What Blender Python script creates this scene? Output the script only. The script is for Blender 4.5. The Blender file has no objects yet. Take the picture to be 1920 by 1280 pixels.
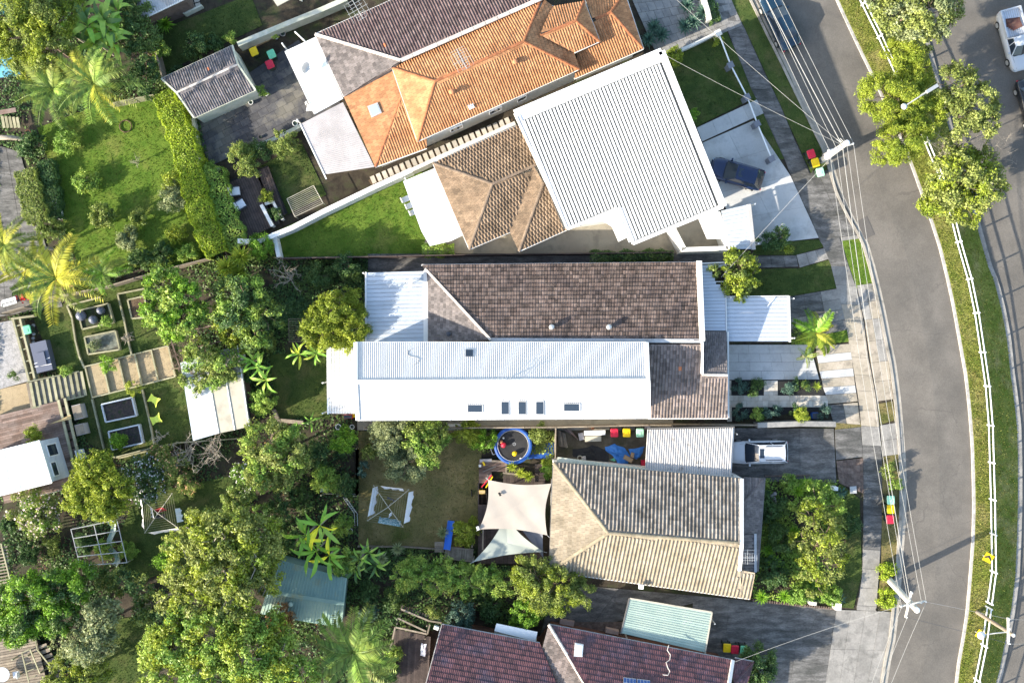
import bpy, math, random, numpy as np
from mathutils import Vector, Matrix
R = math.radians
rnd = random.Random(7)
nrg = np.random.default_rng(11)
S = 22.5            # photo pixels per metre on the ground
H = 80.0            # height of the drone above the ground, metres
scene = bpy.context.scene
COL = scene.collection

# ------------------------------------------------------------------ camera
cam = bpy.data.cameras.new('camera'); camo = bpy.data.objects.new('camera', cam); COL.objects.link(camo)
camo.location = (0, 0, H); cam.sensor_width = 36; cam.lens = 36*H*S/1920
cam.clip_start = 1; cam.clip_end = 2000; scene.camera = camo

# ------------------------------------------------------------------ sky, sun, exposure
SUN_EL = R(23); SHX, SHY = .905, .425            # shadows run right and a little up in the photo
w = bpy.data.worlds.new('World'); scene.world = w; w.use_nodes = True
nt = w.node_tree; bg = nt.nodes['Background']
sky = nt.nodes.new('ShaderNodeTexSky'); sky.sky_type = 'NISHITA'; sky.sun_disc = False
sky.sun_elevation = SUN_EL; sky.sun_rotation = math.atan2(-SHX, -SHY) % (2*math.pi)
sky.air_density = 1.2; sky.dust_density = 1.5; sky.ozone_density = 1.0
nt.links.new(sky.outputs[0], bg.inputs[0]); bg.inputs[1].default_value = .15
sl = bpy.data.lights.new('sun', 'SUN'); sl.energy = 4.4; sl.angle = R(.55); sl.color = (1, .91, .76)
so = bpy.data.objects.new('sun', sl); COL.objects.link(so); so.location = (-30, -15, 60)
so.rotation_euler = Vector((SHX*math.cos(SUN_EL), SHY*math.cos(SUN_EL), -math.sin(SUN_EL))).to_track_quat('-Z', 'Y').to_euler()
vs = scene.view_settings; scene.display_settings.display_device = 'sRGB'
vs.view_transform = 'Standard'; vs.look = 'None'; vs.gamma = 1; vs.use_curve_mapping = False
vs.exposure = 1.58
scene.render.engine = 'CYCLES'

# ------------------------------------------------------------------ helpers
def P(px, py, z=0.0):
    k = (H-z)/H/S
    return Vector(((px-960)*k, (640-py)*k, z))
def PL(pts, z=0.0): return [P(p[0], p[1], p[2] if len(p) > 2 else z) for p in pts]
def lerp(a, b, t): return a + (b-a)*t
def root_loc(o):
    while o.parent: o = o.parent
    return o.location
def tag(o, label=None, cat=None, group=None, kind=None):
    if label: o['label'] = label
    if cat: o['category'] = cat
    if group: o['group'] = group
    if kind: o['kind'] = kind
    return o
def thing(name, label, cat, loc, group=None):
    o = bpy.data.objects.new(name, None); COL.objects.link(o)
    o.location = loc; o.empty_display_size = .2
    return tag(o, label, cat, group)
class MB:
    def __init__(s): s.v = []; s.f = []
    def face(s, pts):
        n = len(s.v); s.v += [Vector(p) for p in pts]; s.f.append(tuple(range(n, n+len(pts)))); return s
    def faces(s, vs_, fs):
        n = len(s.v); s.v += [Vector(p) for p in vs_]; s.f += [tuple(i+n for i in f) for f in fs]; return s
    def prism(s, pts, z0, z1):
        n = len(pts); b = [Vector((p[0], p[1], z0)) for p in pts]; t = [Vector((p[0], p[1], z1)) for p in pts]
        return s.faces(b+t, [tuple(range(n, 2*n)), tuple(range(n-1, -1, -1))] + [(i, (i+1) % n, n+(i+1) % n, n+i) for i in range(n)])
    def slab(s, pts, th):
        n = len(pts); b = [Vector(p)-Vector((0, 0, th)) for p in pts]
        return s.faces(b+[Vector(p) for p in pts], [tuple(range(n, 2*n)), tuple(range(n-1, -1, -1))] + [(i, (i+1) % n, n+(i+1) % n, n+i) for i in range(n)])
    def box(s, c, sz, rz=0, M=None):
        x, y, z = sz[0]/2, sz[1]/2, sz[2]/2
        m = M if M else Matrix.Rotation(rz, 3, 'Z')
        vv = [Vector(c) + m @ Vector((a*x, b*y, d*z)) for d in (-1, 1) for a, b in ((-1, -1), (1, -1), (1, 1), (-1, 1))]
        return s.faces(vv, [(3, 2, 1, 0), (4, 5, 6, 7)] + [(i, (i+1) % 4, 4+(i+1) % 4, 4+i) for i in range(4)])
    def bar(s, a, b, wd, ht, up=Vector((0, 0, 1))):
        a = Vector(a); b = Vector(b); d = b-a; L = d.length
        if L < 1e-5: return s
        d.normalize(); sd = d.cross(up)
        if sd.length < 1e-4: sd = Vector((1, 0, 0))
        sd.normalize(); u2 = sd.cross(d)
        return s.box((a+b)/2, (L, wd, ht), M=Matrix((d, -sd, u2)).transposed())
    def tube(s, pts, r, n=6, r1=None, cap=True):
        pts = [Vector(p) for p in pts]; k = len(pts); r1 = r if r1 is None else r1
        rings = []
        for i, p in enumerate(pts):
            d = (pts[min(i+1, k-1)]-pts[max(i-1, 0)])
            d = d.normalized() if d.length > 1e-6 else Vector((0, 0, 1))
            a = d.cross(Vector((.13, .97, .21))); a.normalize(); b = d.cross(a)
            rr = lerp(r, r1, i/max(1, k-1))
            rings += [p + (a*math.cos(2*math.pi*j/n)+b*math.sin(2*math.pi*j/n))*rr for j in range(n)]
        f = [(i*n+j, i*n+(j+1) % n, (i+1)*n+(j+1) % n, (i+1)*n+j) for i in range(k-1) for j in range(n)]
        if cap: f += [tuple(range(n-1, -1, -1)), tuple(range((k-1)*n, k*n))]
        return s.faces(rings, f)
    def lathe(s, c, prof, n=12, cap=True):
        c = Vector(c); k = len(prof)
        vv = [c+Vector((r*math.cos(2*math.pi*j/n), r*math.sin(2*math.pi*j/n), z)) for r, z in prof for j in range(n)]
        f = [(i*n+j, i*n+(j+1) % n, (i+1)*n+(j+1) % n, (i+1)*n+j) for i in range(k-1) for j in range(n)]
        if cap: f += [tuple(range((k-1)*n, k*n))]
        return s.faces(vv, f)
    def mesh(s, name, mat, origin=Vector((0, 0, 0)), smooth=False):
        me = bpy.data.meshes.new(name)
        me.from_pydata([tuple(p-origin) for p in s.v], [], s.f)
        if mat: me.materials.append(mat)
        if smooth: me.polygons.foreach_set('use_smooth', [True]*len(me.polygons))
        me.update(); return me
    def obj(s, name, mat, parent=None, smooth=False, label=None, cat=None, group=None, kind=None, loc=None):
        if parent is None:
            if loc is None:
                xs = [p.x for p in s.v]; ys = [p.y for p in s.v]; zs = [p.z for p in s.v]
                loc = Vector(((min(xs)+max(xs))/2, (min(ys)+max(ys))/2, min(zs)))
            og = Vector(loc)
        else: og = Vector(root_loc(parent))
        o = bpy.data.objects.new(name, s.mesh(name, mat, og, smooth)); COL.objects.link(o)
        if parent is None: o.location = og
        else: o.parent = parent
        return tag(o, label, cat, group, kind)
def piece(name, me, parent, loc, rot=None, sc=None, mat=None):
    o = bpy.data.objects.new(name, me); COL.objects.link(o); o.parent = parent
    o.location = Vector(loc)-Vector(root_loc(parent)) if parent else loc
    if rot is not None: o.rotation_euler = rot
    if sc is not None: o.scale = sc
    return o
def kids(o): return list(o.children)
def dup(root, loc, rz=None, label=None, group=None, sc=None):
    def cp(o, par):
        c = o.copy(); COL.objects.link(c)
        if par: c.parent = par
        for k in list(o.children): cp(k, c)
        return c
    r = cp(root, None); r.location = loc
    if rz is not None: r.rotation_euler = (0, 0, rz)
    if sc is not None: r.scale = (sc, sc, sc)
    if label: r['label'] = label
    if group: r['group'] = group
    return r
def sheet(name, pts, z, mat, kind='structure', label=None, parent=None, cat=None, th=0):
    m = MB()
    if th: m.prism(PL(pts), z-th, z)
    else: m.face([Vector((p.x, p.y, z)) for p in PL(pts)])
    # force the face up
    if not th:
        a = m.v; ar = sum(a[i].x*a[(i+1) % len(a)].y-a[(i+1) % len(a)].x*a[i].y for i in range(len(a)))
        if ar < 0: m.f = [tuple(reversed(m.f[0]))]
    return m.obj(name, mat, parent, kind=kind, label=label, cat=cat)
def offset_poly(pts, d):
    """shrink a polygon of (x,y) vectors by d metres"""
    n = len(pts); ar = sum(pts[i].x*pts[(i+1) % n].y-pts[(i+1) % n].x*pts[i].y for i in range(n)); sg = 1 if ar > 0 else -1
    out = []
    for i in range(n):
        a = (pts[i]-pts[i-1]).to_2d().normalized(); b = (pts[(i+1) % n]-pts[i]).to_2d().normalized()
        na = Vector((-a.y, a.x))*sg; nb = Vector((-b.y, b.x))*sg
        m_ = (na+nb); q = 1+na.dot(nb)
        m_ = m_/max(q, .3)
        out.append(Vector((pts[i].x+m_.x*d, pts[i].y+m_.y*d, pts[i].z)))
    return out
def clip_poly(sub, clip):
    """Sutherland-Hodgman, clip convex ccw, 2D tuples"""
    out = sub
    for i in range(len(clip)):
        ax, ay = clip[i]; bx, by = clip[(i+1) % len(clip)]
        inp = out; out = []
        if not inp: return []
        sd = [(bx-ax)*(p[1]-ay)-(by-ay)*(p[0]-ax) for p in inp]
        for k in range(len(inp)):
            p, q = inp[k-1], inp[k]; s0, s1 = sd[k-1], sd[k]
            if s1 >= 0:
                if s0 < 0: t = s0/(s0-s1); out.append((p[0]+(q[0]-p[0])*t, p[1]+(q[1]-p[1])*t))
                out.append(q)
            elif s0 >= 0:
                t = s0/(s0-s1); out.append((p[0]+(q[0]-p[0])*t, p[1]+(q[1]-p[1])*t))
    return out
def basis(pts):
    o = pts[0]; u = (pts[1]-pts[0]).normalized()
    cen = sum(pts, Vector())/len(pts)
    n = u.cross(cen-o).normalized()
    if n.z < 0: n = -n
    v = n.cross(u)
    if v.dot(cen-o) < 0: o = pts[1]; u = -u; v = n.cross(u)
    return o, u, v, n
def ccw(c):
    ar = sum(c[i][0]*c[(i+1) % len(c)][1]-c[(i+1) % len(c)][0]*c[i][1] for i in range(len(c)))
    return c if ar > 0 else c[::-1]

# ------------------------------------------------------------------ materials
def _n(nt, t, **kw):
    n = nt.nodes.new(t)
    for k, v in kw.items(): setattr(n, k, v)
    return n
def _math(nt, op, a, b=None, c=None):
    n = _n(nt, 'ShaderNodeMath', operation=op)
    for i, x in enumerate((a, b, c)):
        if x is None: continue
        if isinstance(x, (int, float)): n.inputs[i].default_value = x
        else: nt.links.new(x, n.inputs[i])
    return n.outputs[0]
def _noise(nt, pos, sc, det=5, rough=.6):
    n = _n(nt, 'ShaderNodeTexNoise'); n.inputs['Scale'].default_value = sc
    n.inputs['Detail'].default_value = det; n.inputs['Roughness'].default_value = rough
    nt.links.new(pos, n.inputs['Vector']); return n.outputs[0]
def _mix(nt, f, a, b):
    n = _n(nt, 'ShaderNodeMix', data_type='RGBA')
    if isinstance(f, (int, float)): n.inputs[0].default_value = f
    else: nt.links.new(f, n.inputs[0])
    for i, x in ((6, a), (7, b)):
        if isinstance(x, tuple): n.inputs[i].default_value = (*x, 1)
        else: nt.links.new(x, n.inputs[i])
    return n.outputs[2]
def _ramp(nt, x, lo, hi):
    n = _n(nt, 'ShaderNodeMapRange'); nt.links.new(x, n.inputs[0])
    n.inputs[1].default_value = lo; n.inputs[2].default_value = hi; return n.outputs[0]
def mat(name, c, c2=None, sc=.8, lo=.4, hi=.6, rough=.8, fine=.12, fsc=18, isl=0, obr=0, bump=0, metal=0, spec=.35,
        c3=None, sc3=.25, lo3=.5, hi3=.65, isl2=None, stretch=None, coat=0):
    m = bpy.data.materials.new(name); m.use_nodes = True; t = m.node_tree
    b = t.nodes['Principled BSDF']; g = _n(t, 'ShaderNodeNewGeometry'); pos = g.outputs['Position']
    if stretch:
        mp = _n(t, 'ShaderNodeMapping'); mp.inputs['Scale'].default_value = stretch[:3]
        if len(stretch) > 3: mp.inputs['Rotation'].default_value = (0, 0, R(stretch[3]))
        t.links.new(pos, mp.inputs[0]); pos = mp.outputs[0]
    col = c
    if c2: col = _mix(t, _ramp(t, _noise(t, pos, sc), lo, hi), c, c2)
    if c3: col = _mix(t, _ramp(t, _noise(t, pos, sc3, 6, .65), lo3, hi3), col, c3)
    val = None
    if isl2:   # a share of the pieces takes another colour
        col = _mix(t, _math(t, 'GREATER_THAN', g.outputs['Random Per Island'], 1-isl2[0]), col, isl2[1])
    fn = _noise(t, pos, fsc, 3)
    val = _math(t, 'MULTIPLY_ADD', fn, fine*3, 1-fine*1.5)
    if isl: val = _math(t, 'MULTIPLY', val, _math(t, 'MULTIPLY_ADD', g.outputs['Random Per Island'], isl*2, 1-isl))
    if obr:
        oi = _n(t, 'ShaderNodeObjectInfo'); val = _math(t, 'MULTIPLY', val, _math(t, 'MULTIPLY_ADD', oi.outputs['Random'], obr*2, 1-obr))
    h = _n(t, 'ShaderNodeHueSaturation')
    if isinstance(col, tuple): h.inputs['Color'].default_value = (*col, 1)
    else: t.links.new(col, h.inputs['Color'])
    t.links.new(val, h.inputs['Value'])
    t.links.new(h.outputs[0], b.inputs['Base Color'])
    b.inputs['Roughness'].default_value = rough; b.inputs['Metallic'].default_value = metal
    b.inputs['Specular IOR Level'].default_value = spec; b.inputs['Coat Weight'].default_value = coat
    if bump:
        bn = _n(t, 'ShaderNodeBump'); bn.inputs['Strength'].default_value = bump; bn.inputs['Distance'].default_value = .03
        t.links.new(_noise(t, pos, fsc*1.3, 4), bn.inputs['Height']); t.links.new(bn.outputs[0], b.inputs['Normal'])
    return m
def leafm(name, c1, c2, c3=None, tr=.32, sc=.5, share=.35, vr=.38):
    m = bpy.data.materials.new(name); m.use_nodes = True; t = m.node_tree
    b = t.nodes['Principled BSDF']; out = t.nodes['Material Output']; g = _n(t, 'ShaderNodeNewGeometry')
    col = _mix(t, g.outputs['Random Per Island'], c1, c2)
    if c3: col = _mix(t, _math(t, 'MULTIPLY', _ramp(t, _noise(t, g.outputs['Position'], sc, 3), .45, .62), share*2), col, c3)
    hv = _n(t, 'ShaderNodeHueSaturation'); t.links.new(col, hv.inputs['Color']); t.links.new(_math(t, 'MULTIPLY_ADD', _math(t, 'FRACT', _math(t, 'MULTIPLY', g.outputs['Random Per Island'], 37.7)), vr*2, 1-vr), hv.inputs['Value']); col = hv.outputs[0]
    t.links.new(col, b.inputs['Base Color']); b.inputs['Roughness'].default_value = .5; b.inputs['Specular IOR Level'].default_value = .3
    d = _n(t, 'ShaderNodeBsdfTranslucent'); t.links.new(col, d.inputs[0])
    x = _n(t, 'ShaderNodeMixShader'); x.inputs[0].default_value = tr
    t.links.new(b.outputs[0], x.inputs[1]); t.links.new(d.outputs[0], x.inputs[2]); t.links.new(x.outputs[0], out.inputs[0])
    return m
# colours ------------------------------------------------------------------
M_soil = mat('soil', (.028, .022, .015), (.06, .047, .032), sc=1.2, c3=(.03, .042, .013), sc3=.6, fine=.35, fsc=14, rough=.95, bump=.6)
M_road = mat('asphalt', (.122, .110, .096), (.145, .131, .115), sc=.5, fine=.22, fsc=10, rough=.9, c3=(.098, .09, .08), sc3=.16, lo3=.48, hi3=.66, bump=.2)
def add_cracks(m, sc, col, wd=.012, amt=.6):
    t = m.node_tree; h = [n for n in t.nodes if n.type == 'HUE_SAT'][0]; b = t.nodes['Principled BSDF']; g = [n for n in t.nodes if n.type == 'NEW_GEOMETRY'][0]
    nz = _n(t, 'ShaderNodeTexNoise'); nz.inputs['Scale'].default_value = .9; nz.inputs['Detail'].default_value = 6; t.links.new(g.outputs['Position'], nz.inputs['Vector'])
    ad = _n(t, 'ShaderNodeVectorMath', operation='MULTIPLY_ADD'); t.links.new(nz.outputs['Color'], ad.inputs[0]); ad.inputs[1].default_value = (1.6, 1.6, 0); t.links.new(g.outputs['Position'], ad.inputs[2])
    v = _n(t, 'ShaderNodeTexVoronoi', feature='DISTANCE_TO_EDGE'); v.inputs['Scale'].default_value = sc; t.links.new(ad.outputs[0], v.inputs['Vector'])
    f = _math(t, 'MULTIPLY', _math(t, 'LESS_THAN', v.outputs['Distance'], wd), _math(t, 'MULTIPLY', _ramp(t, _noise(t, g.outputs['Position'], .25, 2), .45, .6), amt))
    t.links.new(_mix(t, f, h.outputs[0], col), b.inputs['Base Color'])
M_road2 = mat('asphalt_patch', (.10, .092, .085), fine=.15, fsc=9, rough=.9)
M_conc = mat('concrete', (.20, .19, .175), (.27, .255, .235), sc=.6, fine=.2, fsc=7, c3=(.13, .125, .115), sc3=.9, lo3=.52, hi3=.7, rough=.9, obr=.12, bump=.15)
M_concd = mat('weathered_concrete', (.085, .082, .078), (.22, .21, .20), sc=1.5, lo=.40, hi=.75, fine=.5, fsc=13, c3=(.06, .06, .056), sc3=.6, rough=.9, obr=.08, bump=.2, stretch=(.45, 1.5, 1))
M_concw = mat('warm_concrete', (.30, .26, .20), (.36, .31, .25), sc=.7, fine=.15, fsc=9, c3=(.22, .19, .15), sc3=1.2, rough=.9, obr=.1)
M_concl = mat('pale_concrete', (.40, .40, .395), (.45, .45, .445), sc=.4, fine=.08, fsc=8, c3=(.34, .34, .335), sc3=.7, rough=.85, obr=.06)
M_courty = mat('beige_concrete', (.27, .24, .19), (.31, .28, .22), sc=.5, fine=.08, c3=(.22, .2, .16), sc3=.8, rough=.85)
M_pave = mat('slate_paver', (.055, .055, .062), (.085, .083, .085), sc=1.5, fine=.2, obr=.2, c3=(.14, .13, .11), sc3=.35, lo3=.52, hi3=.62, rough=.8)
M_pavg = mat('grey_paver', (.20, .195, .19), (.26, .25, .235), sc=2, fine=.15, obr=.18, rough=.85)
M_trav = mat('travertine', (.42, .38, .32), (.50, .46, .40), sc=2, fine=.1, obr=.18, rough=.75)
M_brick = mat('red_brick', (.16, .075, .05), (.20, .10, .07), sc=3, fine=.2, obr=.25, rough=.9)
M_brickb = mat('brown_brick', (.12, .085, .07), (.16, .12, .10), sc=3, fine=.2, obr=.25, rough=.9)
M_kerb = mat('kerb_concrete', (.30, .27, .23), (.36, .33, .28), sc=2, fine=.2, c3=(.18, .165, .14), sc3=1, rough=.9)
M_wline = mat('white_kerb', (.40, .385, .36), (.32, .305, .285), sc=3, fine=.15, c3=(.22, .2, .18), sc3=1.2, lo3=.55, hi3=.7, rough=.85)
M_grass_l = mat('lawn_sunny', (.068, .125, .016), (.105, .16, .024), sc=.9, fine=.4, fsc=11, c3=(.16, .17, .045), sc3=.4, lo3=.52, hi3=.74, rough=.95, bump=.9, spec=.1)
M_grass_d = mat('lawn_shaded', (.042, .066, .018), (.065, .09, .024), sc=.9, fine=.4, fsc=11, c3=(.09, .095, .035), sc3=.5, rough=.95, bump=.9, spec=.1)  # dark copy of the sunny lawn, with shade put into its green
M_grass_b = mat('lawn_dry', (.12, .108, .042), (.21, .165, .075), sc=.7, fine=.35, fsc=11, c3=(.08, .09, .025), sc3=.35, rough=.95, bump=.9, spec=.1)
M_white = mat('white_paint', (.80, .80, .79), fine=.03, c3=(.72, .72, .70), sc3=.5, rough=.5)
M_white2 = mat('white_steel_roof', (.76, .77, .77), fine=.02, c3=(.60, .60, .60), sc3=1.1, lo3=.62, hi3=.82, rough=.5, obr=.03, stretch=(2.2, .3, 1, -22))
M_render = mat('cream_render', (.62, .60, .54), (.56, .54, .48), sc=.8, fine=.05, rough=.85)
M_renderg = mat('mossy_render', (.50, .50, .42), (.40, .42, .33), sc=1.5, fine=.1, rough=.9)
M_renderw = mat('white_render', (.74, .73, .70), (.68, .67, .63), sc=.5, fine=.04, rough=.85)
M_zinc = mat('grey_steel_roof', (.42, .43, .45), (.36, .37, .38), sc=1, fine=.08, c3=(.30, .29, .28), sc3=.8, rough=.5, obr=.04)
M_pinkg = mat('pinkish_sheet', (.40, .37, .365), (.35, .325, .32), sc=.6, fine=.06, c3=(.30, .28, .275), sc3=.4, rough=.65)
M_palep = mat('pale_sheet', (.44, .42, .40), (.38, .36, .34), sc=1, fine=.06, c3=(.22, .2, .18), sc3=1.5, lo3=.58, hi3=.7, rough=.65)
M_panbw = mat('painted_pan_roof', (.48, .52, .57), (.43, .47, .51), sc=1.2, fine=.06, c3=(.28, .29, .30), sc3=2.2, lo3=.58, hi3=.72, rough=.6, obr=.07, stretch=(.5, 3, 1))
M_panw = mat('clean_pan_roof', (.50, .54, .60), (.46, .50, .56), sc=.6, fine=.03, rough=.55, obr=.05)
M_green = mat('green_steel_roof', (.36, .44, .38), (.31, .40, .35), sc=.7, fine=.06, rough=.55, obr=.06)
M_greend = mat('dull_green_roof', (.17, .27, .25), (.22, .32, .28), sc=.6, fine=.12, c3=(.26, .27, .17), sc3=.7, lo3=.55, hi3=.7, rough=.6)
M_cream = mat('cream_sheet', (.44, .41, .33), (.40, .37, .30), sc=.7, fine=.05, c3=(.33, .30, .24), sc3=1, rough=.75)
M_gutter = mat('gutter_white', (.70, .69, .66), fine=.06, rough=.5)
M_gutd = mat('gutter_dark', (.12, .115, .11), fine=.1, rough=.5)
M_dark = mat('dark_void', (.02, .02, .02), fine=.2, rough=.9)
M_under = mat('roof_sarking', (.045, .04, .038), fine=.2, rough=.9)
M_underp = mat('pale_sarking', (.2, .15, .11), fine=.2, rough=.9)
M_tbrown = mat('brown_tile', (.092, .064, .053), (.135, .10, .084), sc=2, isl=.5, fine=.2, fsc=8, c3=(.065, .048, .044), sc3=.5, rough=.8, isl2=(.003, (.36, .12, .05)))
M_tpurp = mat('purple_tile', (.105, .068, .066), (.14, .10, .092), sc=2, isl=.35, fine=.2, fsc=8, rough=.8, isl2=(.002, (.36, .12, .05)))  # dark tone includes the shade of a slope turned from the sun
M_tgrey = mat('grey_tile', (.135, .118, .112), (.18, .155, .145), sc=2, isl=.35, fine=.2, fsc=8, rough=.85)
M_torange = mat('orange_tile', (.37, .175, .078), (.44, .225, .108), sc=1.4, isl=.2, fine=.15, fsc=8, c3=(.30, .13, .055), sc3=.7, rough=.85)
M_torcap = mat('orange_ridge_tile', (.36, .145, .062), (.28, .10, .045), sc=3, obr=.15, fine=.12, rough=.85)
M_ttan = mat('tan_tile', (.165, .115, .075), (.21, .15, .10), sc=1.5, isl=.25, fine=.18, fsc=8, c3=(.12, .085, .055), sc3=.6, rough=.85)
M_tbeige = mat('beige_tile', (.255, .21, .15), (.30, .25, .185), sc=1.3, isl=.15, fine=.18, fsc=8, c3=(.20, .165, .115), sc3=.6, rough=.85)
M_tbeiged = mat('shaded_beige_tile', (.24, .205, .17), (.29, .255, .215), sc=1.3, isl=.3, fine=.25, fsc=8, c3=(.15, .13, .105), sc3=.8, rough=.85)  # shade of the slope facing away from the sun, put into a duller beige
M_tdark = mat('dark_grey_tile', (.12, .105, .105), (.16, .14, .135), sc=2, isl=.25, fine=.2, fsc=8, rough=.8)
M_tmix = mat('weathered_pink_tile', (.155, .125, .112), (.21, .17, .155), sc=1.6, isl=.35, fine=.2, fsc=8, c3=(.13, .11, .10), sc3=.8, rough=.85, isl2=(.006, (.4, .14, .06)))
M_tred = mat('glazed_maroon_tile', (.078, .032, .034), (.115, .046, .048), sc=1.0, isl=.35, fine=.15, fsc=8, c3=(.06, .04, .058), sc3=.5, rough=.38, spec=.5)
M_tgar = mat('slate_blue_tile', (.11, .105, .11), (.16, .14, .14), sc=2, isl=.35, fine=.2, fsc=8, rough=.8, isl2=(.006, (.34, .12, .06)))
M_capb = mat('brown_ridge_tile', (.19, .14, .10), (.15, .11, .08), sc=3, obr=.2, fine=.15, rough=.85)
M_caps = mat('beige_ridge_tile', (.29, .24, .165), (.24, .20, .135), sc=3, obr=.15, fine=.15, rough=.85)
M_capm = mat('mortar_pale_ridge', (.55, .50, .45), (.45, .40, .36), sc=3, obr=.15, fine=.15, rough=.85)
M_timber = mat('grey_timber', (.19, .155, .12), (.25, .21, .16), sc=2, obr=.25, fine=.2, fsc=12, rough=.9)
M_timbg = mat('mossy_timber', (.25, .24, .15), (.32, .30, .20), sc=2, obr=.2, fine=.2, rough=.9)
M_timbd = mat('dark_deck_timber', (.05, .036, .032), (.075, .055, .048), sc=2, obr=.3, fine=.25, fsc=12, rough=.7)
M_timbr = mat('weathered_deck_timber', (.15, .10, .08), (.20, .15, .13), sc=1.2, obr=.35, fine=.25, fsc=10, rough=.85)
M_timbl = mat('bare_pine', (.50, .36, .17), fine=.15, rough=.8)
M_gravel = mat('sandy_gravel', (.30, .235, .145), (.35, .275, .17), sc=2, fine=.25, fsc=14, rough=.95, bump=.5)
M_gravelg = mat('grey_gravel', (.24, .235, .235), (.33, .32, .32), sc=2.5, fine=.35, fsc=9, rough=.95, bump=.6)
M_mulch = mat('bark_mulch', (.07, .045, .028), (.11, .075, .045), sc=3, fine=.4, fsc=12, rough=.95, bump=.6)
M_metal = mat('galvanised_steel', (.50, .50, .49), fine=.1, rough=.45, metal=.5)
M_darkm = mat('dark_metal', (.05, .055, .07), fine=.1, rough=.5)
M_wpole = mat('weathered_pole', (.60, .58, .53), (.52, .50, .45), sc=3, fine=.12, rough=.85)
M_wire = mat('wire_aluminium', (.30, .30, .29), fine=.05, rough=.6)
M_gpier = mat('slate_grey_pier', (.16, .17, .20), fine=.06, rough=.7)
M_glass = mat('dark_glass', (.02, .03, .045), fine=.05, rough=.08, spec=.8)
M_sky = mat('skylight_glass', (.30, .36, .42), fine=.03, rough=.1, spec=.8)
M_pv = mat('solar_cell', (.02, .05, .16), (.03, .07, .2), sc=4, fine=.05, rough=.15, spec=.7)
M_sail = mat('shade_cloth', (.34, .30, .26), (.37, .33, .285), sc=.4, fine=.04, rough=.9)
M_sailg = mat('green_shade_cloth', (.29, .315, .28), (.32, .345, .305), sc=.4, fine=.04, rough=.9)
M_sailn = mat('slate_shade_cloth', (.17, .18, .21), fine=.04, rough=.9)
M_red = mat('red_plastic', (.55, .02, .05), fine=.04, rough=.45)
M_yel = mat('yellow_plastic', (.75, .50, .005), fine=.04, rough=.45)
M_grn = mat('green_plastic', (.16, .52, .30), fine=.04, rough=.45)
M_mint = mat('faded_green_plastic', (.36, .66, .46), fine=.04, rough=.5)
M_bing = mat('dark_green_plastic', (.03, .05, .035), fine=.08, rough=.5)
M_blue = mat('blue_tarp', (.05, .22, .62), (.04, .18, .52), sc=3, fine=.12, rough=.5)
M_bluep = mat('blue_vinyl', (.015, .07, .30), (.02, .10, .38), sc=2, fine=.15, rough=.5)
M_blues = mat('blue_slide_plastic', (.03, .15, .58), fine=.05, rough=.35)
M_black = mat('black_fabric', (.018, .018, .02), (.028, .028, .03), sc=2, fine=.2, rough=.85)
M_lime = mat('lime_plastic', (.62, .72, .10), fine=.03, rough=.5)
M_terra = mat('terracotta', (.42, .18, .09), fine=.1, rough=.85)
M_pot = mat('white_ceramic', (.7, .7, .68), fine=.05, rough=.4)
M_trunk = mat('bark', (.14, .10, .07), (.2, .15, .11), sc=4, fine=.25, rough=.95)
M_trunkp = mat('pale_bark', (.36, .31, .25), (.28, .24, .19), sc=4, fine=.2, rough=.95)
M_cloth = mat('white_linen', (.75, .75, .78), fine=.03, rough=.9)
# leaves
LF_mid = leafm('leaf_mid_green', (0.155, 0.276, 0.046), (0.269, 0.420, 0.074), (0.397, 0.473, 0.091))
LF_yel = leafm('leaf_yellow_green', (.25, .32, .03), (.38, .43, .055), (.16, .23, .022))
LF_olive = leafm('leaf_olive', (0.187, 0.247, 0.051), (0.314, 0.367, 0.090), (0.128, 0.187, 0.038))
LF_pale = leafm('leaf_grey_green', (0.243, 0.286, 0.129), (0.386, 0.422, 0.215), (0.157, 0.208, 0.086))
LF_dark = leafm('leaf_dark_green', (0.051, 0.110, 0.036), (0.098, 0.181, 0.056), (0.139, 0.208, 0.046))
LF_bright = leafm('leaf_bright_green', (0.155, 0.321, 0.025), (0.270, 0.436, 0.042), (0.094, 0.207, 0.025))
LF_hedge = leafm('leaf_hedge', (0.250, 0.357, 0.025), (0.375, 0.464, 0.039), (0.160, 0.250, 0.025))
LF_blue = leafm('leaf_blue_green', (0.061, 0.131, 0.096), (0.124, 0.202, 0.150))
LF_palm = leafm('palm_leaflet', (0.090, 0.169, 0.036), (0.178, 0.259, 0.054), (0.286, 0.304, 0.054), sc=.35)
LF_palmy = leafm('yellow_palm_leaflet', (0.357, 0.375, 0.036), (0.589, 0.519, 0.072), (0.214, 0.269, 0.036))
LF_ban = leafm('banana_leaf', (0.146, 0.312, 0.036), (0.229, 0.415, 0.062))
LF_bany = leafm('yellowed_banana_leaf', (0.800, 0.642, 0.036), (0.800, 0.785, 0.054))
LF_flw = leafm('white_petal', (.75, .72, .72), (.68, .62, .64), tr=.2)
LF_flp = leafm('pink_petal', (.70, .52, .50), (.75, .60, .55), tr=.2)
LF_flo = leafm('orange_petal', (.70, .35, .16), (.75, .48, .25), tr=.2)
LF_flr = leafm('red_petal', (.5, .01, .02), (.6, .03, .03), tr=.2)
LF_dry = leafm('dry_leaf', (.30, .15, .06), (.40, .22, .09))
LF_twig = leafm('grey_twig_leaf', (.30, .24, .18), (.36, .30, .22), tr=.15)
LF_grass = leafm('grass_blade', (0.094, 0.130, 0.021), (0.177, 0.189, 0.035), tr=.3)
LF_grassd = leafm('grass_blade_shaded', (0.047, 0.088, 0.019), (0.081, 0.121, 0.027), tr=.3)  # darker blades with the shade of those lawns in their colour
LF_grassb = leafm('grass_blade_dry', (.13, .125, .04), (.23, .185, .075), tr=.3)

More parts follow.
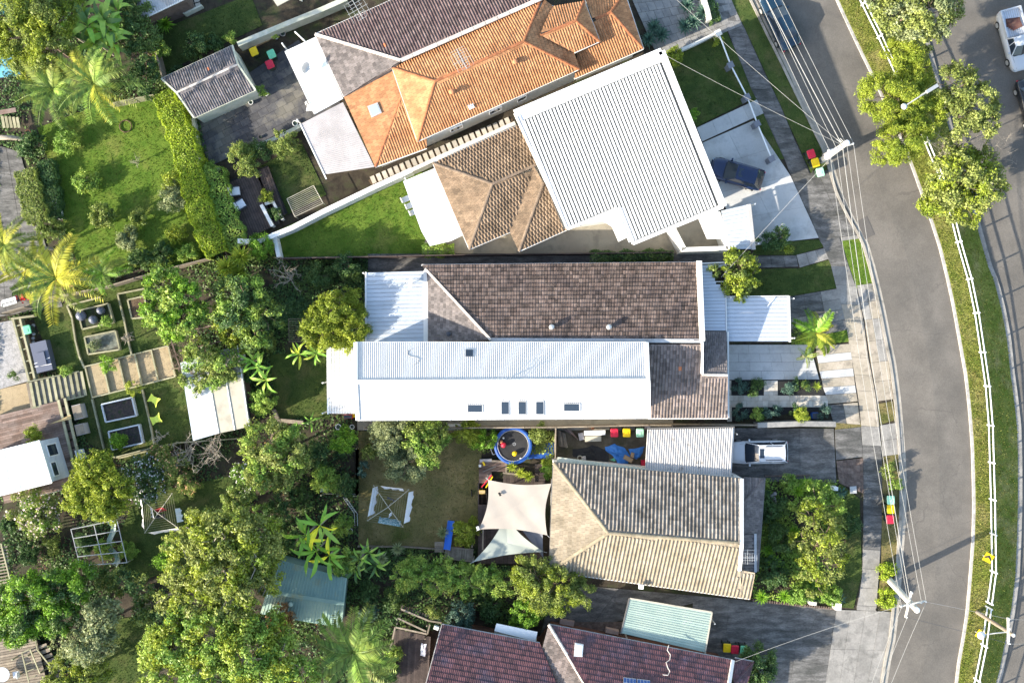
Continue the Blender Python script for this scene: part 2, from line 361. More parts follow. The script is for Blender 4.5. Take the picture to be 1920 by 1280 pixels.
M_verge = mat('bank_grass', (.12, .155, .025), (.19, .20, .045), sc=.8, fine=.45, fsc=9, c3=(.27, .235, .09), sc3=.45, lo3=.5, hi3=.68, rough=.95, bump=1.0, spec=.1)
LF_verge = leafm('bank_grass_blade', (.13, .17, .025), (.24, .24, .06), (.30, .26, .10), tr=.3)

M_corr = mat('white_corrugated_steel', (.60, .59, .575), (.55, .54, .53), sc=.5, fine=.03, c3=(.47, .46, .45), sc3=1.6, lo3=.6, hi3=.75, rough=.5, stretch=(2.5, .35, 1))

add_cracks(M_road, .16, (.07, .064, .058), .006, .4); add_cracks(M_concd, .35, (.04, .04, .037), .008, .35); add_cracks(M_conc, .3, (.11, .105, .10), .007, .35)

M_water = mat('pool_water', (.10, .30, .42), (.14, .38, .5), sc=1, fine=.05, rough=.08, spec=.6)

LF_tan = leafm('leaf_yellow_olive', (.215, .265, .06), (.34, .375, .11), (.14, .185, .038))
# ------------------------------------------------------------------ street, verge and paths
RL = [(960, -900), (1350, -136), (1417, 0), (1446, 60), (1472, 112), (1511, 193), (1555, 284), (1579, 364), (1602, 411), (1626, 450), (1641, 502), (1652, 547), (1662, 593), (1673, 650), (1680, 684), (1688, 744), (1692, 786), (1695, 822), (1699, 887), (1698, 970), (1691, 1067), (1684, 1148), (1678, 1200), (1670, 1236), (1663, 1280), (1600, 1450), (1340, 2100)]
RR = [(1100, -900), (1498, -136), (1567, 0), (1587, 44), (1613, 99), (1636, 146), (1662, 203), (1693, 271), (1713, 325), (1727, 364), (1745, 416), (1761, 466), (1774, 520), (1785, 570), (1798, 643), (1809, 705), (1816, 770), (1821, 835), (1823, 900), (1824, 950), (1822, 1015), (1817, 1080), (1811, 1150), (1803, 1200), (1795, 1244), (1791, 1280), (1745, 1450), (1500, 2100)]
VR = [(1310, -900), (1665, -136), (1715, 0), (1745, 85), (1790, 250), (1839, 421), (1860, 497), (1873, 528), (1886, 580), (1896, 632), (1902, 692), (1909, 744), (1915, 796), (1917, 848), (1917, 950), (1915, 1015), (1912, 1080), (1904, 1145), (1894, 1197), (1881, 1262), (1825, 1450), (1600, 2100)]
FN = [(1250, -900), (1540, -136), (1607, 0), (1626, 34), (1644, 73), (1675, 140), (1705, 208), (1731, 270), (1757, 332), (1776, 395), (1791, 455), (1811, 524), (1824, 587), (1835, 660), (1844, 723), (1850, 796), (1852, 865), (1854, 934), (1855, 998), (1856, 1068), (1847, 1135), (1838, 1205), (1825, 1269), (1770, 1450), (1550, 2100)]
def ix(c, y):
    for a, b in zip(c, c[1:]):
        if y <= b[1]: return lerp(a[0], b[0], (y-a[1])/(b[1]-a[1]))
    return c[-1][0]
ys = [-900, -600, -350, -200, -136] + list(range(-100, 1481, 20)) + [1600, 1800, 2100]
ZR = -1.35                                    # the upper-right carriageway lies lower than the street
def strip(name, rows, mat_, kind='structure', label=None, cat=None):
    """rows: list of equal-length lists of points; one connected sheet"""
    m = MB(); n = len(rows[0]); vv = [p for r in rows for p in r]
    f = [(i*n+j, (i+1)*n+j, (i+1)*n+j+1, i*n+j+1) for i in range(len(rows)-1) for j in range(n-1)]
    m.faces(vv, f); o = m.obj(name, mat_, kind=kind, label=label, cat=cat, loc=(0, 0, 0)); return o
def XY(px, py, z): return Vector(((px-960)/S, (640-py)/S, z))
def XZ(px, py, z): return P(px, py, z)
strip('ground', [[XY(-6500, y, -.03), XY(ix(RR, y)+4, y, -.03), XY(ix(VR, y)-4, y, ZR-.03), XY(8000, y, ZR-.03)] for y in [-6000]+ys+[7500]], M_soil)
strip('road', [[XY(ix(RL, y), y, 0), XY((ix(RL, y)+ix(RR, y))/2, y, .06), XY(ix(RR, y), y, 0)] for y in ys], M_road)
strip('road', [[P(ix(VR, y), y, ZR), P(2700, y, ZR)] for y in ys], M_road)
# the planted bank between the two carriageways
def bank(y, t):
    a = XY(ix(RR, y)+4, y, .13); f = XY(ix(FN, y), y, .10); b = P(ix(VR, y)-8, y, ZR+.12)
    return lerp(a, f, t*2) if t < .5 else lerp(f, b, t*2-1)
strip('verge', [[bank(y, t/8) for t in range(9)] for y in ys], M_verge)
def band(name, curve, d0, d1, z0, z1, mat_, yl, low=False):
    m = MB(); V = []
    for y in yl:
        f = P if low else XY
        V += [f(ix(curve, y)+d0, y, z0), f(ix(curve, y)+d0, y, z1), f(ix(curve, y)+d1, y, z1), f(ix(curve, y)+d1, y, z0)]
    F = [(i*4+j, (i+1)*4+j, (i+1)*4+j+1, i*4+j+1) for i in range(len(yl)-1) for j in range(3)]
    m.faces(V, F); return m.obj(name, mat_, kind='structure', loc=(0, 0, 0))
band('kerb', RR, -1, 4, -.02, .13, M_wline, ys)
band('kerb', VR, -9, 0, ZR-.05, ZR+.13, M_conc, ys, True)
band('gutter', RL, -8, 1, -.02, .012, M_kerb, ys)
band('kerb', RL, -13, -8, -.02, .11, M_kerb, ys)
sheet('asphalt_patch', [(1606, 415), (1625, 405), (1640, 440), (1622, 449)], .04, M_road2)
# footpath, slab by slab
FL = [(1235, -200), (1366, 60), (1408, 167), (1437, 224), (1472, 299), (1484, 330), (1535, 445), (1555, 487), (1568, 541), (1579, 578), (1589, 622), (1594, 661), (1605, 718), (1613, 770), (1614, 796), (1618, 856), (1620, 900), (1619, 1002), (1617, 1075), (1611, 1117), (1606, 1142)]
FR = [(1270, -200), (1392, 47), (1437, 146), (1460, 193), (1488, 260), (1516, 320), (1576, 445), (1587, 487), (1606, 540), (1615, 578), (1622, 622), (1626, 661), (1638, 718), (1644, 755), (1648, 796), (1653, 856), (1653, 900), (1653, 976), (1649, 1054), (1645, 1106), (1643, 1143)]
fp = strip('footpath', [[XY(ix(FL, y)-1, y, .01), XY(ix(FR, y)+1, y, .01)] for y in range(-180, 1143, 20)], M_concd)
def quad_piece(name, q, z, th, mat_, parent, gap=.012):
    pts = offset_poly([Vector((p.x, p.y, 0)) for p in q], gap)
    return MB().prism(pts, z-th, z).obj(name, mat_, parent)
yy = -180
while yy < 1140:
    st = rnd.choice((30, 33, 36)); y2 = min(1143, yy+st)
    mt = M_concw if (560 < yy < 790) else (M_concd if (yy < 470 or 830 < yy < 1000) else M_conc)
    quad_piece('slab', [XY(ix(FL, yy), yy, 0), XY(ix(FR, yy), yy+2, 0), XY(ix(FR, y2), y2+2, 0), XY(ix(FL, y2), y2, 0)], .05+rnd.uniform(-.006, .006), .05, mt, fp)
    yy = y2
def grid_quads(q, nu, nv, stag=False):
    a, b, c, d = [Vector((*p, 0)) for p in q]; out = []
    def at(u, v): return lerp(lerp(a, b, u), lerp(d, c, u), v)
    for j in range(nv):
        us = [i/nu for i in range(nu+1)]
        if stag and j % 2: us = [0]+[(i+.5)/nu for i in range(nu)]+[1]
        for u0, u1 in zip(us, us[1:]):
            out.append([at(u0, j/nv), at(u1, j/nv), at(u1, (j+1)/nv), at(u0, (j+1)/nv)])
    return out
def paving(name, q, nu, nv, z, mats, pname='paver', under=None, th=.05, gap=.012, stag=False, inside=None, label=None):
    base = sheet(name, q, z-th*.7, under or M_soil, label=label)
    for g in grid_quads(q, nu, nv, stag):
        cx = sum(p.x for p in g)/4; cy = sum(p.y for p in g)/4
        if inside and not inside(cx, cy): continue
        quad_piece(pname, [XY(p.x, p.y, 0) for p in g], z+rnd.uniform(-.004, .004), th, rnd.choice(mats), base, gap)
    return base
# crossings and driveways
paving('driveway', [(1487, 330), (1556, 318), (1612, 440), (1537, 450)], 3, 3, .045, [M_concd], 'slab')
paving('driveway', [(1576, 445), (1612, 440), (1614, 447), (1578, 452)], 1, 1, .04, [M_conc], 'slab')
paving('driveway', [(1317, 268), (1413, 226), (1482, 330), (1345, 362)], 2, 2, .05, [M_concl], 'slab', gap=.006)
paving('driveway', [(1345, 362), (1482, 330), (1535, 446), (1400, 462)], 2, 2, .05, [M_concl], 'slab', gap=.006)
paving('path', [(1306, 240), (1421, 186), (1434, 212), (1316, 266)], 4, 1, .05, [M_concl], 'slab', gap=.008)
paving('path', [(1493, 478), (1546, 465), (1556, 485), (1499, 502)], 3, 1, .045, [M_conc, M_concd], 'slab')
paving('path', [(1395, 480), (1493, 479), (1497, 500), (1398, 503)], 4, 1, .04, [M_concd], 'slab')
paving('driveway', [(1476, 557), (1569, 541), (1590, 618), (1480, 640)], 3, 4, .045, [M_conc, M_concd], 'slab')
paving('driveway', [(1364, 646), (1518, 646), (1536, 711), (1365, 712)], 4, 4, .05, [M_concl], 'slab', gap=.008, stag=True)
lx = [(1529, 648), (1531, 666), (1534, 681), (1536, 696), (1540, 710), (1543, 726), (1548, 740), (1553, 757)]
rx = [(1594, 644), (1595, 660), (1597, 674), (1599, 690), (1601, 705), (1603, 722), (1605, 736), (1608, 752)]
dv = sheet('driveway', [lx[0], rx[0], rx[-1], lx[-1]], .012, M_soil)
for i in range(7):
    quad_piece('slab', [XY(*lx[i], 0), XY(*rx[i], 0), XY(*rx[i+1], 0), XY(*lx[i+1], 0)], .055, .04, [M_concw, M_concl, M_concw, M_concl, M_concw, M_concl, M_concw][i], dv)
paving('driveway', [(1553, 759), (1608, 754), (1613, 796), (1562, 792)], 2, 2, .045, [M_concw, M_concd], 'slab')
for a, b in ((535, 600), (600, 680), (680, 752)):
    paving('crossing', [(ix(FR, a)+2, a), (ix(RL, a)-14, a-4), (ix(RL, b)-14, b-4), (ix(FR, b)+2, b)], 2, 2, .05, [M_concw, M_conc], 'slab')
paving('driveway', [(1370, 802), (1563, 803), (1568, 905), (1366, 900)], 3, 2, .04, [M_concd], 'slab', gap=.008)
paving('driveway', [(1565, 805), (1613, 800), (1618, 856), (1567, 862)], 1, 1, .045, [M_concd], 'slab')
paving('driveway', [(1568, 864), (1618, 858), (1619, 925), (1573, 905)], 8, 10, .045, [M_brickb], 'brick', M_mulch, gap=.006)
paving('crossing', [(1650, 797), (1690, 790), (1694, 850), (1655, 855)], 2, 2, .05, [M_conc, M_concd], 'slab')
paving('driveway', [(1300, 1118), (1568, 1140), (1545, 1300), (1290, 1250)], 4, 3, .04, [M_concd], 'slab', gap=.008)
paving('driveway', [(1568, 1142), (1678, 1146), (1652, 1290), (1546, 1290)], 4, 2, .05, [M_conc], 'slab', gap=.008)
paving('side_yard', [(1040, 1092), (1400, 1125), (1300, 1130), (1010, 1200)], 3, 1, .02, [M_concd], 'slab')
paving('side_yard', [(1040, 1165), (1170, 1165), (1170, 1205), (1040, 1185)], 26, 10, .03, [M_brickb], 'brick', M_mulch, th=.03, gap=.004)
sheet('side_passage', [(670, 780), (1262, 778), (1262, 806), (670, 806)], .03, M_courty)
sheet('side_passage', [(690, 476), (1400, 474), (1400, 500), (690, 515)], .02, M_concd)
sheet('dirt_yard', [(1042, 803), (1218, 801), (1212, 895), (1042, 872)], .01, mat('dirt', (.075, .06, .042), (.12, .10, .07), sc=1.2, fine=.3, c3=(.06, .055, .03), sc3=.7, rough=.95, bump=.5))
sheet('courtyard', [(800, 440), (1100, 330), (1300, 390), (1330, 474), (790, 478)], .02, M_courty)
# slate yard, grey front pavers, stepping stones, travertine
paving('courtyard', [(352, 215), (560, 75), (640, 195), (395, 312)], 14, 9, .05, [M_pave], 'paver', M_dark, gap=.008, stag=True)
paving('front_yard', [(1165, -45), (1352, -45), (1392, 48), (1235, 112)], 12, 9, .05, [M_pavg], 'paver', M_soil, gap=.012, stag=True)
st = sheet('side_passage', [(690, 338), (960, 222), (970, 236), (700, 352)], -.01, M_mulch)
for i in range(24):
    c = lerp(Vector((700, 337, 0)), Vector((952, 228, 0)), i/23); dx = Vector((.915, -.40, 0)); dy = Vector((.40, .915, 0))
    q = [c+dx*a*4.4+dy*b*7.5 for a, b in ((-1, -1), (1, -1), (1, 1), (-1, 1))]
    quad_piece('stepping_stone', [XY(p.x, p.y, 0) for p in q], .04, .05, M_trav, st)
tv = sheet('garden_path', [(1364, 711), (1545, 711), (1556, 766), (1364, 790)], .02, M_dark)
def ashlar(x0, y0, x1, y1, cell):
    y = y0
    while y < y1-1:
        h = min(rnd.choice(cell), y1-y); x = x0
        while x < x1-1:
            wd = min(rnd.choice(cell), x1-x)
            quad_piece('paver', [XY(x, y, 0), XY(x+wd, y, 0), XY(x+wd, y+h, 0), XY(x, y+h, 0)], .05, .03, M_trav, tv, .006); x += wd
        y += h
ashlar(1364, 741, 1552, 763, (7, 10, 14)); ashlar(1432, 713, 1458, 741, (7, 10, 14)); ashlar(1363, 713, 1371, 741, (8,)); ashlar(1363, 763, 1372, 790, (9,))
# lawns
LAWNS = [
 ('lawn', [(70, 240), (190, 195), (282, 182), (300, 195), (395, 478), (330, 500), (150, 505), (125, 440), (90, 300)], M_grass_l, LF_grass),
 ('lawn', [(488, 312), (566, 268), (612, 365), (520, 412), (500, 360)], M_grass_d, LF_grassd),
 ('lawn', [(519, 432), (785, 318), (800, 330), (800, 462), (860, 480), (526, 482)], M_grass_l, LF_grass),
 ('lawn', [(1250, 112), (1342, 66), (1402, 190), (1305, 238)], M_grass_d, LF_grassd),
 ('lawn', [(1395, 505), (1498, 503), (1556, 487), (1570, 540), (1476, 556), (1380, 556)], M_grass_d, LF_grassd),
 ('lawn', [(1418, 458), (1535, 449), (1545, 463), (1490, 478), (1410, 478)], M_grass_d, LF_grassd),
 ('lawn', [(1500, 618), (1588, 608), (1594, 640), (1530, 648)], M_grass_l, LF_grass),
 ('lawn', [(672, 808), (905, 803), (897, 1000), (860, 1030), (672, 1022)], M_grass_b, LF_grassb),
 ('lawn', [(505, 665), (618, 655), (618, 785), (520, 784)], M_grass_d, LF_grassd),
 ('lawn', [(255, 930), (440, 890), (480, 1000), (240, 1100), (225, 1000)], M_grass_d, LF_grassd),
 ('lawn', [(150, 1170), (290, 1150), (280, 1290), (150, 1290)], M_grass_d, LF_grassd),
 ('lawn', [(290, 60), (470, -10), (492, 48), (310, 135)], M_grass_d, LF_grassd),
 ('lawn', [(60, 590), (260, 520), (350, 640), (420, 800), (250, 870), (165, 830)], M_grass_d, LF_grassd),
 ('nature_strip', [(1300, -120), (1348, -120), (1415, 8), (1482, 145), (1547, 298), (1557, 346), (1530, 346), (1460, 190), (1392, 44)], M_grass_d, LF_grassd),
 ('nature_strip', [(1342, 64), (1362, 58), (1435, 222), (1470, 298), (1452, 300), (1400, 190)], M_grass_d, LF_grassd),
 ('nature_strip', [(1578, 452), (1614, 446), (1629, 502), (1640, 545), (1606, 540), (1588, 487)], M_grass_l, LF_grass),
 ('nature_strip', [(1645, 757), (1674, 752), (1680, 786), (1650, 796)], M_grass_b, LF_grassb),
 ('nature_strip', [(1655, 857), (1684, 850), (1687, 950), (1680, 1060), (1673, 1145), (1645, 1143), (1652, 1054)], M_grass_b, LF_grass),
 ('nature_strip', [(1568, 792), (1613, 788), (1615, 800), (1565, 806)], M_grass_b, LF_grassb),
 ('nature_strip', [(1575, 905), (1612, 935), (1616, 1075), (1600, 1140), (1555, 1135), (1590, 1000)], M_grass_d, LF_grassd),
]
def blades(pts, n, size, name, lm, lift=.0, seedz=.02):
    """real grass tufts: small upright leaf triangles strewn over a polygon"""
    q = [XY(p[0], p[1], 0) for p in pts]; x0 = min(p.x for p in q); x1 = max(p.x for p in q); y0 = min(p.y for p in q); y1 = max(p.y for p in q)
    X = nrg.uniform(x0, x1, n*3); Y = nrg.uniform(y0, y1, n*3); ins = np.zeros(n*3, bool)
    for i in range(len(q)):
        a, b = q[i], q[i-1]
        c = ((a.y > Y) != (b.y > Y)) & (X < (b.x-a.x)*(Y-a.y)/((b.y-a.y) if abs(b.y-a.y) > 1e-9 else 1e-9)+a.x); ins ^= c
    X = X[ins][:n]; Y = Y[ins][:n]; k = len(X); an = nrg.uniform(0, 6.283, k); hs = size*nrg.uniform(.5, 1.3, k); wd = hs*.5; ln = nrg.uniform(0, .8, k)*hs; a2 = nrg.uniform(0, 6.283, k)
    V = np.zeros((k, 3, 3)); V[:, 0] = np.stack([X-np.cos(an)*wd, Y-np.sin(an)*wd, np.full(k, seedz)], 1)
    V[:, 1] = np.stack([X+np.cos(an)*wd, Y+np.sin(an)*wd, np.full(k, seedz)], 1)
    V[:, 2] = np.stack([X+np.cos(a2)*ln, Y+np.sin(a2)*ln, seedz+hs], 1)
    return raw_mesh(name, V.reshape(-1, 3), 3, lm)
def raw_mesh(name, V, k, mt):
    n = len(V)//k; me = bpy.data.meshes.new(name); me.vertices.add(len(V)); me.vertices.foreach_set('co', np.ascontiguousarray(V, dtype=np.float32).ravel())
    me.loops.add(len(V)); me.loops.foreach_set('vertex_index', np.arange(len(V), dtype=np.int32))
    me.polygons.add(n); me.polygons.foreach_set('loop_start', np.arange(0, len(V), k, dtype=np.int32))
    if mt: me.materials.append(mt)
    me.update(calc_edges=True); return me
def poly_area(pts): return abs(sum(pts[i-1][0]*pts[i][1]-pts[i][0]*pts[i-1][1] for i in range(len(pts))))/2/S/S
for i, (nm, pts, mt, lm) in enumerate(LAWNS):
    sheet(nm, pts, .016+i*.0004, mt)
    o = bpy.data.objects.new('grass', blades(pts, int(poly_area(pts)*55), .075, 'grass', lm)); COL.objects.link(o); tag(o, 'short mown grass covering the lawn', 'grass', 'lawn grass', 'stuff')
# rough grass on the bank
vp = []
for k in range(46000):
    y = rnd.uniform(-120, 1420); t = rnd.random(); vp.append(bank(y, t))
A = np.array([tuple(p) for p in vp]); k = len(A); an = nrg.uniform(0, 6.28, k); hs = nrg.uniform(.03, .11, k); V = np.repeat(A[:, None, :], 3, 1)
V[:, 0, 0] -= np.cos(an)*hs*.45; V[:, 0, 1] -= np.sin(an)*hs*.45; V[:, 1, 0] += np.cos(an)*hs*.45; V[:, 1, 1] += np.sin(an)*hs*.45
V[:, 2, 2] += hs; V[:, 2, 0] += nrg.uniform(-.06, .06, k); V[:, 2, 1] += nrg.uniform(-.06, .06, k)
o = bpy.data.objects.new('grass', raw_mesh('grass', V.reshape(-1, 3), 3, LF_verge)); COL.objects.link(o); tag(o, 'rough long grass on the bank between the two roads', 'grass', None, 'stuff')

sheet('pool_water', [(-40, 92), (30, 90), (42, 142), (-40, 150)], .03, M_water); sheet('pool_water', [(-40, 5), (14, 2), (18, 26), (-40, 32)], .03, M_water)
# ------------------------------------------------------------------ building helpers
PROF = {'roll': [0, .85, 1, .85, 0, 0, 0], 'double': [0, .9, .15, .9, 0], 'flat': [.1, .12, .12, .12, .1], 'pan': [0, .08, .95, 1, 0]}
def roof_tiles(parent, pts, m_, w=.26, g=.34, prof='double', amp=.03, lift=.028, stag=True, name='roof_tiles', under=None, slab=True):
    """one roof face: a board under it and every tile on it as real geometry"""
    pts = [Vector(p) for p in pts]
    o, u, v, n = basis(pts)
    poly = ccw([((p-o).dot(u), (p-o).dot(v)) for p in pts])
    if abs(n.z) > .2: pts = [Vector((p.x, p.y, o.z-(n.x*(p.x-o.x)+n.y*(p.y-o.y))/n.z)) for p in pts]
    rf = MB().slab(pts, .1).obj('roof', under or M_under, parent) if slab else parent
    x0 = min(p[0] for p in poly); x1 = max(p[0] for p in poly); y1 = max(p[1] for p in poly); y0 = min(p[1] for p in poly)
    m = MB(); pr = PROF[prof]; ns = len(pr)-1
    for j in range(int((y1-y0)/g)+1):
        va = y0+j*g; vb = va+g*1.06; off = (w/2 if (stag and j % 2) else 0)
        for i in range(int((x1-x0)/w)+2):
            ua = x0-off+i*w; ub = ua+w*.955
            rect = [(ua, va), (ub, va), (ub, vb), (ua, vb)]
            c = clip_poly(rect, poly)
            if len(c) < 3: continue
            ar = sum(c[k-1][0]*c[k][1]-c[k][0]*c[k-1][1] for k in range(len(c)))/2
            if ar < .004: continue
            dl = rnd.uniform(-.004, .004)
            def hh(uu, vv):
                f = max(0, min(1, (uu-ua)/(ub-ua))); k = min(ns-1, int(f*ns)); t = f*ns-k
                return .012+dl+lift*(1-(vv-va)/(vb-va))+amp*(pr[k]*(1-t)+pr[k+1]*t)
            def at(uu, vv, h=None): return o+u*uu+v*vv+n*(hh(uu, vv) if h is None else h)
            if ar > .97*(ub-ua)*(vb-va):
                V = []
                for vv in (va, vb): V += [at(lerp(ua, ub, k/ns), vv) for k in range(ns+1)]
                V += [at(lerp(ua, ub, k/ns), va, -.002) for k in range(ns+1)]
                K = ns+1
                m.faces(V, [(k, k+1, K+k+1, K+k) for k in range(ns)]+[(2*K+k, 2*K+k+1, k+1, k) for k in range(ns)])
            else:
                m.face([at(a, b) for a, b in c])
    m.obj(name, m_, rf, kind='stuff'); return rf
CAPME = {}
def caps(parent, a, b, m_, L=.40, r=.12, name='ridge_tile', lift=.03):
    a = Vector(a); b = Vector(b); d = (b-a); n = max(1, round(d.length/L)); L = d.length/n; d.normalize()
    key = (m_.name, round(L, 2), r)
    if key not in CAPME:
        mm = MB(); V = []
        for x, rr in ((-.5*L, r), (.53*L, r*.86)):
            V += [Vector((x, rr*math.cos(t), rr*math.sin(t)*.62)) for t in [math.pi*k/5 for k in range(6)]]
        mm.faces(V, [(k+1, k, 6+k, 7+k) for k in range(5)]+[(0, 1, 2, 3, 4, 5), (11, 10, 9, 8, 7, 6)])
        CAPME[key] = mm.mesh(name, m_)
    q = d.to_track_quat('X', 'Z').to_euler()
    for i in range(n):
        piece(name, CAPME[key], parent, a+d*L*(i+.5)+Vector((0, 0, lift+rnd.uniform(-.004, .004))), q)
def corrugated(parent, q, m_, pitch=.2, depth=.04, name='roof', prof='sine', th=.02, slab=True):
    """sheet with real corrugations running from edge q0q1 to edge q3q2"""
    a, b, c, d = [Vector(p) for p in q]
    n = (b-a).cross(d-a).normalized()
    if n.z < 0: n = -n
    N = max(2, round(((b-a).length+(c-d).length)/2/pitch)); m = MB()
    k = 6 if prof == 'sine' else 4
    xs = []
    for i in range(N):
        if prof == 'sine': xs += [((i+t/6)/N, math.sin(2*math.pi*t/6)*depth/2+depth/2) for t in range(6)]
        else: xs += [((i+t)/N, h) for t, h in ((0, 0), (.70, 0), (.76, depth), (.92, depth))]
    xs.append((1, 0)); V = []
    for t, h in xs: V += [lerp(a, b, t)+n*(h+.004), lerp(d, c, t)+n*(h+.004)]
    m.faces(V, [(2*i, 2*i+2, 2*i+3, 2*i+1) for i in range(len(xs)-1)])
    if slab: m.slab([a, b, c, d], .06)
    return m.obj(name, m_, parent)
def trays(parent, q, n, m_, rib=.05, ribw=.045, name='roof_panel', short=None, ribs=1, skew=0):
    """n separate pans laid side by side, each with upstanding ribs along its length"""
    a, b, c, d = [Vector(p) for p in q]
    nn = (b-a).cross(d-a).normalized()
    if nn.z < 0: nn = -nn
    for i in range(n):
        t0, t1 = i/n, (i+1)/n; e = .5*.01/max(.1, (b-a).length/n)/n*2
        p0, p1, p2, p3 = lerp(a, b, t0+e), lerp(a, b, t1-e), lerp(d, c, t1-e), lerp(d, c, t0+e)
        if short and i in short: s_ = short[i]; p2 = lerp(p1, p2, s_); p3 = lerp(p0, p3, s_-.01)
        m = MB().slab([p0, p1, p2, p3], .02); up = nn
        for r_ in range(ribs):
            t = r_/ribs; f0 = lerp(p0, p1, t); f1 = lerp(p3, p2, t); s2 = (p1-p0).normalized()*ribw
            m.faces([f0+nn*.002, f0+s2+nn*.002, f1+s2+nn*.002, f1+nn*.002, f0+nn*rib, f0+s2+nn*rib, f1+s2+nn*rib, f1+nn*rib],
                    [(4, 5, 6, 7), (0, 1, 5, 4), (1, 2, 6, 5), (2, 3, 7, 6), (3, 0, 4, 7)])
        m.obj(name, m_, parent)
def walls(parent, pts, m_, z1, inset=.35, z0=-.05, name='wall'):
    q = [Vector((p.x, p.y, 0)) for p in pts]
    q = offset_poly(q, inset)
    return MB().prism(q, z0, z1).obj(name, m_, parent)
def gutter(parent, a, b, m_=None, wd=.13, ht=.1, dz=-.03, name='gutter'):
    a = Vector(a); b = Vector(b); s_ = Vector((0, 0, dz))
    return MB().bar(a+s_, b+s_, wd, ht).obj(name, m_ or M_gutter, parent)
def window(parent, a, b, z0, z1, out=.05, name='window'):
    """a framed window standing proud of a wall line a-b"""
    a = Vector((a.x, a.y, 0)); b = Vector((b.x, b.y, 0)); d = (b-a).normalized(); L = (b-a).length
    mid = (a+b)/2; zc = (z0+z1)/2; M3 = Matrix((d, Vector((-d.y, d.x, 0)), Vector((0, 0, 1)))).transposed()
    f = MB()
    for sx in (-1, 1): f.box(mid+d*sx*(L/2-.03)+Vector((0, 0, zc)), (.06, .12, z1-z0), M=M3)
    for zz in (z0+.03, z1-.03): f.box(mid+Vector((0, 0, zz)), (L-.12, .12, .06), M=M3)
    o = f.obj(name, M_white, parent)
    MB().box(mid+Vector((0, 0, zc)), (L-.12, .08, z1-z0-.12), M=M3).obj('pane', M_glass, o); return o
def posts(parent, pts, z1, m_=None, r=.05, z0=-.02, name='post'):
    for p in pts: MB().box((p.x, p.y, (z0+z1)/2), (2*r, 2*r, z1-z0)).obj(name, m_ or M_white, parent)
def house(label, px, py, name='house', cat='house', group=None): return thing(name, label, cat, P(px, py, 0), group)
def antenna(label, px, py, z, ang, s=1.0, n=9, mast=1.6, cross=True, dark=False):
    t = thing('tv_antenna', label, 'antenna', P(px, py, z)); b = P(px, py, z); mt = M_metal
    MB().tube([b, b+Vector((0, 0, mast))], .025, 5).obj('mast', mt, t)
    top = b+Vector((0, 0, mast)); d = Vector((math.cos(ang), math.sin(ang), 0)); sd = Vector((-d.y, d.x, 0))
    MB().tube([top-d*.9*s, top+d*.9*s], .02, 4).obj('boom', mt, t)
    for k in range(n):
        p = top+d*s*lerp(-.85, .85, k/(n-1)); L = s*lerp(.62, .3, k/(n-1))
        MB().tube([p-sd*L, p+sd*L], .014, 4).obj('element', mt, t)
    if cross:
        p = top-Vector((0, 0, .35))
        MB().tube([p-sd*.8*s, p+sd*.8*s], .018, 4).obj('lower_boom', mt, t)
        for k in range(5):
            q = p+sd*s*lerp(-.7, .7, k/4); MB().tube([q-d*.75*s, q+d*.75*s], .012, 4).obj('element', mt, t)
    return t
def dish(label, px, py, z, ang, r=.4, m_=None):
    t = thing('satellite_dish', label, 'satellite dish', P(px, py, z)); b = P(px, py, z)
    MB().tube([b, b+Vector((0, 0, .55))], .03, 6).obj('mast', M_metal, t)
    c = b+Vector((0, 0, .75)); M3 = Matrix.Rotation(ang, 3, 'Z') @ Matrix.Rotation(R(62), 3, 'Y')
    V = []; n = 20
    for rr, zz in ((.05, -.10), (.5, -.07), (1, 0)): V += [c+M3 @ Vector((rr*r*math.cos(2*math.pi*j/n), rr*r*1.1*math.sin(2*math.pi*j/n), zz)) for j in range(n)]
    F = [(i*n+j, i*n+(j+1) % n, (i+1)*n+(j+1) % n, (i+1)*n+j) for i in range(2) for j in range(n)]+[tuple(range(n))]
    MB().faces(V, F).obj('reflector', m_ or M_metal, t)
    e = c+M3 @ Vector((0, 0, .42))+Vector((0, 0, -.1))
    MB().tube([c+M3 @ Vector((r*.95, 0, 0)), e], .015, 5).obj('arm', M_metal, t); MB().tube([e-Vector((0, 0, .07)), e+Vector((0, 0, .05))], .04, 6).obj('receiver', M_darkm, t)
    for k in (1, -1): MB().tube([b+Vector((0, 0, .5)), b+Vector((.45*k, .35, 0))], .012, 4).obj('stay', M_metal, t)
    return t
def vent(label, px, py, z, m_, r=.12, h=.45, group='roof vents'):
    t = thing('roof_vent', label, 'roof vent', P(px, py, z), group); b = P(px, py, z)
    MB().lathe(b, [(r*.8, -.2), (r*.8, h*.5)], 10).obj('pipe', m_, t)
    MB().lathe(b, [(r*.9, h*.45), (r*1.35, h*.55), (r*1.4, h*.8), (r*1.1, h*.98), (r*.4, h*1.05)], 12).obj('cowl', m_, t, smooth=True)
def skylight(parent, q, m_=None, fr=None, name='skylight'):
    q = [Vector(p) for p in q]; c = sum(q, Vector())/4; f = MB().slab([p+Vector((0, 0, .10)) for p in q], .16).obj(name, fr or M_white, parent)
    MB().slab([lerp(p, c, .16)+Vector((0, 0, .115)) for p in q], .02).obj('pane', m_ or M_glass, f); return f

M_ribs = mat('dark_rib_channel', (.07, .07, .065), fine=.1, rough=.7)
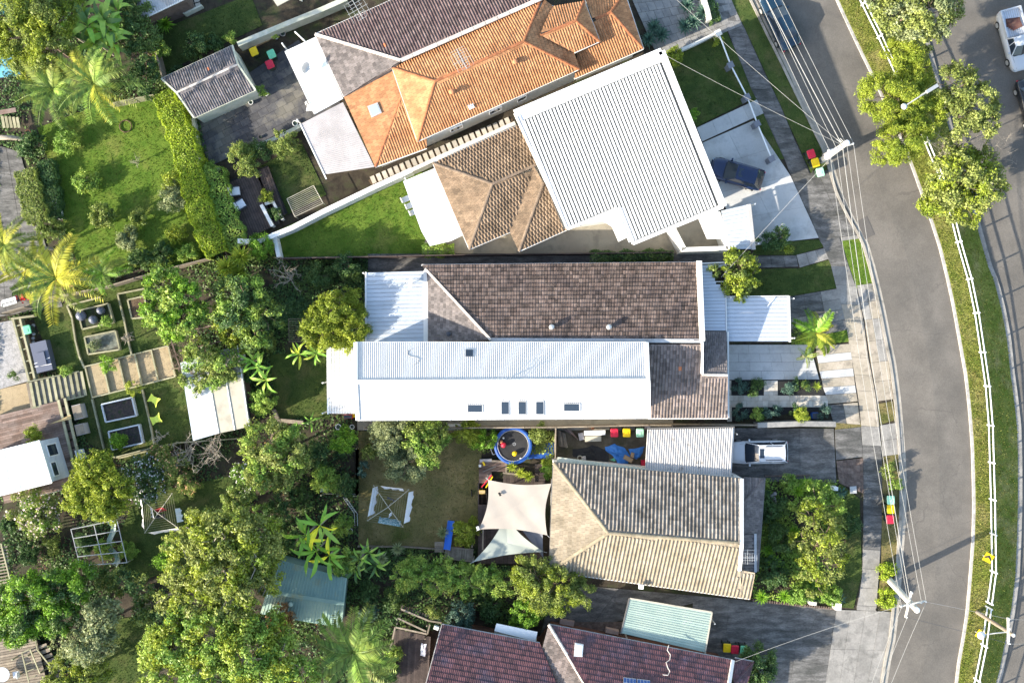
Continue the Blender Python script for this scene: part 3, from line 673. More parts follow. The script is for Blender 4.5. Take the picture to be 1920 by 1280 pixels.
# ------------------------------------------------------------------ house with the big white ribbed roof (middle top)
Z = 6.0
h = house('two storey house with large white ribbed metal roof and brown tiled rear roof', 1150, 280)
w1 = [P(965, 213, Z), P(1240, 97, Z), P(1356, 388, Z), P(1187, 457, Z), P(1160, 391, Z), P(1064, 429, Z)]
walls(h, [P(968, 216, Z), P(1238, 100, Z), P(1352, 386, Z), P(1066, 425, Z)], M_renderw, 5.8, .5)
MB().slab(w1, .12).obj('roof', M_white2, h)
def wl(t, s, z=Z):   # t across the ribs, s along them
    a = lerp(Vector((977, 222)), Vector((1236, 113)), t); e = Vector((116, 291))
    return P(a.x+e.x*s, a.y+e.y*s, z)
n_ = 42
MB().slab([wl(-.01, .015, Z+.02), wl(1.01, .015, Z+.02), wl(1.01, .94, Z+.02), wl(.366, .94, Z+.02), wl(.366, .71, Z+.02), wl(-.01, .71, Z+.02)], .03).obj('roof_underlay', M_ribs, h)
for i in range(n_):
    t0, t1 = i/n_, (i+1)/n_; s1 = .705 if (t0+t1)/2 < .365 else .935; e_ = .0055
    p = [wl(t0+e_, .02, Z+.11), wl(t1-e_, .02, Z+.11), wl(t1-e_, s1, Z+.11), wl(t0+e_, s1, Z+.11)]
    MB().slab(p, .085).obj('roof_panel', M_white2, h)
pw = .32
for a, b in ((w1[0], w1[1]), (w1[1], w1[2])): MB().bar(a+Vector((0, 0, .05)), b+Vector((0, 0, .05)), pw*1.6, .16).obj('parapet', M_white, h)
for a, b in ((w1[2], w1[3]), (w1[4], w1[5])): gutter(h, a, b, M_white, .22, .16)
for a, b in ((w1[0], w1[5]), (w1[4], w1[3])):
    gutter(h, a, b, M_white, .16, .22); d_ = (w1[1]-w1[0]).normalized()*.22
    MB().bar(a+d_-Vector((0, 0, -.015)), b+d_+Vector((0, 0, .015)), .26, .06).obj('box_gutter', M_zinc, h)
lowz = 4.2
MB().slab([P(1110, 400, lowz), P(1160, 385, lowz), P(1186, 440, lowz), P(1160, 453, lowz), P(1148, 425, lowz)], .15).obj('lower_roof', M_white, h)
E_, RG = 3.3, 5.0
ap, r2 = P(923, 345, RG), P(1012, 306, RG)
A_, B_, C_, D_ = P(880, 467, E_), P(812, 306, E_), P(970, 236, E_), P(956, 435, E_)
roof_tiles(h, [B_, A_, ap], M_ttan, .24, .33, 'double', .03)
roof_tiles(h, [C_, B_, ap, P(1030, 298, RG), P(990, 228, E_)], M_ttan, .27, .36, 'roll', .075)
val = P(1004, 318, RG-.15)
roof_tiles(h, [A_, D_, val, ap], M_ttan, .27, .36, 'roll', .075)
roof_tiles(h, [P(973, 471, E_-.02), P(954, 430, E_-.02), P(1000, 310, RG), P(1019, 342, RG-.1)], M_ttan, .24, .33, 'double', .03)
roof_tiles(h, [P(973, 471, E_-.02), P(1062, 431, E_-.02), P(1040, 360, RG-.55), P(1019, 342, RG-.1)], M_ttan, .27, .36, 'roll', .075)
for a, b in ((A_, ap), (B_, ap), (ap, r2), (P(973, 471, E_), P(1019, 342, RG-.08))): caps(h, a, b, M_capb)
walls(h, [B_, P(1000, 226, E_), P(1062, 430, E_), P(973, 469, E_), D_, A_], M_renderw, E_-.12, .5)
for a, b in ((B_, A_), (A_, D_), (P(973, 471, E_), P(1062, 431, E_)), (C_, B_)): gutter(h, a, b)
Z = 2.9
pt = thing('patio_roof', 'flat white patio roof attached behind the brown tiled roof', 'patio roof', P(812, 390, 0))
MB().slab(PL([(756, 340), (814, 316), (870, 440), (845, 452), (806, 461), (790, 433)], Z), .12).obj('roof', M_white, pt)
posts(pt, [P(766, 345, 0), P(806, 452, 0)], Z-.14)
for i, (x, y) in enumerate(((763, 374), (771, 386), (778, 398))):
    c = thing('lounge_chair', ('white slatted lounge chair %s by the patio roof' % ('farthest up the lawn', 'in the middle of its row', 'nearest the hedge')[i]), 'chair', P(x, y, 0), 'white lounge chairs by the patio')
    b = P(x, y, 0); M3 = Matrix.Rotation(R(24), 3, 'Z')
    MB().box(b+Vector((0, 0, .38)), (.75, .45, .06), M=M3).obj('seat', M_white, c)
    MB().box(b+M3 @ Vector((-.42, 0, .55)), (.08, .45, .4), M=M3).obj('backrest', M_white, c)
    for sx in (-.3, .3):
        for sy in (-.18, .18): MB().box(b+M3 @ Vector((sx, sy, .17)), (.04, .04, .35), M=M3).obj('leg', M_white, c)
# walled front court
cw = thing('courtyard_wall', 'white rendered wall enclosing the small court below the ribbed roof', 'wall', P(1320, 440, 0))
zc = 2.3
for a, b, wd in (((1262, 428), (1283, 468), .42), ((1278, 468), (1368, 465), .35), ((1345, 398), (1367, 466), .45)):
    p, q = P(*a, zc), P(*b, zc); MB().bar(Vector((p.x, p.y, zc/2)), Vector((q.x, q.y, zc/2)), wd, zc).obj('wall', M_renderw, cw)
sheet('court_floor', [(1264, 420), (1345, 385), (1368, 465), (1282, 466)], .04, M_courty)
MB().slab(PL([(1310, 410), (1346, 396), (1362, 447), (1326, 448)], 2.0), .1).obj('canopy', M_white, cw)
cp = thing('carport', 'grey pan roof carport with peeling front fascia beside pale driveway', 'carport', P(1380, 425, 0))
trays(cp, PL([(1352, 395), (1366, 467), (1410, 467), (1404, 383)], 2.4), 11, M_panbw, .03, .04)
MB().bar(P(1404, 383, 2.42), P(1413, 468, 2.42), .3, .18).obj('fascia', M_palep, cp)
posts(cp, [P(1402, 390, 0), P(1409, 462, 0), P(1357, 400, 0)], 2.35)

# ------------------------------------------------------------------ orange and purple pair
h = house('semi detached house with hipped orange tile roof and skylight', 900, 200)
e, g = 3.6, 5.2
T = dict(w=.21, g=.34, prof='roll', amp=.05, lift=.02, stag=False)
TF = dict(w=.3, g=.33, prof='flat', amp=.01, lift=.045)
so_, nw = P(783, 265, e), P(736, 128, 3.85)
se, ap1, ap2 = P(1086, 130, e), P(815, 153, g), P(982, 78, g)
roof_tiles(h, [so_, se, ap2, ap1], M_torange, **T)
roof_tiles(h, [P(1016, -4, 3.95), nw, ap1, ap2], M_torange, **T)
roof_tiles(h, [nw, so_, ap1], M_torange, **TF)
roof_tiles(h, [se, P(1052, 25, 3.6), P(1020, 0, 4.0), ap2], M_torange, **TF)
p1, p2 = P(1013, 66, 4.75), P(1080, 39, 4.75)
roof_tiles(h, [P(1076, 99, 3.75), P(1124, 78, 3.75), p2, p1], M_torange, **T)
roof_tiles(h, [P(1095, 3, 3.75), P(1036, 13, 3.95), p1, p2], M_torange, **T)
roof_tiles(h, [P(1124, 78, 3.75), P(1095, 3, 3.75), p2], M_torange, **TF)
roof_tiles(h, [P(1077, 148, 2.8), P(1206, 92, 2.8), P(1145, 23, 3.55), P(1088, 56, 3.55)], M_torange, **T)
roof_tiles(h, [P(1206, 92, 2.8), P(1170, -14, 2.8), P(1145, 23, 3.55)], M_torange, **TF)
roof_tiles(h, [P(1170, -14, 2.8), P(1095, -10, 2.8), P(1110, 36, 3.55), P(1145, 23, 3.55)], M_torange, **T)
wa, wb, wc, wd_ = P(645, 182, 2.75), P(704, 313, 2.75), P(754, 178, 3.5), P(740, 132, 3.55)
roof_tiles(h, [wa, wb, wc, wd_], M_torange, **TF)
roof_tiles(h, [wb, P(800, 278, 2.75), P(800, 255, 3.0), P(756, 176, 3.5)], M_torange, **T)
for a, b in ((so_, ap1), (nw, ap1), (ap1, ap2), (se, ap2), (P(1016, -4, 3.95), ap2), (p1, p2), (P(1124, 78, 3.75), p2), (P(1095, 3, 3.75), p2), (P(1116, 36, 3.57), P(1145, 23, 3.57)), (P(1145, 23, 3.57), P(1204, 90, 2.82)), (P(1145, 23, 3.57), P(1170, -12, 2.82)), (wb, wc)):
    caps(h, a, b, M_torcap, .38, .12)
walls(h, [P(736, 130, e), so_, se, P(1050, 10, e), P(1010, 0, e)], M_render, e-.12, .12)
walls(h, [P(650, 186, 2.7), P(706, 308, 2.7), P(790, 272, 2.7), P(725, 145, 2.7)], M_render, 2.6, .2)
walls(h, [P(1077, 145, 2.8), P(1202, 92, 2.8), P(1168, -14, 2.8), P(1090, -10, 2.8)], M_render, 2.68, .3)
walls(h, [P(1060, 97, 3.75), P(1122, 77, 3.75), P(1094, 5, 3.75), P(1040, 20, 3.75)], M_render, 3.6, .15)
for a, b in ((so_, se), (nw, so_), (P(1077, 148, 2.8), P(1206, 92, 2.8)), (P(1206, 92, 2.8), P(1172, -10, 2.8)), (wb, P(800, 278, 2.75)), (P(1077, 99, 3.75), P(1124, 78, 3.75)), (P(1124, 78, 3.75), P(1095, 3, 3.75))): gutter(h, a, b)
skylight(h, [P(689, 200, 3.13), P(708, 193, 3.2), P(716, 212, 3.2), P(697, 221, 3.13)], M_sky, M_zinc)
q0, q1 = offset_poly([Vector((p.x, p.y, 0)) for p in (so_, se, P(1050, 10, e))], .10)[0:2]
for t0, t1 in ((.19, .27), (.44, .52), (.62, .68)):
    window(h, lerp(q0, q1, t0), lerp(q0, q1, t1), 1.6, 2.6)
for i, (x, y, z) in enumerate(((966, 118, 4.65), (848, 174, 4.75))):
    vent(('terracotta roof vent %s on the orange roof' % ('farther right', 'nearer the hip end')[i]), x, y, z, M_terra, .16, .5)
sp = thing('plumbing_flashing', 'white square pipe flashing low on the orange roof', 'vent pipe', P(883, 199, 3.9)); MB().box(P(883, 199, 4.02), (.45, .45, .05), R(24)).obj('plate', M_white, sp); MB().tube([P(883, 199, 3.95), P(883, 199, 4.35)], .05, 8).obj('pipe', M_zinc, sp)
antenna('spindly silver tv antenna on the orange roof ridge', 868, 122, 5.2, R(-62), .95)
h = house('semi detached house with dark purple tile roof and long white party cap', 760, 40)
pa, pb, pc = P(591, 65, 2.8), P(752, 114, 4.3), P(645, 182, 2.85)
roof_tiles(h, [P(830, -42, 2.8), pa, pb, P(1030, -8, 4.3)], M_tpurp, .23, .34, 'roll', .06, .03, False)
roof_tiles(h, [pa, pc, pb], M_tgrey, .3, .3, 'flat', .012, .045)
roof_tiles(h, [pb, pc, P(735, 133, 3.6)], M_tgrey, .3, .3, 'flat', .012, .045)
for i in range(12):
    a, b = lerp(pb, P(1024, -6, 4.3), i/12), lerp(pb, P(1024, -6, 4.3), (i+.97)/12); MB().bar(a+Vector((0, 0, .06)), b+Vector((0, 0, .06)), .3, .12).obj('party_cap', M_capm, h)
for i in range(7):
    a, b = lerp(pa, pb, i/7), lerp(pa, pb, (i+.97)/7); MB().bar(a+Vector((0, 0, .06)), b+Vector((0, 0, .06)), .22, .12).obj('hip_cap', M_capm, h)
walls(h, [P(596, 68, 2.8), P(830, -38, 2.8), P(1010, 0, 2.8), P(752, 114, 2.8), P(650, 178, 2.8)], M_render, 2.68, .3)
gutter(h, P(830, -42, 2.8), pa); gutter(h, pa, pc)
antenna('tall silver tv antenna with long elements on the purple roof', 676, 30, 3.5, R(-60), 1.1, 8, 1.8)
pt = thing('patio_roof', 'flat bright white patio roof carrying a satellite dish', 'patio roof', P(590, 145, 0))
MB().slab(PL([(535, 96), (591, 70), (643, 185), (590, 214)], 2.75), .1).obj('roof', M_white, pt)
posts(pt, [P(543, 100, 0), P(566, 150, 0), P(587, 206, 0)], 2.65)
MB().bar(P(535, 97, 2.7), P(590, 214, 2.7), .1, .16).obj('gutter', M_gutter, pt)
dish('grey mesh satellite dish on the bright white patio roof', 577, 132, 2.8, R(-25), .42)
pt = thing('patio_roof', 'pinkish grey corrugated patio roof below the orange roof', 'patio roof', P(630, 270, 0))
corrugated(pt, PL([(563, 233), (609, 327), (617, 347), (609, 331)], 2.7)[:2]+PL([(702, 313), (643, 192)], 2.8), M_pinkg, .16, .03)
MB().bar(P(563, 233, 2.7), P(612, 336, 2.7), .1, .14).obj('gutter', M_gutter, pt)
posts(pt, [P(570, 238, 0), P(612, 322, 0)], 2.6)
# garage with slate tiles
h = house('small gabled garage with bluish slate tiles and rusty red corner', 392, 155, 'garage', 'garage')
a, b, c, d, r0, r1 = P(303, 148, 2.5), P(436, 86, 2.5), P(479, 169, 2.5), P(364, 221, 2.5), P(331, 174, 3.2), P(446, 121, 3.2)
roof_tiles(h, [b, a, r0, r1], M_tgar, .2, .33, 'roll', .05, .03, False)
roof_tiles(h, [d, c, r1, r0], M_tgar, .2, .33, 'roll', .05, .03, False)
caps(h, r0, r1, M_capm, .4, .1)
walls(h, [a, b, c, d], M_renderg, 2.4, .1)
for p, q in ((b, r1), (r1, c), (a, r0), (r0, d)): MB().bar(p, q, .14, .16).obj('barge_board', M_renderg, h)
gutter(h, d, c, M_renderg); gutter(h, a, b, M_renderg)

# ------------------------------------------------------------------ brown roof cottage (the long centre lot)
e, g = 3.0, 5.1
h = house('long single storey semi with brown tile roof and white parapet end', 1050, 565)
n0, n1, ra, rb, w0, w1 = P(790, 497, e), P(1307, 492, e), P(920, 637, g), P(1313, 639, g), P(803, 511, e+.05), P(803, 641, e+.05)
roof_tiles(h, [n1, n0, ra, rb], M_tbrown, .25, .345, 'double', .03, .075, False)
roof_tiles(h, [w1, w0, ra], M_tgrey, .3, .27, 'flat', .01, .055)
MB().bar(P(797, 504, e+.1), ra+Vector((0, 0, .08)), .2, .14).obj('hip_cap', M_capm, h)
MB().bar(ra, rb, .3, .2).obj('party_cap', M_zinc, h)
walls(h, [P(792, 500, e), P(1306, 495, e), P(1313, 640, e), P(803, 641, e)], M_brickb, e-.12, .3)
for i in range(6):
    a, b = lerp(P(1310, 491, e), P(1316, 640, g), i/6), lerp(P(1310, 491, e), P(1316, 640, g), (i+.985)/6)
    MB().bar(a+Vector((0, 0, .02)), b+Vector((0, 0, .02)), .42, .5).obj('parapet', M_renderw, h)
gutter(h, n0, n1)
for i, (x, y, z) in enumerate(((1034, 613, 4.75), (1141, 613, 4.75))): vent('grey metal roof vent %s on the brown roof' % ('left of its twin', 'right of its twin')[i], x, y, z, M_metal, .16, .5)
vent('small dark round vent on the grey tiled hip end', 841, 626, 3.9, M_darkm, .14, .25)
pt = thing('patio_roof', 'weathered white pan patio roof with a satellite dish at brown roof end', 'patio roof', P(745, 577, 0))
trays(pt, PL([(686, 643), (686, 511), (797, 508), (797, 640)], 2.75), 17, M_panbw, .035, .05)
MB().bar(P(686, 510, 2.72), P(686, 645, 2.72), .12, .16).obj('gutter', M_gutter, pt)
MB().slab(PL([(794, 507), (806, 507), (806, 641), (794, 641)], 2.85), .05).obj('flashing', M_renderw, pt)
posts(pt, [P(690, 516, 0), P(690, 638, 0)], 2.65)
dish('pale grey satellite dish on the weathered pan patio roof', 771, 532, 2.8, R(175), .42, M_pinkg)
pt = thing('porch_roof', 'pale pan porch roof with missing sheets beside white parapet', 'porch roof', P(1336, 560, 0))
sh = {k: v for k, v in zip(range(13, 19), (.80, .62, .58, .52, .48, .45))}; sh[12] = .9; sh[11] = .98
trays(pt, PL([(1320, 620), (1313, 497), (1359, 495), (1361, 620)], 2.8), 20, M_panw, .03, .035, short={20-1-k+0: v for k, v in ()} or sh)
for i in range(8): MB().bar(P(1330, 528+i*11.5, 2.74), P(1360, 528+i*11.5, 2.74), .05, .05).obj('batten', M_white, pt)
MB().bar(P(1313, 494, 2.78), P(1360, 492, 2.78), .1, .14).obj('gutter', M_gutter, pt); MB().bar(P(1360, 492, 2.78), P(1362, 622, 2.78), .08, .14).obj('gutter', M_gutter, pt)
posts(pt, [P(1356, 500, 0), P(1357, 560, 0)], 2.7)
cp = thing('carport', 'clean pale pan carport standing on the front driveway beside the palm', 'carport', P(1420, 600, 0))
trays(cp, PL([(1362, 640), (1360, 558), (1478, 557), (1480, 640)], 2.55), 11, M_panw, .03, .035)
MB().bar(P(1479, 555, 2.53), P(1481, 641, 2.53), .14, .16).obj('gutter', M_gutter, cp); MB().bar(P(1360, 556, 2.56), P(1479, 555, 2.56), .08, .1).obj('flashing', M_white, cp)
MB().bar(P(1438, 575, 2.66), P(1453, 557, 2.66), .06, .04).obj('pipe', M_white, cp)
posts(cp, [P(1472, 562, 0), P(1473, 634, 0), P(1372, 562, 0)], 2.5)

# ------------------------------------------------------------------ white gabled house
e, g = 5.5, 6.9
h = house('two storey white house with corrugated gabled roof and roof windows', 940, 715)
a, b, c, d = P(667, 642, e), P(1212, 642, e), P(1216, 783, e), P(671, 787, e); r0, r1 = P(667, 716, g), P(1215, 713, g)
corrugated(h, [b, a, r0, r1], M_corr, .16, .05)
corrugated(h, [d, c, r1, r0], M_corr, .16, .03)
MB().bar(r0+Vector((0, 0, .05)), r1+Vector((0, 0, .05)), .3, .06).obj('ridge_cap', M_white2, h)
for p, q in ((b, r1), (r1, c), (a, r0), (r0, d)): MB().bar(p+Vector((0, 0, .05)), q+Vector((0, 0, .05)), .3, .16).obj('barge_board', M_white, h)
q = offset_poly([Vector((p.x, p.y, 0)) for p in (a, b, c, d)], .35)
m = MB().prism(q, -.05, e-.1)
for i, j, r_ in ((0, 3, r0), (1, 2, r1)):
    m.face([Vector((q[i].x, q[i].y, e-.1)), Vector((q[j].x, q[j].y, e-.1)), Vector((q[i].x, (q[i].y+q[j].y)/2, g-.15))])
m.obj('wall', M_renderw, h)
gutter(h, d, c); gutter(h, a, b)
for i in range(11):
    p = lerp(d, c, (i+.5)/11); MB().box(p+Vector((0, -.08, .03)), (.05, .06, .06)).obj('gutter_bracket', M_zinc, h)
def hs(x, y):   # a point on the lit slope
    t = (785-y)/(785-714.5); return P(x, y, lerp(e, g, t))
def hn(x, y):
    t = (y-642)/(715-642); return P(x, y, lerp(e, g, t))
for x0, x1, y0, y1 in ((875, 906, 758, 773), (939, 955, 751, 778), (971, 987, 751, 778), (1004, 1020, 751, 778), (1055, 1088, 756, 771)):
    skylight(h, [hs(x0, y1), hs(x1, y1), hs(x1, y0), hs(x0, y0)], M_glass, M_zinc, 'roof_window')
skylight(h, [hn(872, 669), hn(888, 669), hn(888, 654), hn(872, 654)], M_glass, M_zinc, 'roof_window')
antenna('low silver tv antenna on the white corrugated ridge', 938, 717, 6.9, R(20), 1.0, 7, .7, False)
cb = thing('roof_cable', 'thin grey cable curling on the white corrugated roof', 'cable', hn(765, 654))
MB().tube([hn(x, y)+Vector((0, 0, .07)) for x, y in ((773, 654), (765, 658), (764, 664), (770, 668), (781, 670), (787, 674), (784, 679), (776, 684))], .025, 5).obj('cable', M_zinc, cb)
pg = thing('pergola', 'white pergola with translucent slatted roof at the white house end', 'pergola', P(642, 715, 0))
z = 2.9
for i in range(9):
    y = 654+i*14.8; MB().bar(P(614, y, z), P(669, y, z), .06, .1).obj('beam', M_white, pg)
for i in range(18):
    x = 617+i*3.0; MB().bar(P(x, 651, z+.1), P(x, 775, z+.1), .07, .04).obj('slat', M_white, pg)
sheet('terrace', [(620, 652), (690, 650), (690, 776), (622, 775)], .05, M_pinkg)
for x in (614, 670): MB().bar(P(x, 650, z), P(x+1, 776, z), .1, .16).obj('beam', M_white, pg)
posts(pg, [P(616, 655, 0), P(617, 715, 0), P(617, 770, 0)], z-.1)
h = house('front half of semi with pinkish weathered tile roof and shaded porch hip', 1290, 715)
T = dict(w=.25, g=.34, prof='roll', amp=.06, lift=.06, stag=False)
roof_tiles(h, [P(1215, 783, 3.0), P(1316, 783, 3.0), P(1316, 645, 5.05), P(1215, 645, 5.05)], M_tmix, **T)
roof_tiles(h, [P(1316, 783, 3.0), P(1364, 783, 3.0), P(1364, 703, 4.2), P(1316, 703, 4.2)], M_tmix, **T)
roof_tiles(h, [P(1362, 622, 2.95), P(1318, 622, 2.95), P(1318, 702, 4.2), P(1363, 702, 4.2)], M_tdark, w=.3, g=.3, prof='double', amp=.03, lift=.04)  # white house's shadow over this porch slope is put into the darker tile
caps(h, P(1316, 702, 4.24), P(1364, 703, 4.24), M_capm); MB().bar(P(1316, 640, 5.1), P(1316, 700, 4.5), .14, .5).obj('flashing', M_white, h)
walls(h, [P(1210, 650, 3), P(1362, 650, 3), P(1362, 780, 3), P(1210, 780, 3)], M_render, 2.9, .35)
gutter(h, P(1215, 784, 3.0), P(1364, 784, 3.0)); gutter(h, P(1365, 622, 2.95), P(1366, 783, 3.0))
# ------------------------------------------------------------------ beige tile house
e, g = 3.2, 5.0
h = house('detached bungalow with large beige concrete tile hip roof', 1210, 1000)
nw, ne, ap, rd, sw, se = P(1038, 867, e), P(1388, 897, e), P(1141, 999, g), P(1386, 1018, g), P(1030, 1070, e), P(1405, 1122, e)
roof_tiles(h, [ne, nw, ap, rd], M_tbeiged, .30, .38, 'roll', .12, .03, False)
roof_tiles(h, [sw, nw, ap], M_tbeige, .3, .36, 'flat', .012, .075)
T = dict(w=.30, g=.38, prof='roll', amp=.09, lift=.015, stag=False)
roof_tiles(h, [sw, P(1390, 1120, e), rd, ap], M_tbeige, **T)
roof_tiles(h, [P(1388, 1120, e), P(1406, 1122, e), P(1416, 1073, 4.05), P(1388, 1068, 4.1)], M_tbeige, **T)
for a, b in ((nw, ap), (sw, ap), (ap, rd)): caps(h, a, b, M_caps, .42, .15)
for a, b in ((P(1390, 897, e), P(1390, 1020, g)), (P(1390, 1018, g), P(1386, 1068, 4.15))): MB().bar(a+Vector((0, 0, .05)), b+Vector((0, 0, .05)), .3, .2).obj('barge_board', M_gutter, h)
walls(h, [P(1040, 868, e), P(1390, 898, e), P(1404, 1118, e), P(1034, 1066, e)], M_renderw, e-.1, -.08)
MB().bar(P(1045, 862, 2.9), P(1213, 884, 2.9), .5, .16).obj('eave_soffit', M_renderg, h)
for a, b, m_ in ((nw, ne, M_gutd), (sw, se, M_gutter), (sw, nw, M_gutd)): gutter(h, a, b, m_)
e2 = 2.6
roof_tiles(h, [P(1433, 896, e2), P(1394, 894, e2), P(1394, 940, 3.2), P(1396, 940, 3.2)], M_tdark, .27, .34, 'roll', .06, .03, False)
roof_tiles(h, [P(1420, 1070, e2), P(1433, 896, e2), P(1394, 942, 3.2), P(1394, 1070, 3.2)], M_tdark, .3, .3, 'flat', .012, .04)
caps(h, P(1431, 899, e2+.05), P(1394, 942, 3.25), M_tdark, .4, .1); gutter(h, P(1434, 896, e2), P(1421, 1071, e2), M_gutd)
walls(h, [P(1390, 898, e2), P(1430, 898, e2), P(1416, 1070, e2), P(1390, 1070, e2)], M_brick, e2-.1, .3)
roof_tiles(h, [P(1416, 1070, 3.15), P(1416, 1002, 3.15), P(1392, 1002, 3.6), P(1392, 1070, 3.6)], M_tdark, .27, .34, 'roll', .06, .03, False)
MB().bar(P(1416, 1000, 3.25), P(1416, 1072, 3.25), .2, .14).obj('barge_board', M_zinc, h)
bx = thing('roof_vent', 'white square box vent low on the beige roof', 'roof vent', P(1202, 1099, 3.45)); MB().box(P(1202, 1099, 3.65), (.36, .34, .3), R(-6)).obj('cowl', M_white, bx)
antenna('white forked tv antenna beside the beige roof gable', 1398, 1040, 4.0, R(0), .75, 8, 1.0)
cp = thing('carport', 'corrugated pale carport in front of the parked white wagon', 'carport', P(1292, 850, 0))
corrugated(cp, PL([(1209, 886), (1371, 897), (1377, 802), (1214, 805)], 2.75), M_palep, .19, .07)
MB().bar(P(1214, 803, 2.75), P(1377, 800, 2.75), .1, .12).obj('gutter', M_gutd, cp); posts(cp, [P(1222, 810, 0), P(1368, 808, 0), P(1362, 885, 0), P(1222, 880, 0)], 2.65, M_metal)

# ------------------------------------------------------------------ maroon roofed house at the bottom
e, g = 3.2, 5.3
h = house('house with glossy maroon tile roofs at the bottom edge', 1080, 1240)
T = dict(w=.30, g=.40, prof='double', amp=.03, lift=.045)
roof_tiles(h, [P(1012, 1205, e), P(829, 1170, e), P(786, 1330, g), P(1065, 1330, g)], M_tred, **T)
roof_tiles(h, [P(1029, 1170, e), P(1014, 1226, e+.1), P(1050, 1290, e+.4), P(1120, 1320, g)], M_tmix, w=.3, g=.26, prof='flat', amp=.01, lift=.05)
roof_tiles(h, [P(1374, 1237, e), P(1029, 1170, e), P(1120, 1320, g), P(1360, 1340, g)], M_tred, **T)
caps(h, P(1029, 1170, e+.03), P(1120, 1320, g+.03), M_capm, .42, .13); MB().bar(P(1014, 1226, e+.15), P(1052, 1292, e+.6), .2, .14).obj('valley_cap', M_capm, h)
roof_tiles(h, [P(1413, 1240, 2.9), P(1378, 1233, 2.9), P(1372, 1262, 3.4), P(1376, 1280, 3.4)], M_tred, **T)
roof_tiles(h, [P(1395, 1300, 2.9), P(1413, 1240, 2.9), P(1376, 1280, 3.4), P(1370, 1310, 3.4)], M_tred, w=.3, g=.3, prof='flat', amp=.01, lift=.05)
MB().bar(P(1374, 1237, e+.06), P(1358, 1340, g+.06), .25, .2).obj('barge_board', M_gutter, h)
caps(h, P(1413, 1240, 2.95), P(1376, 1280, 3.45), M_tred, .4, .1)
walls(h, [P(832, 1174, e), P(1010, 1207, e), P(1032, 1176, e), P(1370, 1242, e), P(1355, 1400, e), P(780, 1400, e)], M_brick, e-.15, .35)
for a, b in ((P(829, 1170, e), P(1012, 1205, e)), (P(829, 1170, e), P(786, 1330, e)), (P(1029, 1170, e), P(1374, 1237, e)), (P(1413, 1240, 2.9), P(1378, 1233, 2.9))): gutter(h, a, b, M_zinc)
zz = lambda x, y: e+.14+(g-e)*((y-1170-(x-1029)*.19)/130)
skylight(h, [P(1076, 1229, zz(1076, 1229)), P(1092, 1230, zz(1092, 1230)), P(1094, 1207, zz(1094, 1207)), P(1078, 1204, zz(1078, 1204))], M_white, M_gutter)
for i in range(2):
    p = thing('solar_panel', 'blue solar panel on the maroon roof, %s of the pair' % ('left', 'right')[i], 'solar panel', P(1182+i*26, 1276, zz(1182, 1276)), 'solar panels on the maroon roof')
    x0 = 1169+i*26; q = [P(x, y, zz(x, y)+.12) for x, y in ((x0, 1310), (x0+24, 1312), (x0+24, 1272+i*3), (x0, 1269+i*3))]
    MB().slab(q, .04).obj('frame', M_metal, p)
    for a in range(4):
        for b in range(4):
            f = lambda u, v: lerp(lerp(q[0], q[1], u), lerp(q[3], q[2], u), v)+Vector((0, 0, .005))
            MB().face([f((a+.07)/4, (b+.07)/4), f((a+.93)/4, (b+.07)/4), f((a+.93)/4, (b+.93)/4), f((a+.07)/4, (b+.93)/4)]).obj('cell', M_pv, p)
cb = thing('roof_cable', 'pale hose curling down the maroon roof', 'cable', P(1250, 1235, zz(1250, 1235)))
MB().tube([P(x, y, zz(x, y)+.1) for x, y in ((1254, 1209), (1251, 1218), (1257, 1227), (1256, 1236), (1249, 1241), (1252, 1251), (1256, 1258), (1252, 1265), (1243, 1264))], .035, 5).obj('cable', M_capm, cb)
aw = thing('awning', 'white sheet awning over the side door of the maroon house', 'awning', P(967, 1185, 0))
MB().slab(PL([(927, 1182), (1004, 1202), (1008, 1184), (931, 1168)], 2.7), .06).obj('sheet', M_white2, aw)
MB().bar(P(927, 1184, 2.6), P(1004, 1205, 2.6), .2, .12).obj('beam', M_courty, aw); posts(aw, [P(932, 1172, 0), P(1004, 1187, 0)], 2.6)
cp = thing('carport', 'pale green ribbed carport between the beige and maroon roofs', 'carport', P(1250, 1172, 0))
trays(cp, PL([(1165, 1186), (1181, 1122), (1334, 1148), (1321, 1222)], 2.7), 16, M_green, .03, .035)
MB().bar(P(1164, 1187, 2.68), P(1180, 1121, 2.68), .1, .14).obj('gutter', M_gutd, cp); MB().bar(P(1181, 1121, 2.7), P(1335, 1147, 2.7), .1, .1).obj('flashing', M_cream, cp); MB().bar(P(1335, 1147, 2.7), P(1322, 1223, 2.7), .1, .1).obj('flashing', M_cream, cp)
posts(cp, [P(1184, 1126, 0), P(1170, 1182, 0), P(1328, 1152, 0), P(1317, 1216, 0)], 2.6, M_metal)
# green shed among the trees
h = house('dull green corrugated shed half hidden under the trees', 575, 1115, 'shed', 'shed')
a, b, c, d, r0, r1 = P(520, 1048, 2.4), P(649, 1083, 2.4), P(639, 1176, 2.4), P(488, 1150, 2.4), P(500, 1108, 3.0), P(644, 1131, 3.0)
corrugated(h, [b, a, r0, r1], M_greend, .24, .04, prof='rib'); corrugated(h, [d, c, r1, r0], M_greend, .24, .04, prof='rib')
MB().bar(r0, r1, .3, .08).obj('ridge_cap', M_greend, h); walls(h, [a, b, c, d], M_greend, 2.3, .15)
for p, q in ((b, r1), (r1, c)): MB().bar(p, q, .12, .14).obj('barge_board', M_greend, h)
dm = thing('roof_vent', 'pale dome vent on the green shed roof', 'roof vent', P(545, 1132, 2.85)); MB().lathe(P(545, 1132, 2.8), [(.2, 0), (.2, .15), (.14, .25), (.05, .3)], 12).obj('cowl', M_green, dm)
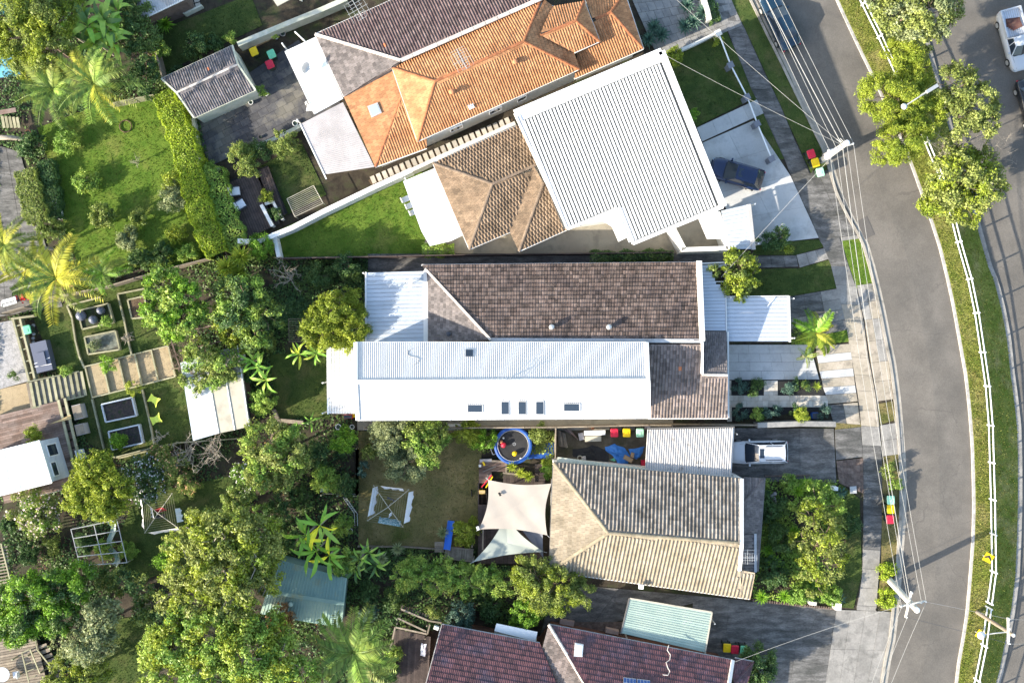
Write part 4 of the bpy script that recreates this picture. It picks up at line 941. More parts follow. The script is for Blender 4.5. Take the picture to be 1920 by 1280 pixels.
# ------------------------------------------------------------------ left side: timber deck and white roofed cabin
dk = thing('deck', 'large weathered timber deck beside the white roofed cabin', 'deck', P(70, 830, 0))
zd = .9
def dpt(s, t): # s along boards (to the right), t across (down)
    a = Vector((0, 780)); return (a.x+s*.972-t*-.233, a.y-s*.236+t*.972)
nb = 38
for i in range(nb):
    y0 = i*4.3; r_ = 112+i*.1
    cuts = [-30, rnd.uniform(0, 45), rnd.uniform(55, 90), 112]
    for a, b in zip(cuts, cuts[1:]):
        pa, pb = dpt(a, y0), dpt(b-.3, y0); MB().bar(P(*pa, zd), P(*pb, zd), .175, .04).obj('board', M_timbr, dk)
for s_ in (113.5, 126): MB().bar(P(*dpt(s_, -4), zd+.05), P(*dpt(s_, 165), zd+.05), .2, .14).obj('edge_board', M_timbg, dk)
for i in range(10): MB().bar(P(*dpt(115, 2+i*16), zd-.3), P(*dpt(125, 2+i*16), zd-.3), .6, .04).obj('ramp_board', M_timbr, dk)
MB().prism([Vector((p.x, p.y, 0)) for p in PL([dpt(-30, 0), dpt(112, 0), dpt(112, 160), dpt(-30, 160)], zd-.1)], -.05, zd-.06).obj('base', M_dark, dk)
tr = thing('timber_triangle', 'bare pine triangular brace lying across the deck edge', 'timber brace', P(115, 787, zd))
MB().slab([P(92, 795, zd+.2), P(134, 785, zd+.2), P(132, 777, zd+.2), P(120, 783, zd+.2)], .05).obj('board', M_timbl, tr)
h = house('cabin with white ribbed roof and pale weatherboard wall beside the deck', 45, 880, 'cabin', 'cabin')
q = PL([(-60, 858), (73, 825), (97, 904), (-60, 943)], 4.1)
trays(h, [q[0], q[1], q[2], q[3]], 16, M_white2, .025, .03)
wq = PL([(-60, 858), (73, 825), (97, 904), (-60, 943)], 4.1); wq = [Vector((p.x, p.y, 0)) for p in wq]
MB().prism(offset_poly(wq, .06), 0, 3.9).obj('wall', M_renderw, h)
ow = offset_poly(wq, .06); wa_, wb_ = ow[1], ow[2]
for i in range(12):
    z = 1.0+i*.25; MB().bar(Vector((wa_.x+.02, wa_.y, z)), Vector((wb_.x+.02, wb_.y, z)), .05, .2).obj('weatherboard', M_panw, h)
window(h, lerp(wa_, wb_, .12)+Vector((.06, 0, 0)), lerp(wa_, wb_, .42)+Vector((.06, 0, 0)), 1.7, 3.3); window(h, lerp(wa_, wb_, .55)+Vector((.06, 0, 0)), lerp(wa_, wb_, .9)+Vector((.06, 0, 0)), 2.6, 3.5)
MB().bar(q[1], q[2], .1, .14).obj('barge_board', M_white, h); gutter(h, q[3], q[2], M_gutter)
br = thing('brick_wall', 'low red brick wall under the white roofed cabin', 'wall', P(75, 930, 0))
for j in range(4):
    for i in range(16):
        x = 40+i*4.6+(2.3 if j % 2 else 0); MB().box(P(x, 934-(x-40)*.25, 0)+Vector((0, 0, .1+j*.14)), (.19, .12, .12), R(14)).obj('brick', M_brick, br)
MB().bar(P(38, 938, .72), P(112, 918, .72), .16, .08).obj('coping', M_renderw, br)
# steps and gravel walk
gp = sheet('gravel_walk', [(-20, 734), (53, 717), (61, 765), (-20, 785)], .02, M_gravel)
stp = thing('garden_steps', 'flight of grey timber sleeper steps beside the deck', 'steps', P(105, 730, 0))
for i in range(10):
    x0 = 54+i*10.6; z = .95-i*.09
    a, b = (x0, 716-i*2.3), (x0+8, 763-i*2.4)
    MB().bar(P(x0+3, 717-i*2.35, z), P(x0+11.5, 763-i*2.4, z), .22, .09).obj('sleeper', M_timbg, stp)
    MB().bar(P(x0-2, 718-i*2.35, z-.03), P(x0+6.5, 764-i*2.4, z-.03), .24, .06).obj('tread', M_timber, stp)
MB().bar(P(50, 716, 1.0), P(148, 696, .2), .1, .1).obj('side_rail', M_timbg, stp); MB().bar(P(60, 765, 1.0), P(158, 742, .2), .1, .1).obj('side_rail', M_timbg, stp)
gs = thing('terraced_path', 'terraced sandy gravel path held by timber edging', 'path', P(245, 690, 0))
cols = [(163, 686), (193, 679), (223, 672), (253, 663), (284, 656), (316, 649)]
for i in range(5):
    (xa, ya), (xb, yb) = cols[i], cols[i+1]; z = .06
    MB().prism([Vector((p.x, p.y, 0)) for p in PL([(xa, ya), (xb, yb), (xb+13, yb+57), (xa+13, ya+58)])], -.05, z).obj('gravel', M_gravel, gs)
    MB().bar(P(xb, yb, .16), P(xb+13, yb+57, .16), .12, .26).obj('edging', M_timbg, gs)
MB().bar(P(160, 687, .14), P(316, 648, .14), .1, .2).obj('edging', M_timbg, gs); MB().bar(P(174, 745, .14), P(328, 706, .14), .1, .2).obj('edging', M_timbg, gs); MB().bar(P(160, 687, .12), P(174, 746, .12), .12, .2).obj('edging', M_timbg, gs)
# the two-tone shed
h = house('flat roofed shed of white and cream sheets among the garden terraces', 405, 735, 'shed', 'shed')
q = PL([(338, 692), (383, 676), (408, 812), (362, 826)], 2.4)
paint = [M_palep, M_cream, M_cream]
edges = [((338, 680), (362, 826)), ((384, 665), (410, 812)), ((414, 656), (440, 806)), ((445, 648), (467, 799))]
for i in range(3):
    (a, b), (c, d) = edges[i], edges[i+1]
    MB().slab(PL([a, b, d, c], 2.4), .06).obj('roof_panel', [M_panbw, M_cream, M_cream][i], h)
    MB().bar(P(*c, 2.43), P(*d, 2.43), .08, .05).obj('batten', M_white, h)
walls(h, PL([(338, 680), (445, 648), (467, 799), (362, 826)], 2.4), M_renderw, 2.33, .12)
tl = thing('vine_arbour', 'open timber pergola frame over dry twigs above the cream shed', 'pergola', P(370, 640, 0))
for a, b in (((316, 620), (338, 692)), ((316, 629), (420, 605)), ((336, 658), (425, 637)), ((334, 692), (345, 688)), ((420, 605), (438, 660)), ((396, 600), (410, 630))): MB().bar(P(*a, 1.9), P(*b, 1.9), .09, .09).obj('rail', M_timbr, tl)
posts(tl, [P(317, 626, 0), P(336, 690, 0), P(424, 608, 0), P(432, 655, 0)], 1.88, M_timber)
# top left building
h = house('house corner with grey corrugated roof at the top left', 300, 5)
corrugated(h, [P(266, 36, 3.0), P(346, -2, 3.0), P(330, -40, 3.5), P(250, -10, 3.5)], M_zinc, .2, .03)
walls(h, PL([(268, 33), (346, -2), (332, -60), (245, -20)], 3.0), M_brickb, 2.9, .1); gutter(h, P(266, 36, 3.0), P(346, -2, 3.0))
fs = paving('stone_paving', [(335, -8), (372, -12), (378, 12), (345, 24)], 3, 3, .05, [M_trav], 'paving_stone', M_dark, gap=.05)
lw = thing('low_wall', 'low grey wall edging the small stone terrace at the top', 'wall', P(350, 30, 0))
MB().bar(P(325, 8, .3), P(348, 28, .3), .15, .6).obj('wall', M_renderg, lw); MB().bar(P(348, 28, .3), P(380, 12, .3), .15, .6).obj('wall', M_renderg, lw)
aw = thing('awning', 'small pale awning at the top edge above the dark passage', 'awning', P(530, 3, 0)); MB().slab(PL([(505, -10), (520, 12), (550, -4), (545, -25)], 2.7), .08).obj('sheet', M_cream, aw); posts(aw, [P(520, 8, 0)], 2.6)
aw = thing('awning', 'narrow pale awning over the dark passage at the top edge', 'awning', P(585, 0, 0)); MB().slab(PL([(562, 2), (590, -12), (620, -25), (600, -35), (560, -8)], 2.7), .08).obj('sheet', M_cream, aw); posts(aw, [P(566, 2, 0)], 2.6)
# bottom left terrace
dk = thing('deck', 'shaded grey deck with outdoor table in the bottom left corner', 'deck', P(30, 1240, 0))
for i in range(22):
    MB().bar(P(-30, 1206+i*5, .8), P(66+i*1.2, 1187+i*5, .8), .19, .04).obj('board', M_timber, dk)
MB().prism([Vector((p.x, p.y, 0)) for p in PL([(-30, 1206), (64, 1188), (92, 1300), (-30, 1320)], .7)], -.05, .76).obj('base', M_dark, dk)
rs = thing('deck_stairs', 'brown timber stairs with open railings leading off the shaded deck', 'stairs', P(75, 1240, 0))
for i in range(7): MB().bar(P(66+i*5, 1216+i*9, .7-i*.1), P(88+i*5, 1208+i*9, .7-i*.1), .3, .05).obj('tread', M_timber, rs)
for a, b in (((41, 1223), (57, 1290)), ((66, 1197), (70, 1217)), ((70, 1217), (96, 1250)), ((56, 1216), (75, 1262)), ((41, 1223), (56, 1216))): MB().bar(P(*a, 1.7), P(*b, 1.7), .1, .07).obj('handrail', M_timbg, rs)
posts(rs, [P(42, 1224, 0), P(50, 1255, 0), P(57, 1285, 0), P(70, 1217, 0), P(94, 1248, 0)], 1.65, M_timbg)
for i in range(5): MB().bar(P(43+i*3.4, 1232+i*13, 1.4), P(60+i*3.4, 1226+i*13, 1.4), .06, .06).obj('baluster', M_timbg, rs)
pg = thing('pergola', 'slatted timber pergola edge at the left border', 'pergola', P(5, 1050, 0))
for i in range(12): MB().bar(P(-20, 1031+i*6, 2.3), P(14+i*.5, 1024+i*6, 2.3), .1, .05).obj('slat', M_timber, pg)
MB().bar(P(2, 1018, 2.35), P(20, 1090, 2.35), .1, .12).obj('beam', M_timbg, pg); posts(pg, [P(14, 1058, 0), P(10, 1030, 0)], 2.3, M_timbg)
# decks on the right of the gardens
dk = thing('deck', 'dark stained timber deck with two white armchairs', 'deck', P(465, 380, 0))
for i in range(24):
    a = Vector((410+i*4.2, 350-i*1.6)); b = Vector((452+i*4.2, 452-i*1.9)); a.y = max(a.y, 318)
    if i > 17: a = Vector((478+(i-17)*4.0, 322-(i-17)*1.4)); b = Vector((508+(i-17)*4.2, 415-(i-17)*1.9))
    MB().bar(P(*a, .35), P(*b, .35), .17, .04).obj('board', M_timbd, dk)
MB().prism([Vector((p.x, p.y, 0)) for p in PL([(408, 348), (478, 322), (503, 312), (540, 400), (452, 455)])], -.05, .31).obj('base', M_dark, dk)
dk = thing('deck', 'small weathered deck strewn with toys beside the shade sail', 'deck', P(925, 905, 0))
for i in range(19): MB().bar(P(898, 864+i*4.4, .3), P(949 if i < 5 else 922, 864+i*4.4, .3), .18, .04).obj('board', M_timbr, dk)
for a, b in (((922, 864), (949, 865)), ((949, 864), (949, 888))): MB().bar(P(*a, .38), P(*b, .38), .16, .16).obj('edge_board', M_timber, dk)
dk = thing('deck', 'dark timber landing and steps between the beige roof and trampoline', 'deck', P(990, 890, 0))
for i in range(7): MB().bar(P(1003, 872+i*5.4, .45-i*.0), P(1022, 872+i*5.4, .45), .2, .04).obj('tread', M_timbd, dk)
for i in range(20): MB().bar(P(945+i*3, 889+i*.3, .6), P(945+i*3, 906, .6), .1, .03).obj('board', M_timbd, dk)
MB().bar(P(943, 886, .65), P(976, 890, .65), .14, .1).obj('edge_board', M_timber, dk)
dk = thing('deck', 'grey timber play deck below the blue slide', 'deck', P(850, 1035, 0))
for i in range(24): MB().bar(P(836+i*2.2, 1026+i*.25, .9), P(834+i*2.2, 1044+i*.35, .9), .085, .04).obj('board', M_timber, dk)
for i in range(5): MB().bar(P(815, 1017+i*4, .9), P(832, 1017+i*4, .9), .16, .04).obj('board', M_timber, dk)
for a, b in (((832, 1045), (885, 1052)), ((885, 1026), (886, 1000)), ((836, 1025), (888, 1030)), ((905, 1030), (906, 985))): MB().bar(P(*a, 1.0), P(*b, 1.0), .12, .12).obj('edge_board', M_timber, dk)
dk = thing('deck', 'dark timber deck under the shade sails by the beige roof', 'deck', P(960, 980, 0))
for i in range(15): MB().bar(P(900+i*8, 905, .3), P(900+i*8, 1056, .3), .33, .04).obj('board', M_timbd, dk)
dk = thing('deck', 'shaded brown deck and ramp beside the maroon roof', 'deck', P(770, 1220, 0))
for i in range(22): MB().bar(P(741+i*3.1, 1178+i*.7, .7), P(735+i*3.1, 1300, .7), .13, .04).obj('board', M_timbd, dk)
for a, b in (((741, 1175), (801, 1188)), ((741, 1175), (732, 1215)), ((746, 1158), (799, 1183)), ((752, 1141), (804, 1163)), ((804, 1163), (828, 1167)), ((801, 1188), (806, 1170))): MB().bar(P(*a, 1.5), P(*b, 1.5), .13, .1).obj('rail', M_timber, dk)
for i in range(16): MB().bar(P(752+i*4.8, 1141+i*1.7, 1.4), P(755+i*4.8, 1134+i*1.8, 1.4), .09, .06).obj('paling', M_timbd, dk)
posts(dk, [P(742, 1176, 0), P(800, 1187, 0), P(748, 1159, 0), P(753, 1142, 0), P(803, 1163, 0)], 1.5, M_timber)
# ------------------------------------------------------------------ vegetation helpers
def leaf_quads(C, N, size, asp, jit=.45, curl=.12):
    """diamond leaves at C with normals about N"""
    k = len(C); N = N+nrg.normal(0, jit, (k, 3)); N /= np.linalg.norm(N, axis=1)[:, None]+1e-9
    T = nrg.normal(0, 1, (k, 3)); T -= N*np.sum(T*N, 1)[:, None]; T /= np.linalg.norm(T, axis=1)[:, None]+1e-9
    B = np.cross(N, T); s = size*nrg.uniform(.5, 1.5, k)[:, None]; V = np.zeros((k, 4, 3))
    V[:, 0] = C-T*s*.5; V[:, 2] = C+T*s*.5-N*s*curl; V[:, 1] = C+B*s*.5/asp+N*s*curl*.5; V[:, 3] = C-B*s*.5/asp+N*s*curl*.5
    return V
def sph(k, zmin=-1.0):
    z = nrg.uniform(zmin, 1, k); a = nrg.uniform(0, 6.2832, k); r = np.sqrt(1-z*z)
    return np.stack([r*np.cos(a), r*np.sin(a), z], 1)
def lobe_pts(c, r, rz, leaf, dens, cl=1.0, droop=0, asp=2):
    nc = int((9+13*r*r)*cl); d = sph(nc, -.35); rad = nrg.uniform(.55, 1.0, nc)**.7
    rc = (.12*r+.13)*nrg.uniform(.6, 1.5, nc)/cl**.4
    cc = np.array(c)+d*rad[:, None]*np.array([r, r, rz])*.95
    Cs = []; Ns = []
    for i in range(nc):
        k = max(10, int(dens*rc[i]**2*12.6/(leaf*leaf/(2*asp))*.85)); u = sph(k); q = nrg.uniform(.25, 1, k)**.5
        an = nrg.uniform(.6, 1.5, 3); p = cc[i]+u*(q*rc[i])[:, None]*an*np.array([1, 1, .75])+d[i]*(nrg.uniform(0, 1, k)**2*rc[i]*.9)[:, None]
        if droop: p[:, 2] -= droop*np.sum((p[:, :2]-np.array(c)[:2])**2, 1)/r
        Cs.append(p); Ns.append(u*.8+np.array([-.12, -.06, .22])+d[i]*.35)
    return np.concatenate(Cs), np.concatenate(Ns)
TREEN = [0]
def tree(name, label, cat, lobes, lm, leaf=.17, asp=1.9, dens=.62, rzf=.75, trunk=M_trunk, tr=.13, group=None, lm2=None, cl=1.0, droop=0, limbs=True, flowers=None, jit=.65):
    """lobes: (px, py, radius in photo px, height of the lobe centre)"""
    L = [(P(x, y, z), r*(H-z)/H/S, z) for x, y, r, z in lobes]
    W = sum(l[1]**2 for l in L); cen = sum((l[0]*l[1]**2 for l in L), Vector())/W
    base = Vector((cen.x, cen.y, 0)); t = thing(name, label, cat, base, group)
    Cs = []; Ns = []
    for c, r, z in L:
        rz = min(r*rzf, max(.25, z*.92)); a, b = lobe_pts(tuple(c), r, rz, leaf, dens, cl, droop, asp); Cs.append(a); Ns.append(b)
    C = np.concatenate(Cs); N = np.concatenate(Ns); ok = C[:, 2] > .03; C = C[ok]; N = N[ok]
    V = leaf_quads(C, N, leaf, asp, jit)
    o = np.array(base)
    def put(nm, V, m_):
        ob = bpy.data.objects.new(nm, raw_mesh(nm, V.reshape(-1, 3)-o, 4, m_)); COL.objects.link(ob); ob.parent = t; return ob
    if lm2:
        s = nrg.random(len(V)) < .5; f = (np.sin(C[:, 0]*2.1+np.sin(C[:, 1]*1.3)*1.5)+np.sin(C[:, 1]*2.6+C[:, 2]*1.7+np.sin(C[:, 0]*.9))+nrg.normal(0, .5, len(C))) > .35; put('crown', V[~f], lm); put('crown', V[f], lm2)
    else: put('crown', V, lm)
    if flowers:
        fm, n, sz = flowers; i = nrg.integers(0, len(C), n); F = C[i]+np.array([0, 0, .10])+nrg.normal(0, .05, (n, 3)); put('flowers', leaf_quads(F, np.tile([0, 0, 1.], (n, 1)), sz, 1.1, .4), fm)['kind'] = 'stuff'
    zt = max(.15, min(l[2] for l in L)*.8); m = MB(); top = Vector((cen.x, cen.y, zt))
    m.tube([base-Vector((0, 0, .05)), lerp(base, top, .5)+Vector((rnd.uniform(-.1, .1), rnd.uniform(-.1, .1), 0)), top], tr, 7, tr*.6)
    if limbs:
        for c, r, z in L:
            m.tube([top-Vector((0, 0, zt*.15)), lerp(top, c, .55)+Vector((0, 0, .1*r)), c], tr*.55, 5, tr*.2)
            for k in range(7):
                d = Vector(tuple(sph(1, .1)[0])); e = c+Vector((d.x*r, d.y*r, d.z*min(r*rzf, max(.25, z*.92))))*.97; m.tube([lerp(top, c, .75), lerp(c, e, .5)+Vector((rnd.uniform(-.2, .2), rnd.uniform(-.2, .2), .1))*r*.5, e], tr*.3, 4, tr*.1)
    m.obj('trunk', trunk, t); return t
def shrub(label, px, py, r, z, lm, leaf=.13, name='shrub', group=None, **k):
    n = 3 if r > 14 else 1; L = [(px, py, r*(.78 if n > 1 else 1), z)]
    for i in range(n if n > 1 else 0):
        a = rnd.uniform(0, 6.28); L.append((px+math.cos(a)*r*.5, py+math.sin(a)*r*.5, r*.52, z*rnd.uniform(.75, 1)))
    return tree(name, label, 'shrub', L, lm, leaf, tr=.05, group=group, limbs=r > 18, **k)
def hedge(label, spine, wpx, z, lm, leaf=.11, cat='hedge', dens=1.0, name='hedge'):
    """a clipped hedge: leaves over a box swept along a line of photo points at its top"""
    p = [P(x, y, z) for x, y in spine]; base = Vector((p[len(p)//2].x, p[len(p)//2].y, 0)); t = thing(name, label, cat, base)
    hw = wpx/S/2*(H-z)/H; Cs = []; Ns = []
    for a, b in zip(p, p[1:]):
        d = (b-a); L = d.length; d.normalize(); s = Vector((-d.y, d.x, 0)); n = int(L*(hw*2+z*2)*dens/(leaf*leaf)*6)
        u = nrg.uniform(-.02, 1.02, n); q = nrg.uniform(0, 1, n); wtop = hw*2/(hw*2+2*z)
        side = np.where(q < wtop, 0, np.where(q < wtop+(1-wtop)/2, 1, -1)); v = nrg.uniform(-1, 1, n); zz = nrg.uniform(.02, 1, n)
        bulge = .10*np.sin(u*L*2.3+a.x)+.08*np.sin(u*L*5.1)+nrg.normal(0, .06, n)
        off = np.where(side == 0, v*hw, side*(hw+bulge)); hz = np.where(side == 0, z+bulge*.8-.12*v*v-nrg.uniform(0, .3, n)**2*2, z*zz)
        base_ = np.array(a)[None, :2]+u[:, None]*L*np.array([d.x, d.y]); Cs.append(np.stack([base_[:, 0]+s.x*off, base_[:, 1]+s.y*off, hz], 1))
        Ns.append(np.stack([np.where(side == 0, 0, side*s.x), np.where(side == 0, 0, side*s.y), np.where(side == 0, 1., .35)], 1))
    V = leaf_quads(np.concatenate(Cs), np.concatenate(Ns), leaf, 1.6, .5)
    ob = bpy.data.objects.new('foliage', raw_mesh('foliage', V.reshape(-1, 3)-np.array(base), 4, lm)); COL.objects.link(ob); ob.parent = t
    m = MB()
    for a, b in zip(p, p[1:]):
        for i in range(int((b-a).length/.6)+1):
            c = lerp(a, b, (i+.5)/(int((b-a).length/.6)+1)); m.tube([(c.x, c.y, 0), (c.x+.05, c.y, z*.8)], .03, 5, .015)
    m.obj('stems', M_trunk, t); return t
FRME = {}
def frond_mesh(kind, m_, var, L=1.0, rise=.35, droop=.75, wid=.28, n=30, lw=.032, hang=.25):
    key = (kind, m_.name, var)
    if key in FRME: return FRME[key]
    q = random.Random(hash(key[2])+len(kind)); rise *= q.uniform(.7, 1.2); droop *= q.uniform(.75, 1.25); bend = q.uniform(-.12, .12)
    pts = [Vector((L*t, bend*t*t, rise*math.sin(t*2.0)-droop*t*t*.8)) for t in [i/n for i in range(n+1)]]
    V = []; F = []
    def quad(a, b, c, d): k = len(V); V.extend([a, b, c, d]); F.append((k, k+1, k+2, k+3))
    for i in range(n):
        a, b = pts[i], pts[i+1]; r = .012*(1-i/n)+.003; quad(a-Vector((0, r, 0)), b-Vector((0, r, 0)), b+Vector((0, r, 0)), a+Vector((0, r, 0)))
        if i < 2: continue
        t = i/n; ll = wid*math.sin(min(1, t*1.5+.12)*math.pi*.62)*(1.15-t*.55)*q.uniform(.8, 1.1)
        for s in (-1, 1):
            dr = Vector((.55, s*1.0, -hang*q.uniform(.5, 1.6))).normalized(); e = a+dr*ll; m = a+dr*ll*.5; w_ = Vector((lw*.5, -s*lw*.25, .006))
            quad(a, m-w_, e, m+w_)
    me = bpy.data.meshes.new('frond'); me.from_pydata([tuple(p) for p in V], [], F); me.materials.append(m_); me.update(); FRME[key] = me; return me
def palm(label, px, py, z, base, r, n, mats, group='palms', kind='feather', lean=None, deadm=None, trw=.13, a0=0, **kw):
    """crown centre seen at px, py at height z; base: photo px of the foot or None for upright"""
    c = P(px, py, z); b = P(*base, 0) if base else Vector((c.x, c.y, 0)); t = thing('palm_tree', label, 'palm', b, group)
    m = MB(); mid = lerp(b, c, .5)+Vector((0, 0, .3)); m.tube([b-Vector((0, 0, .05)), mid, c], trw, 8, trw*.75); m.obj('trunk', M_trunkp, t)
    rm = r/S*(H-z)/H
    for i in range(n):
        mt = mats[i % len(mats)]; me = frond_mesh(kind, mt, i % 4, **kw); a = a0+i*2.39996+rnd.uniform(-.2, .2); tilt = (-.65+1.1*(i/n))*1.0
        s = rm*rnd.uniform(.85, 1.12)
        piece('frond', me, t, c+Vector((0, 0, .05)), (rnd.uniform(-.15, .15), tilt*.8, a), (s, s, s))
    if deadm:
        for i in range(6): me = frond_mesh('dead', deadm, i % 2, droop=1.3, hang=.5); piece('dead_frond', me, t, c-Vector((0, 0, .2)), (0, .7, i*1.05+a0), (rm*.5,)*3)
    return t
BLME = {}
def blade_leaf(m_, var, L=1.0, w=.08, rise=.5, droop=.7, n=8):
    key = (m_.name, var)
    if key in BLME: return BLME[key]
    q = random.Random(var*13+5); droop *= q.uniform(.6, 1.3); V = []; F = []; n2 = n
    for i in range(n+1):
        t = i/n; ww = w*(math.sin(math.pi*min(1, .08+t*.92))**.55)*(1 if t < .98 else .1) if t > .18 else .012
        c = Vector((L*t, 0, rise*math.sin(t*1.9)-droop*t*t*.7)); tw = q.uniform(-.03, .03)
        V += [c+Vector((q.uniform(-.015, .015), -ww, ww*.35+tw)), c, c+Vector((q.uniform(-.015, .015), ww, ww*.35-tw))]
    for i in range(n): F += [(i*3, i*3+3, i*3+4, i*3+1), (i*3+1, i*3+4, i*3+5, i*3+2)]
    me = bpy.data.meshes.new('leaf'); me.from_pydata([tuple(p) for p in V], [], F); me.materials.append(m_); me.polygons.foreach_set('use_smooth', [True]*len(F)); me.update(); BLME[key] = me; return me
def bigleaf(label, stems, n, Lm, mats, group=None, cat='plant', name='banana_plant', w=.17, wide=False):
    """stems: (px, py, z); n leaves on each"""
    c0 = P(*stems[0]); t = thing(name, label, cat, Vector((c0.x, c0.y, 0)), group); m = MB()
    for x, y, z in stems:
        c = P(x, y, z); m.tube([(c.x, c.y, -.03), (c.x, c.y, z)], .09, 6, .06)
        a0 = rnd.uniform(0, 6)
        for i in range(n):
            s = Lm*rnd.uniform(.7, 1.15); piece('leaf', blade_leaf(rnd.choice(mats), i % 3), t, c, (rnd.uniform(-.5, .5), rnd.uniform(-.55, .35), a0+i*2.4+rnd.uniform(-.3, .3)), (s, s*(1.5 if wide else 1), s))
    m.obj('stem', M_trunkp, t); return t
def rosette(label, spots, r, lm, n=26, name='yucca', cat='plant', w=.055, group=None):
    """spiky plants, each its own thing"""
    for i, (x, y, z) in enumerate(spots):
        c = P(x, y, z); t = thing(name, label if isinstance(label, str) else label[i], cat, Vector((c.x, c.y, 0)), group); rm = r/S; m = MB()
        for k in range(n):
            a = k*2.4; el = lerp(.05, 1.25, (k/n)**1.2); d = Vector((math.cos(a)*math.cos(el), math.sin(a)*math.cos(el), math.sin(el))); s = Vector((-math.sin(a), math.cos(a), 0))*w*(rm/.6)**.5
            L = rm*rnd.uniform(.85, 1.1); up = Vector((0, 0, .04)); e = c+d*L-Vector((0, 0, .12*L))
            m.face([c+up*.3, c+d*L*.45-s+up, e, c+d*L*.45+s+up])
        m.obj('leaves', lm, t); MB().tube([(c.x, c.y, -.02), (c.x, c.y, max(.06, z))], .05, 6).obj('stem', M_trunk, t)
def twigs(label, px, py, r, z, m_, n=14, name='bare_tree', cat='tree', group=None, th=.022):
    c = P(px, py, z); b = Vector((c.x, c.y, 0)); t = thing(name, label, cat, b, group); rm = r/S; m = MB(); m.tube([b, c], th*2.2, 6, th*1.5); fk = MB()
    for i in range(n):
        a = rnd.uniform(0, 6.28); q_ = rm*rnd.uniform(.3, 1); c0 = c+Vector((rnd.uniform(-.3, .3), rnd.uniform(-.3, .3), rnd.uniform(-.3, 0)))*rm; e = c0+Vector((math.cos(a)*q_, math.sin(a)*q_, rnd.uniform(-.1, .7)*rm)); k = lerp(c0, e, .5)+Vector((rnd.uniform(-.2, .2), rnd.uniform(-.2, .2), .12))*rm
        m.tube([lerp(b, c, .7), c0, k, e], th, 5, th*.4)
        for j in range(6):
            s_ = lerp(k, e, rnd.random()); fk.tube([s_, s_+Vector((rnd.uniform(-1, 1), rnd.uniform(-1, 1), rnd.uniform(-.2, .5)))*rm*.28], th*.45, 4, th*.2)
    m.obj('trunk', m_, t); fk.obj('twigs', m_, t, kind='stuff'); return t
# ------------------------------------------------------------------ trees of the street verge
tree('verge_tree', 'dense olive green tree at the top of the bank', 'tree', [(1690, 22, 42, 4.5), (1740, 30, 45, 5), (1772, 5, 40, 5), (1722, 66, 34, 4), (1652, 14, 30, 3.6), (1700, -20, 45, 5)], LF_tan, .2, dens=.7, lm2=LF_pale)
tree('verge_tree', 'feathery bright green tree overhanging the street beside the lamp', 'tree', [(1692, 112, 36, 3.6), (1718, 140, 30, 3.4), (1655, 178, 42, 4), (1690, 200, 42, 4), (1728, 222, 40, 4), (1692, 262, 42, 4), (1664, 284, 28, 3.4), (1705, 160, 30, 3.5)], LF_yel, .22, asp=5, dens=.8, tr=.16, jit=.8)
tree('verge_tree', 'olive green tree right of the street lamp', 'tree', [(1790, 160, 42, 4.2), (1832, 196, 42, 4.2), (1795, 226, 36, 4), (1850, 232, 26, 3.8), (1760, 190, 26, 3.6)], LF_tan, .19, dens=.6)
tree('verge_tree', 'round yellow green tree above the white rail fence', 'tree', [(1792, 336, 52, 3.8), (1842, 352, 42, 3.8), (1758, 376, 34, 3.2), (1812, 392, 32, 3.2), (1846, 312, 32, 3.6), (1800, 300, 30, 3.5)], LF_tan, .2, dens=.75, lm2=LF_yel)
twigs('bare grey branched tree between the two verge trees', 1782, 282, 45, 3.5, M_trunkp, 26, th=.02)
twigs('thin bare grey tree over the right hand road edge', 1868, 290, 48, 3.2, M_trunkp, 24, th=.014)
# ------------------------------------------------------------------ top left gardens
tree('tall_tree', 'feathery yellow green conifer in the top left corner', 'tree', [(30, 40, 46, 6), (72, 22, 42, 6), (98, 92, 44, 6), (18, 92, 36, 5.5), (62, 122, 36, 5), (96, 48, 36, 6), (50, 70, 36, 6), (125, 12, 30, 5)], LF_yel, .2, asp=3.2, dens=.7, lm2=LF_olive, tr=.2)
bigleaf('clump of dark giant bird of paradise leaves near the top left', [(150, 20, 4), (195, 38, 4.2), (222, 22, 3.8), (132, 62, 3.6), (178, 78, 3.6), (215, 85, 3.4), (165, 50, 4.5), (205, 60, 4)], 11, 1.75, [LF_ban, LF_mid, LF_dark, LF_mid], name='bird_of_paradise', wide=True)
tree('climber', 'dark ivy mass along the fence behind the palms', 'climber', [(255, 25, 32, 3), (262, 66, 32, 3), (264, 108, 30, 2.8), (268, 148, 26, 2.6), (276, 172, 16, 2)], LF_dark, .16, dens=.8)
palm('palm with a lit crown of arching fronds at the lawn corner', 177, 158, 6.5, (208, 172), 72, 17, [LF_palm, LF_palm, LF_palmy, LF_mid], a0=.3)
palm('palm with drooping shaded fronds left of the lit palm', 100, 168, 5.5, (150, 178), 66, 15, [LF_palm, LF_palm, LF_mid], a0=1.2)
palm('palm with a leaning pale trunk at the left edge', 8, 458, 7.5, (98, 466), 62, 16, [LF_palmy, LF_palm, LF_palm], a0=.8)
palm('palm with yellowed fronds and dead brown skirt over the left fence', 106, 522, 6.5, (182, 525), 82, 15, [LF_palmy, LF_palm, LF_palmy], deadm=LF_dry, a0=.1)
palm('young green palm against the fence below the big lawn', 193, 512, 3.4, None, 46, 11, [LF_palm, LF_bright], a0=2)
palm('short leaning palm with yellow green fronds by the paved strip', 50, 505, 5.0, (96, 512), 50, 11, [LF_palm, LF_palmy], a0=2.6)
palm('palm with long dark fronds beside the green shed', 663, 1222, 6, (650, 1185), 84, 20, [LF_palm, LF_palm, LF_mid], a0=.4)
palm('small bright palm with broad fronds at the street corner', 1528, 624, 1.0, None, 45, 10, [LF_bright, LF_yel, LF_palmy], a0=1.0, wid=.34, lw=.05)
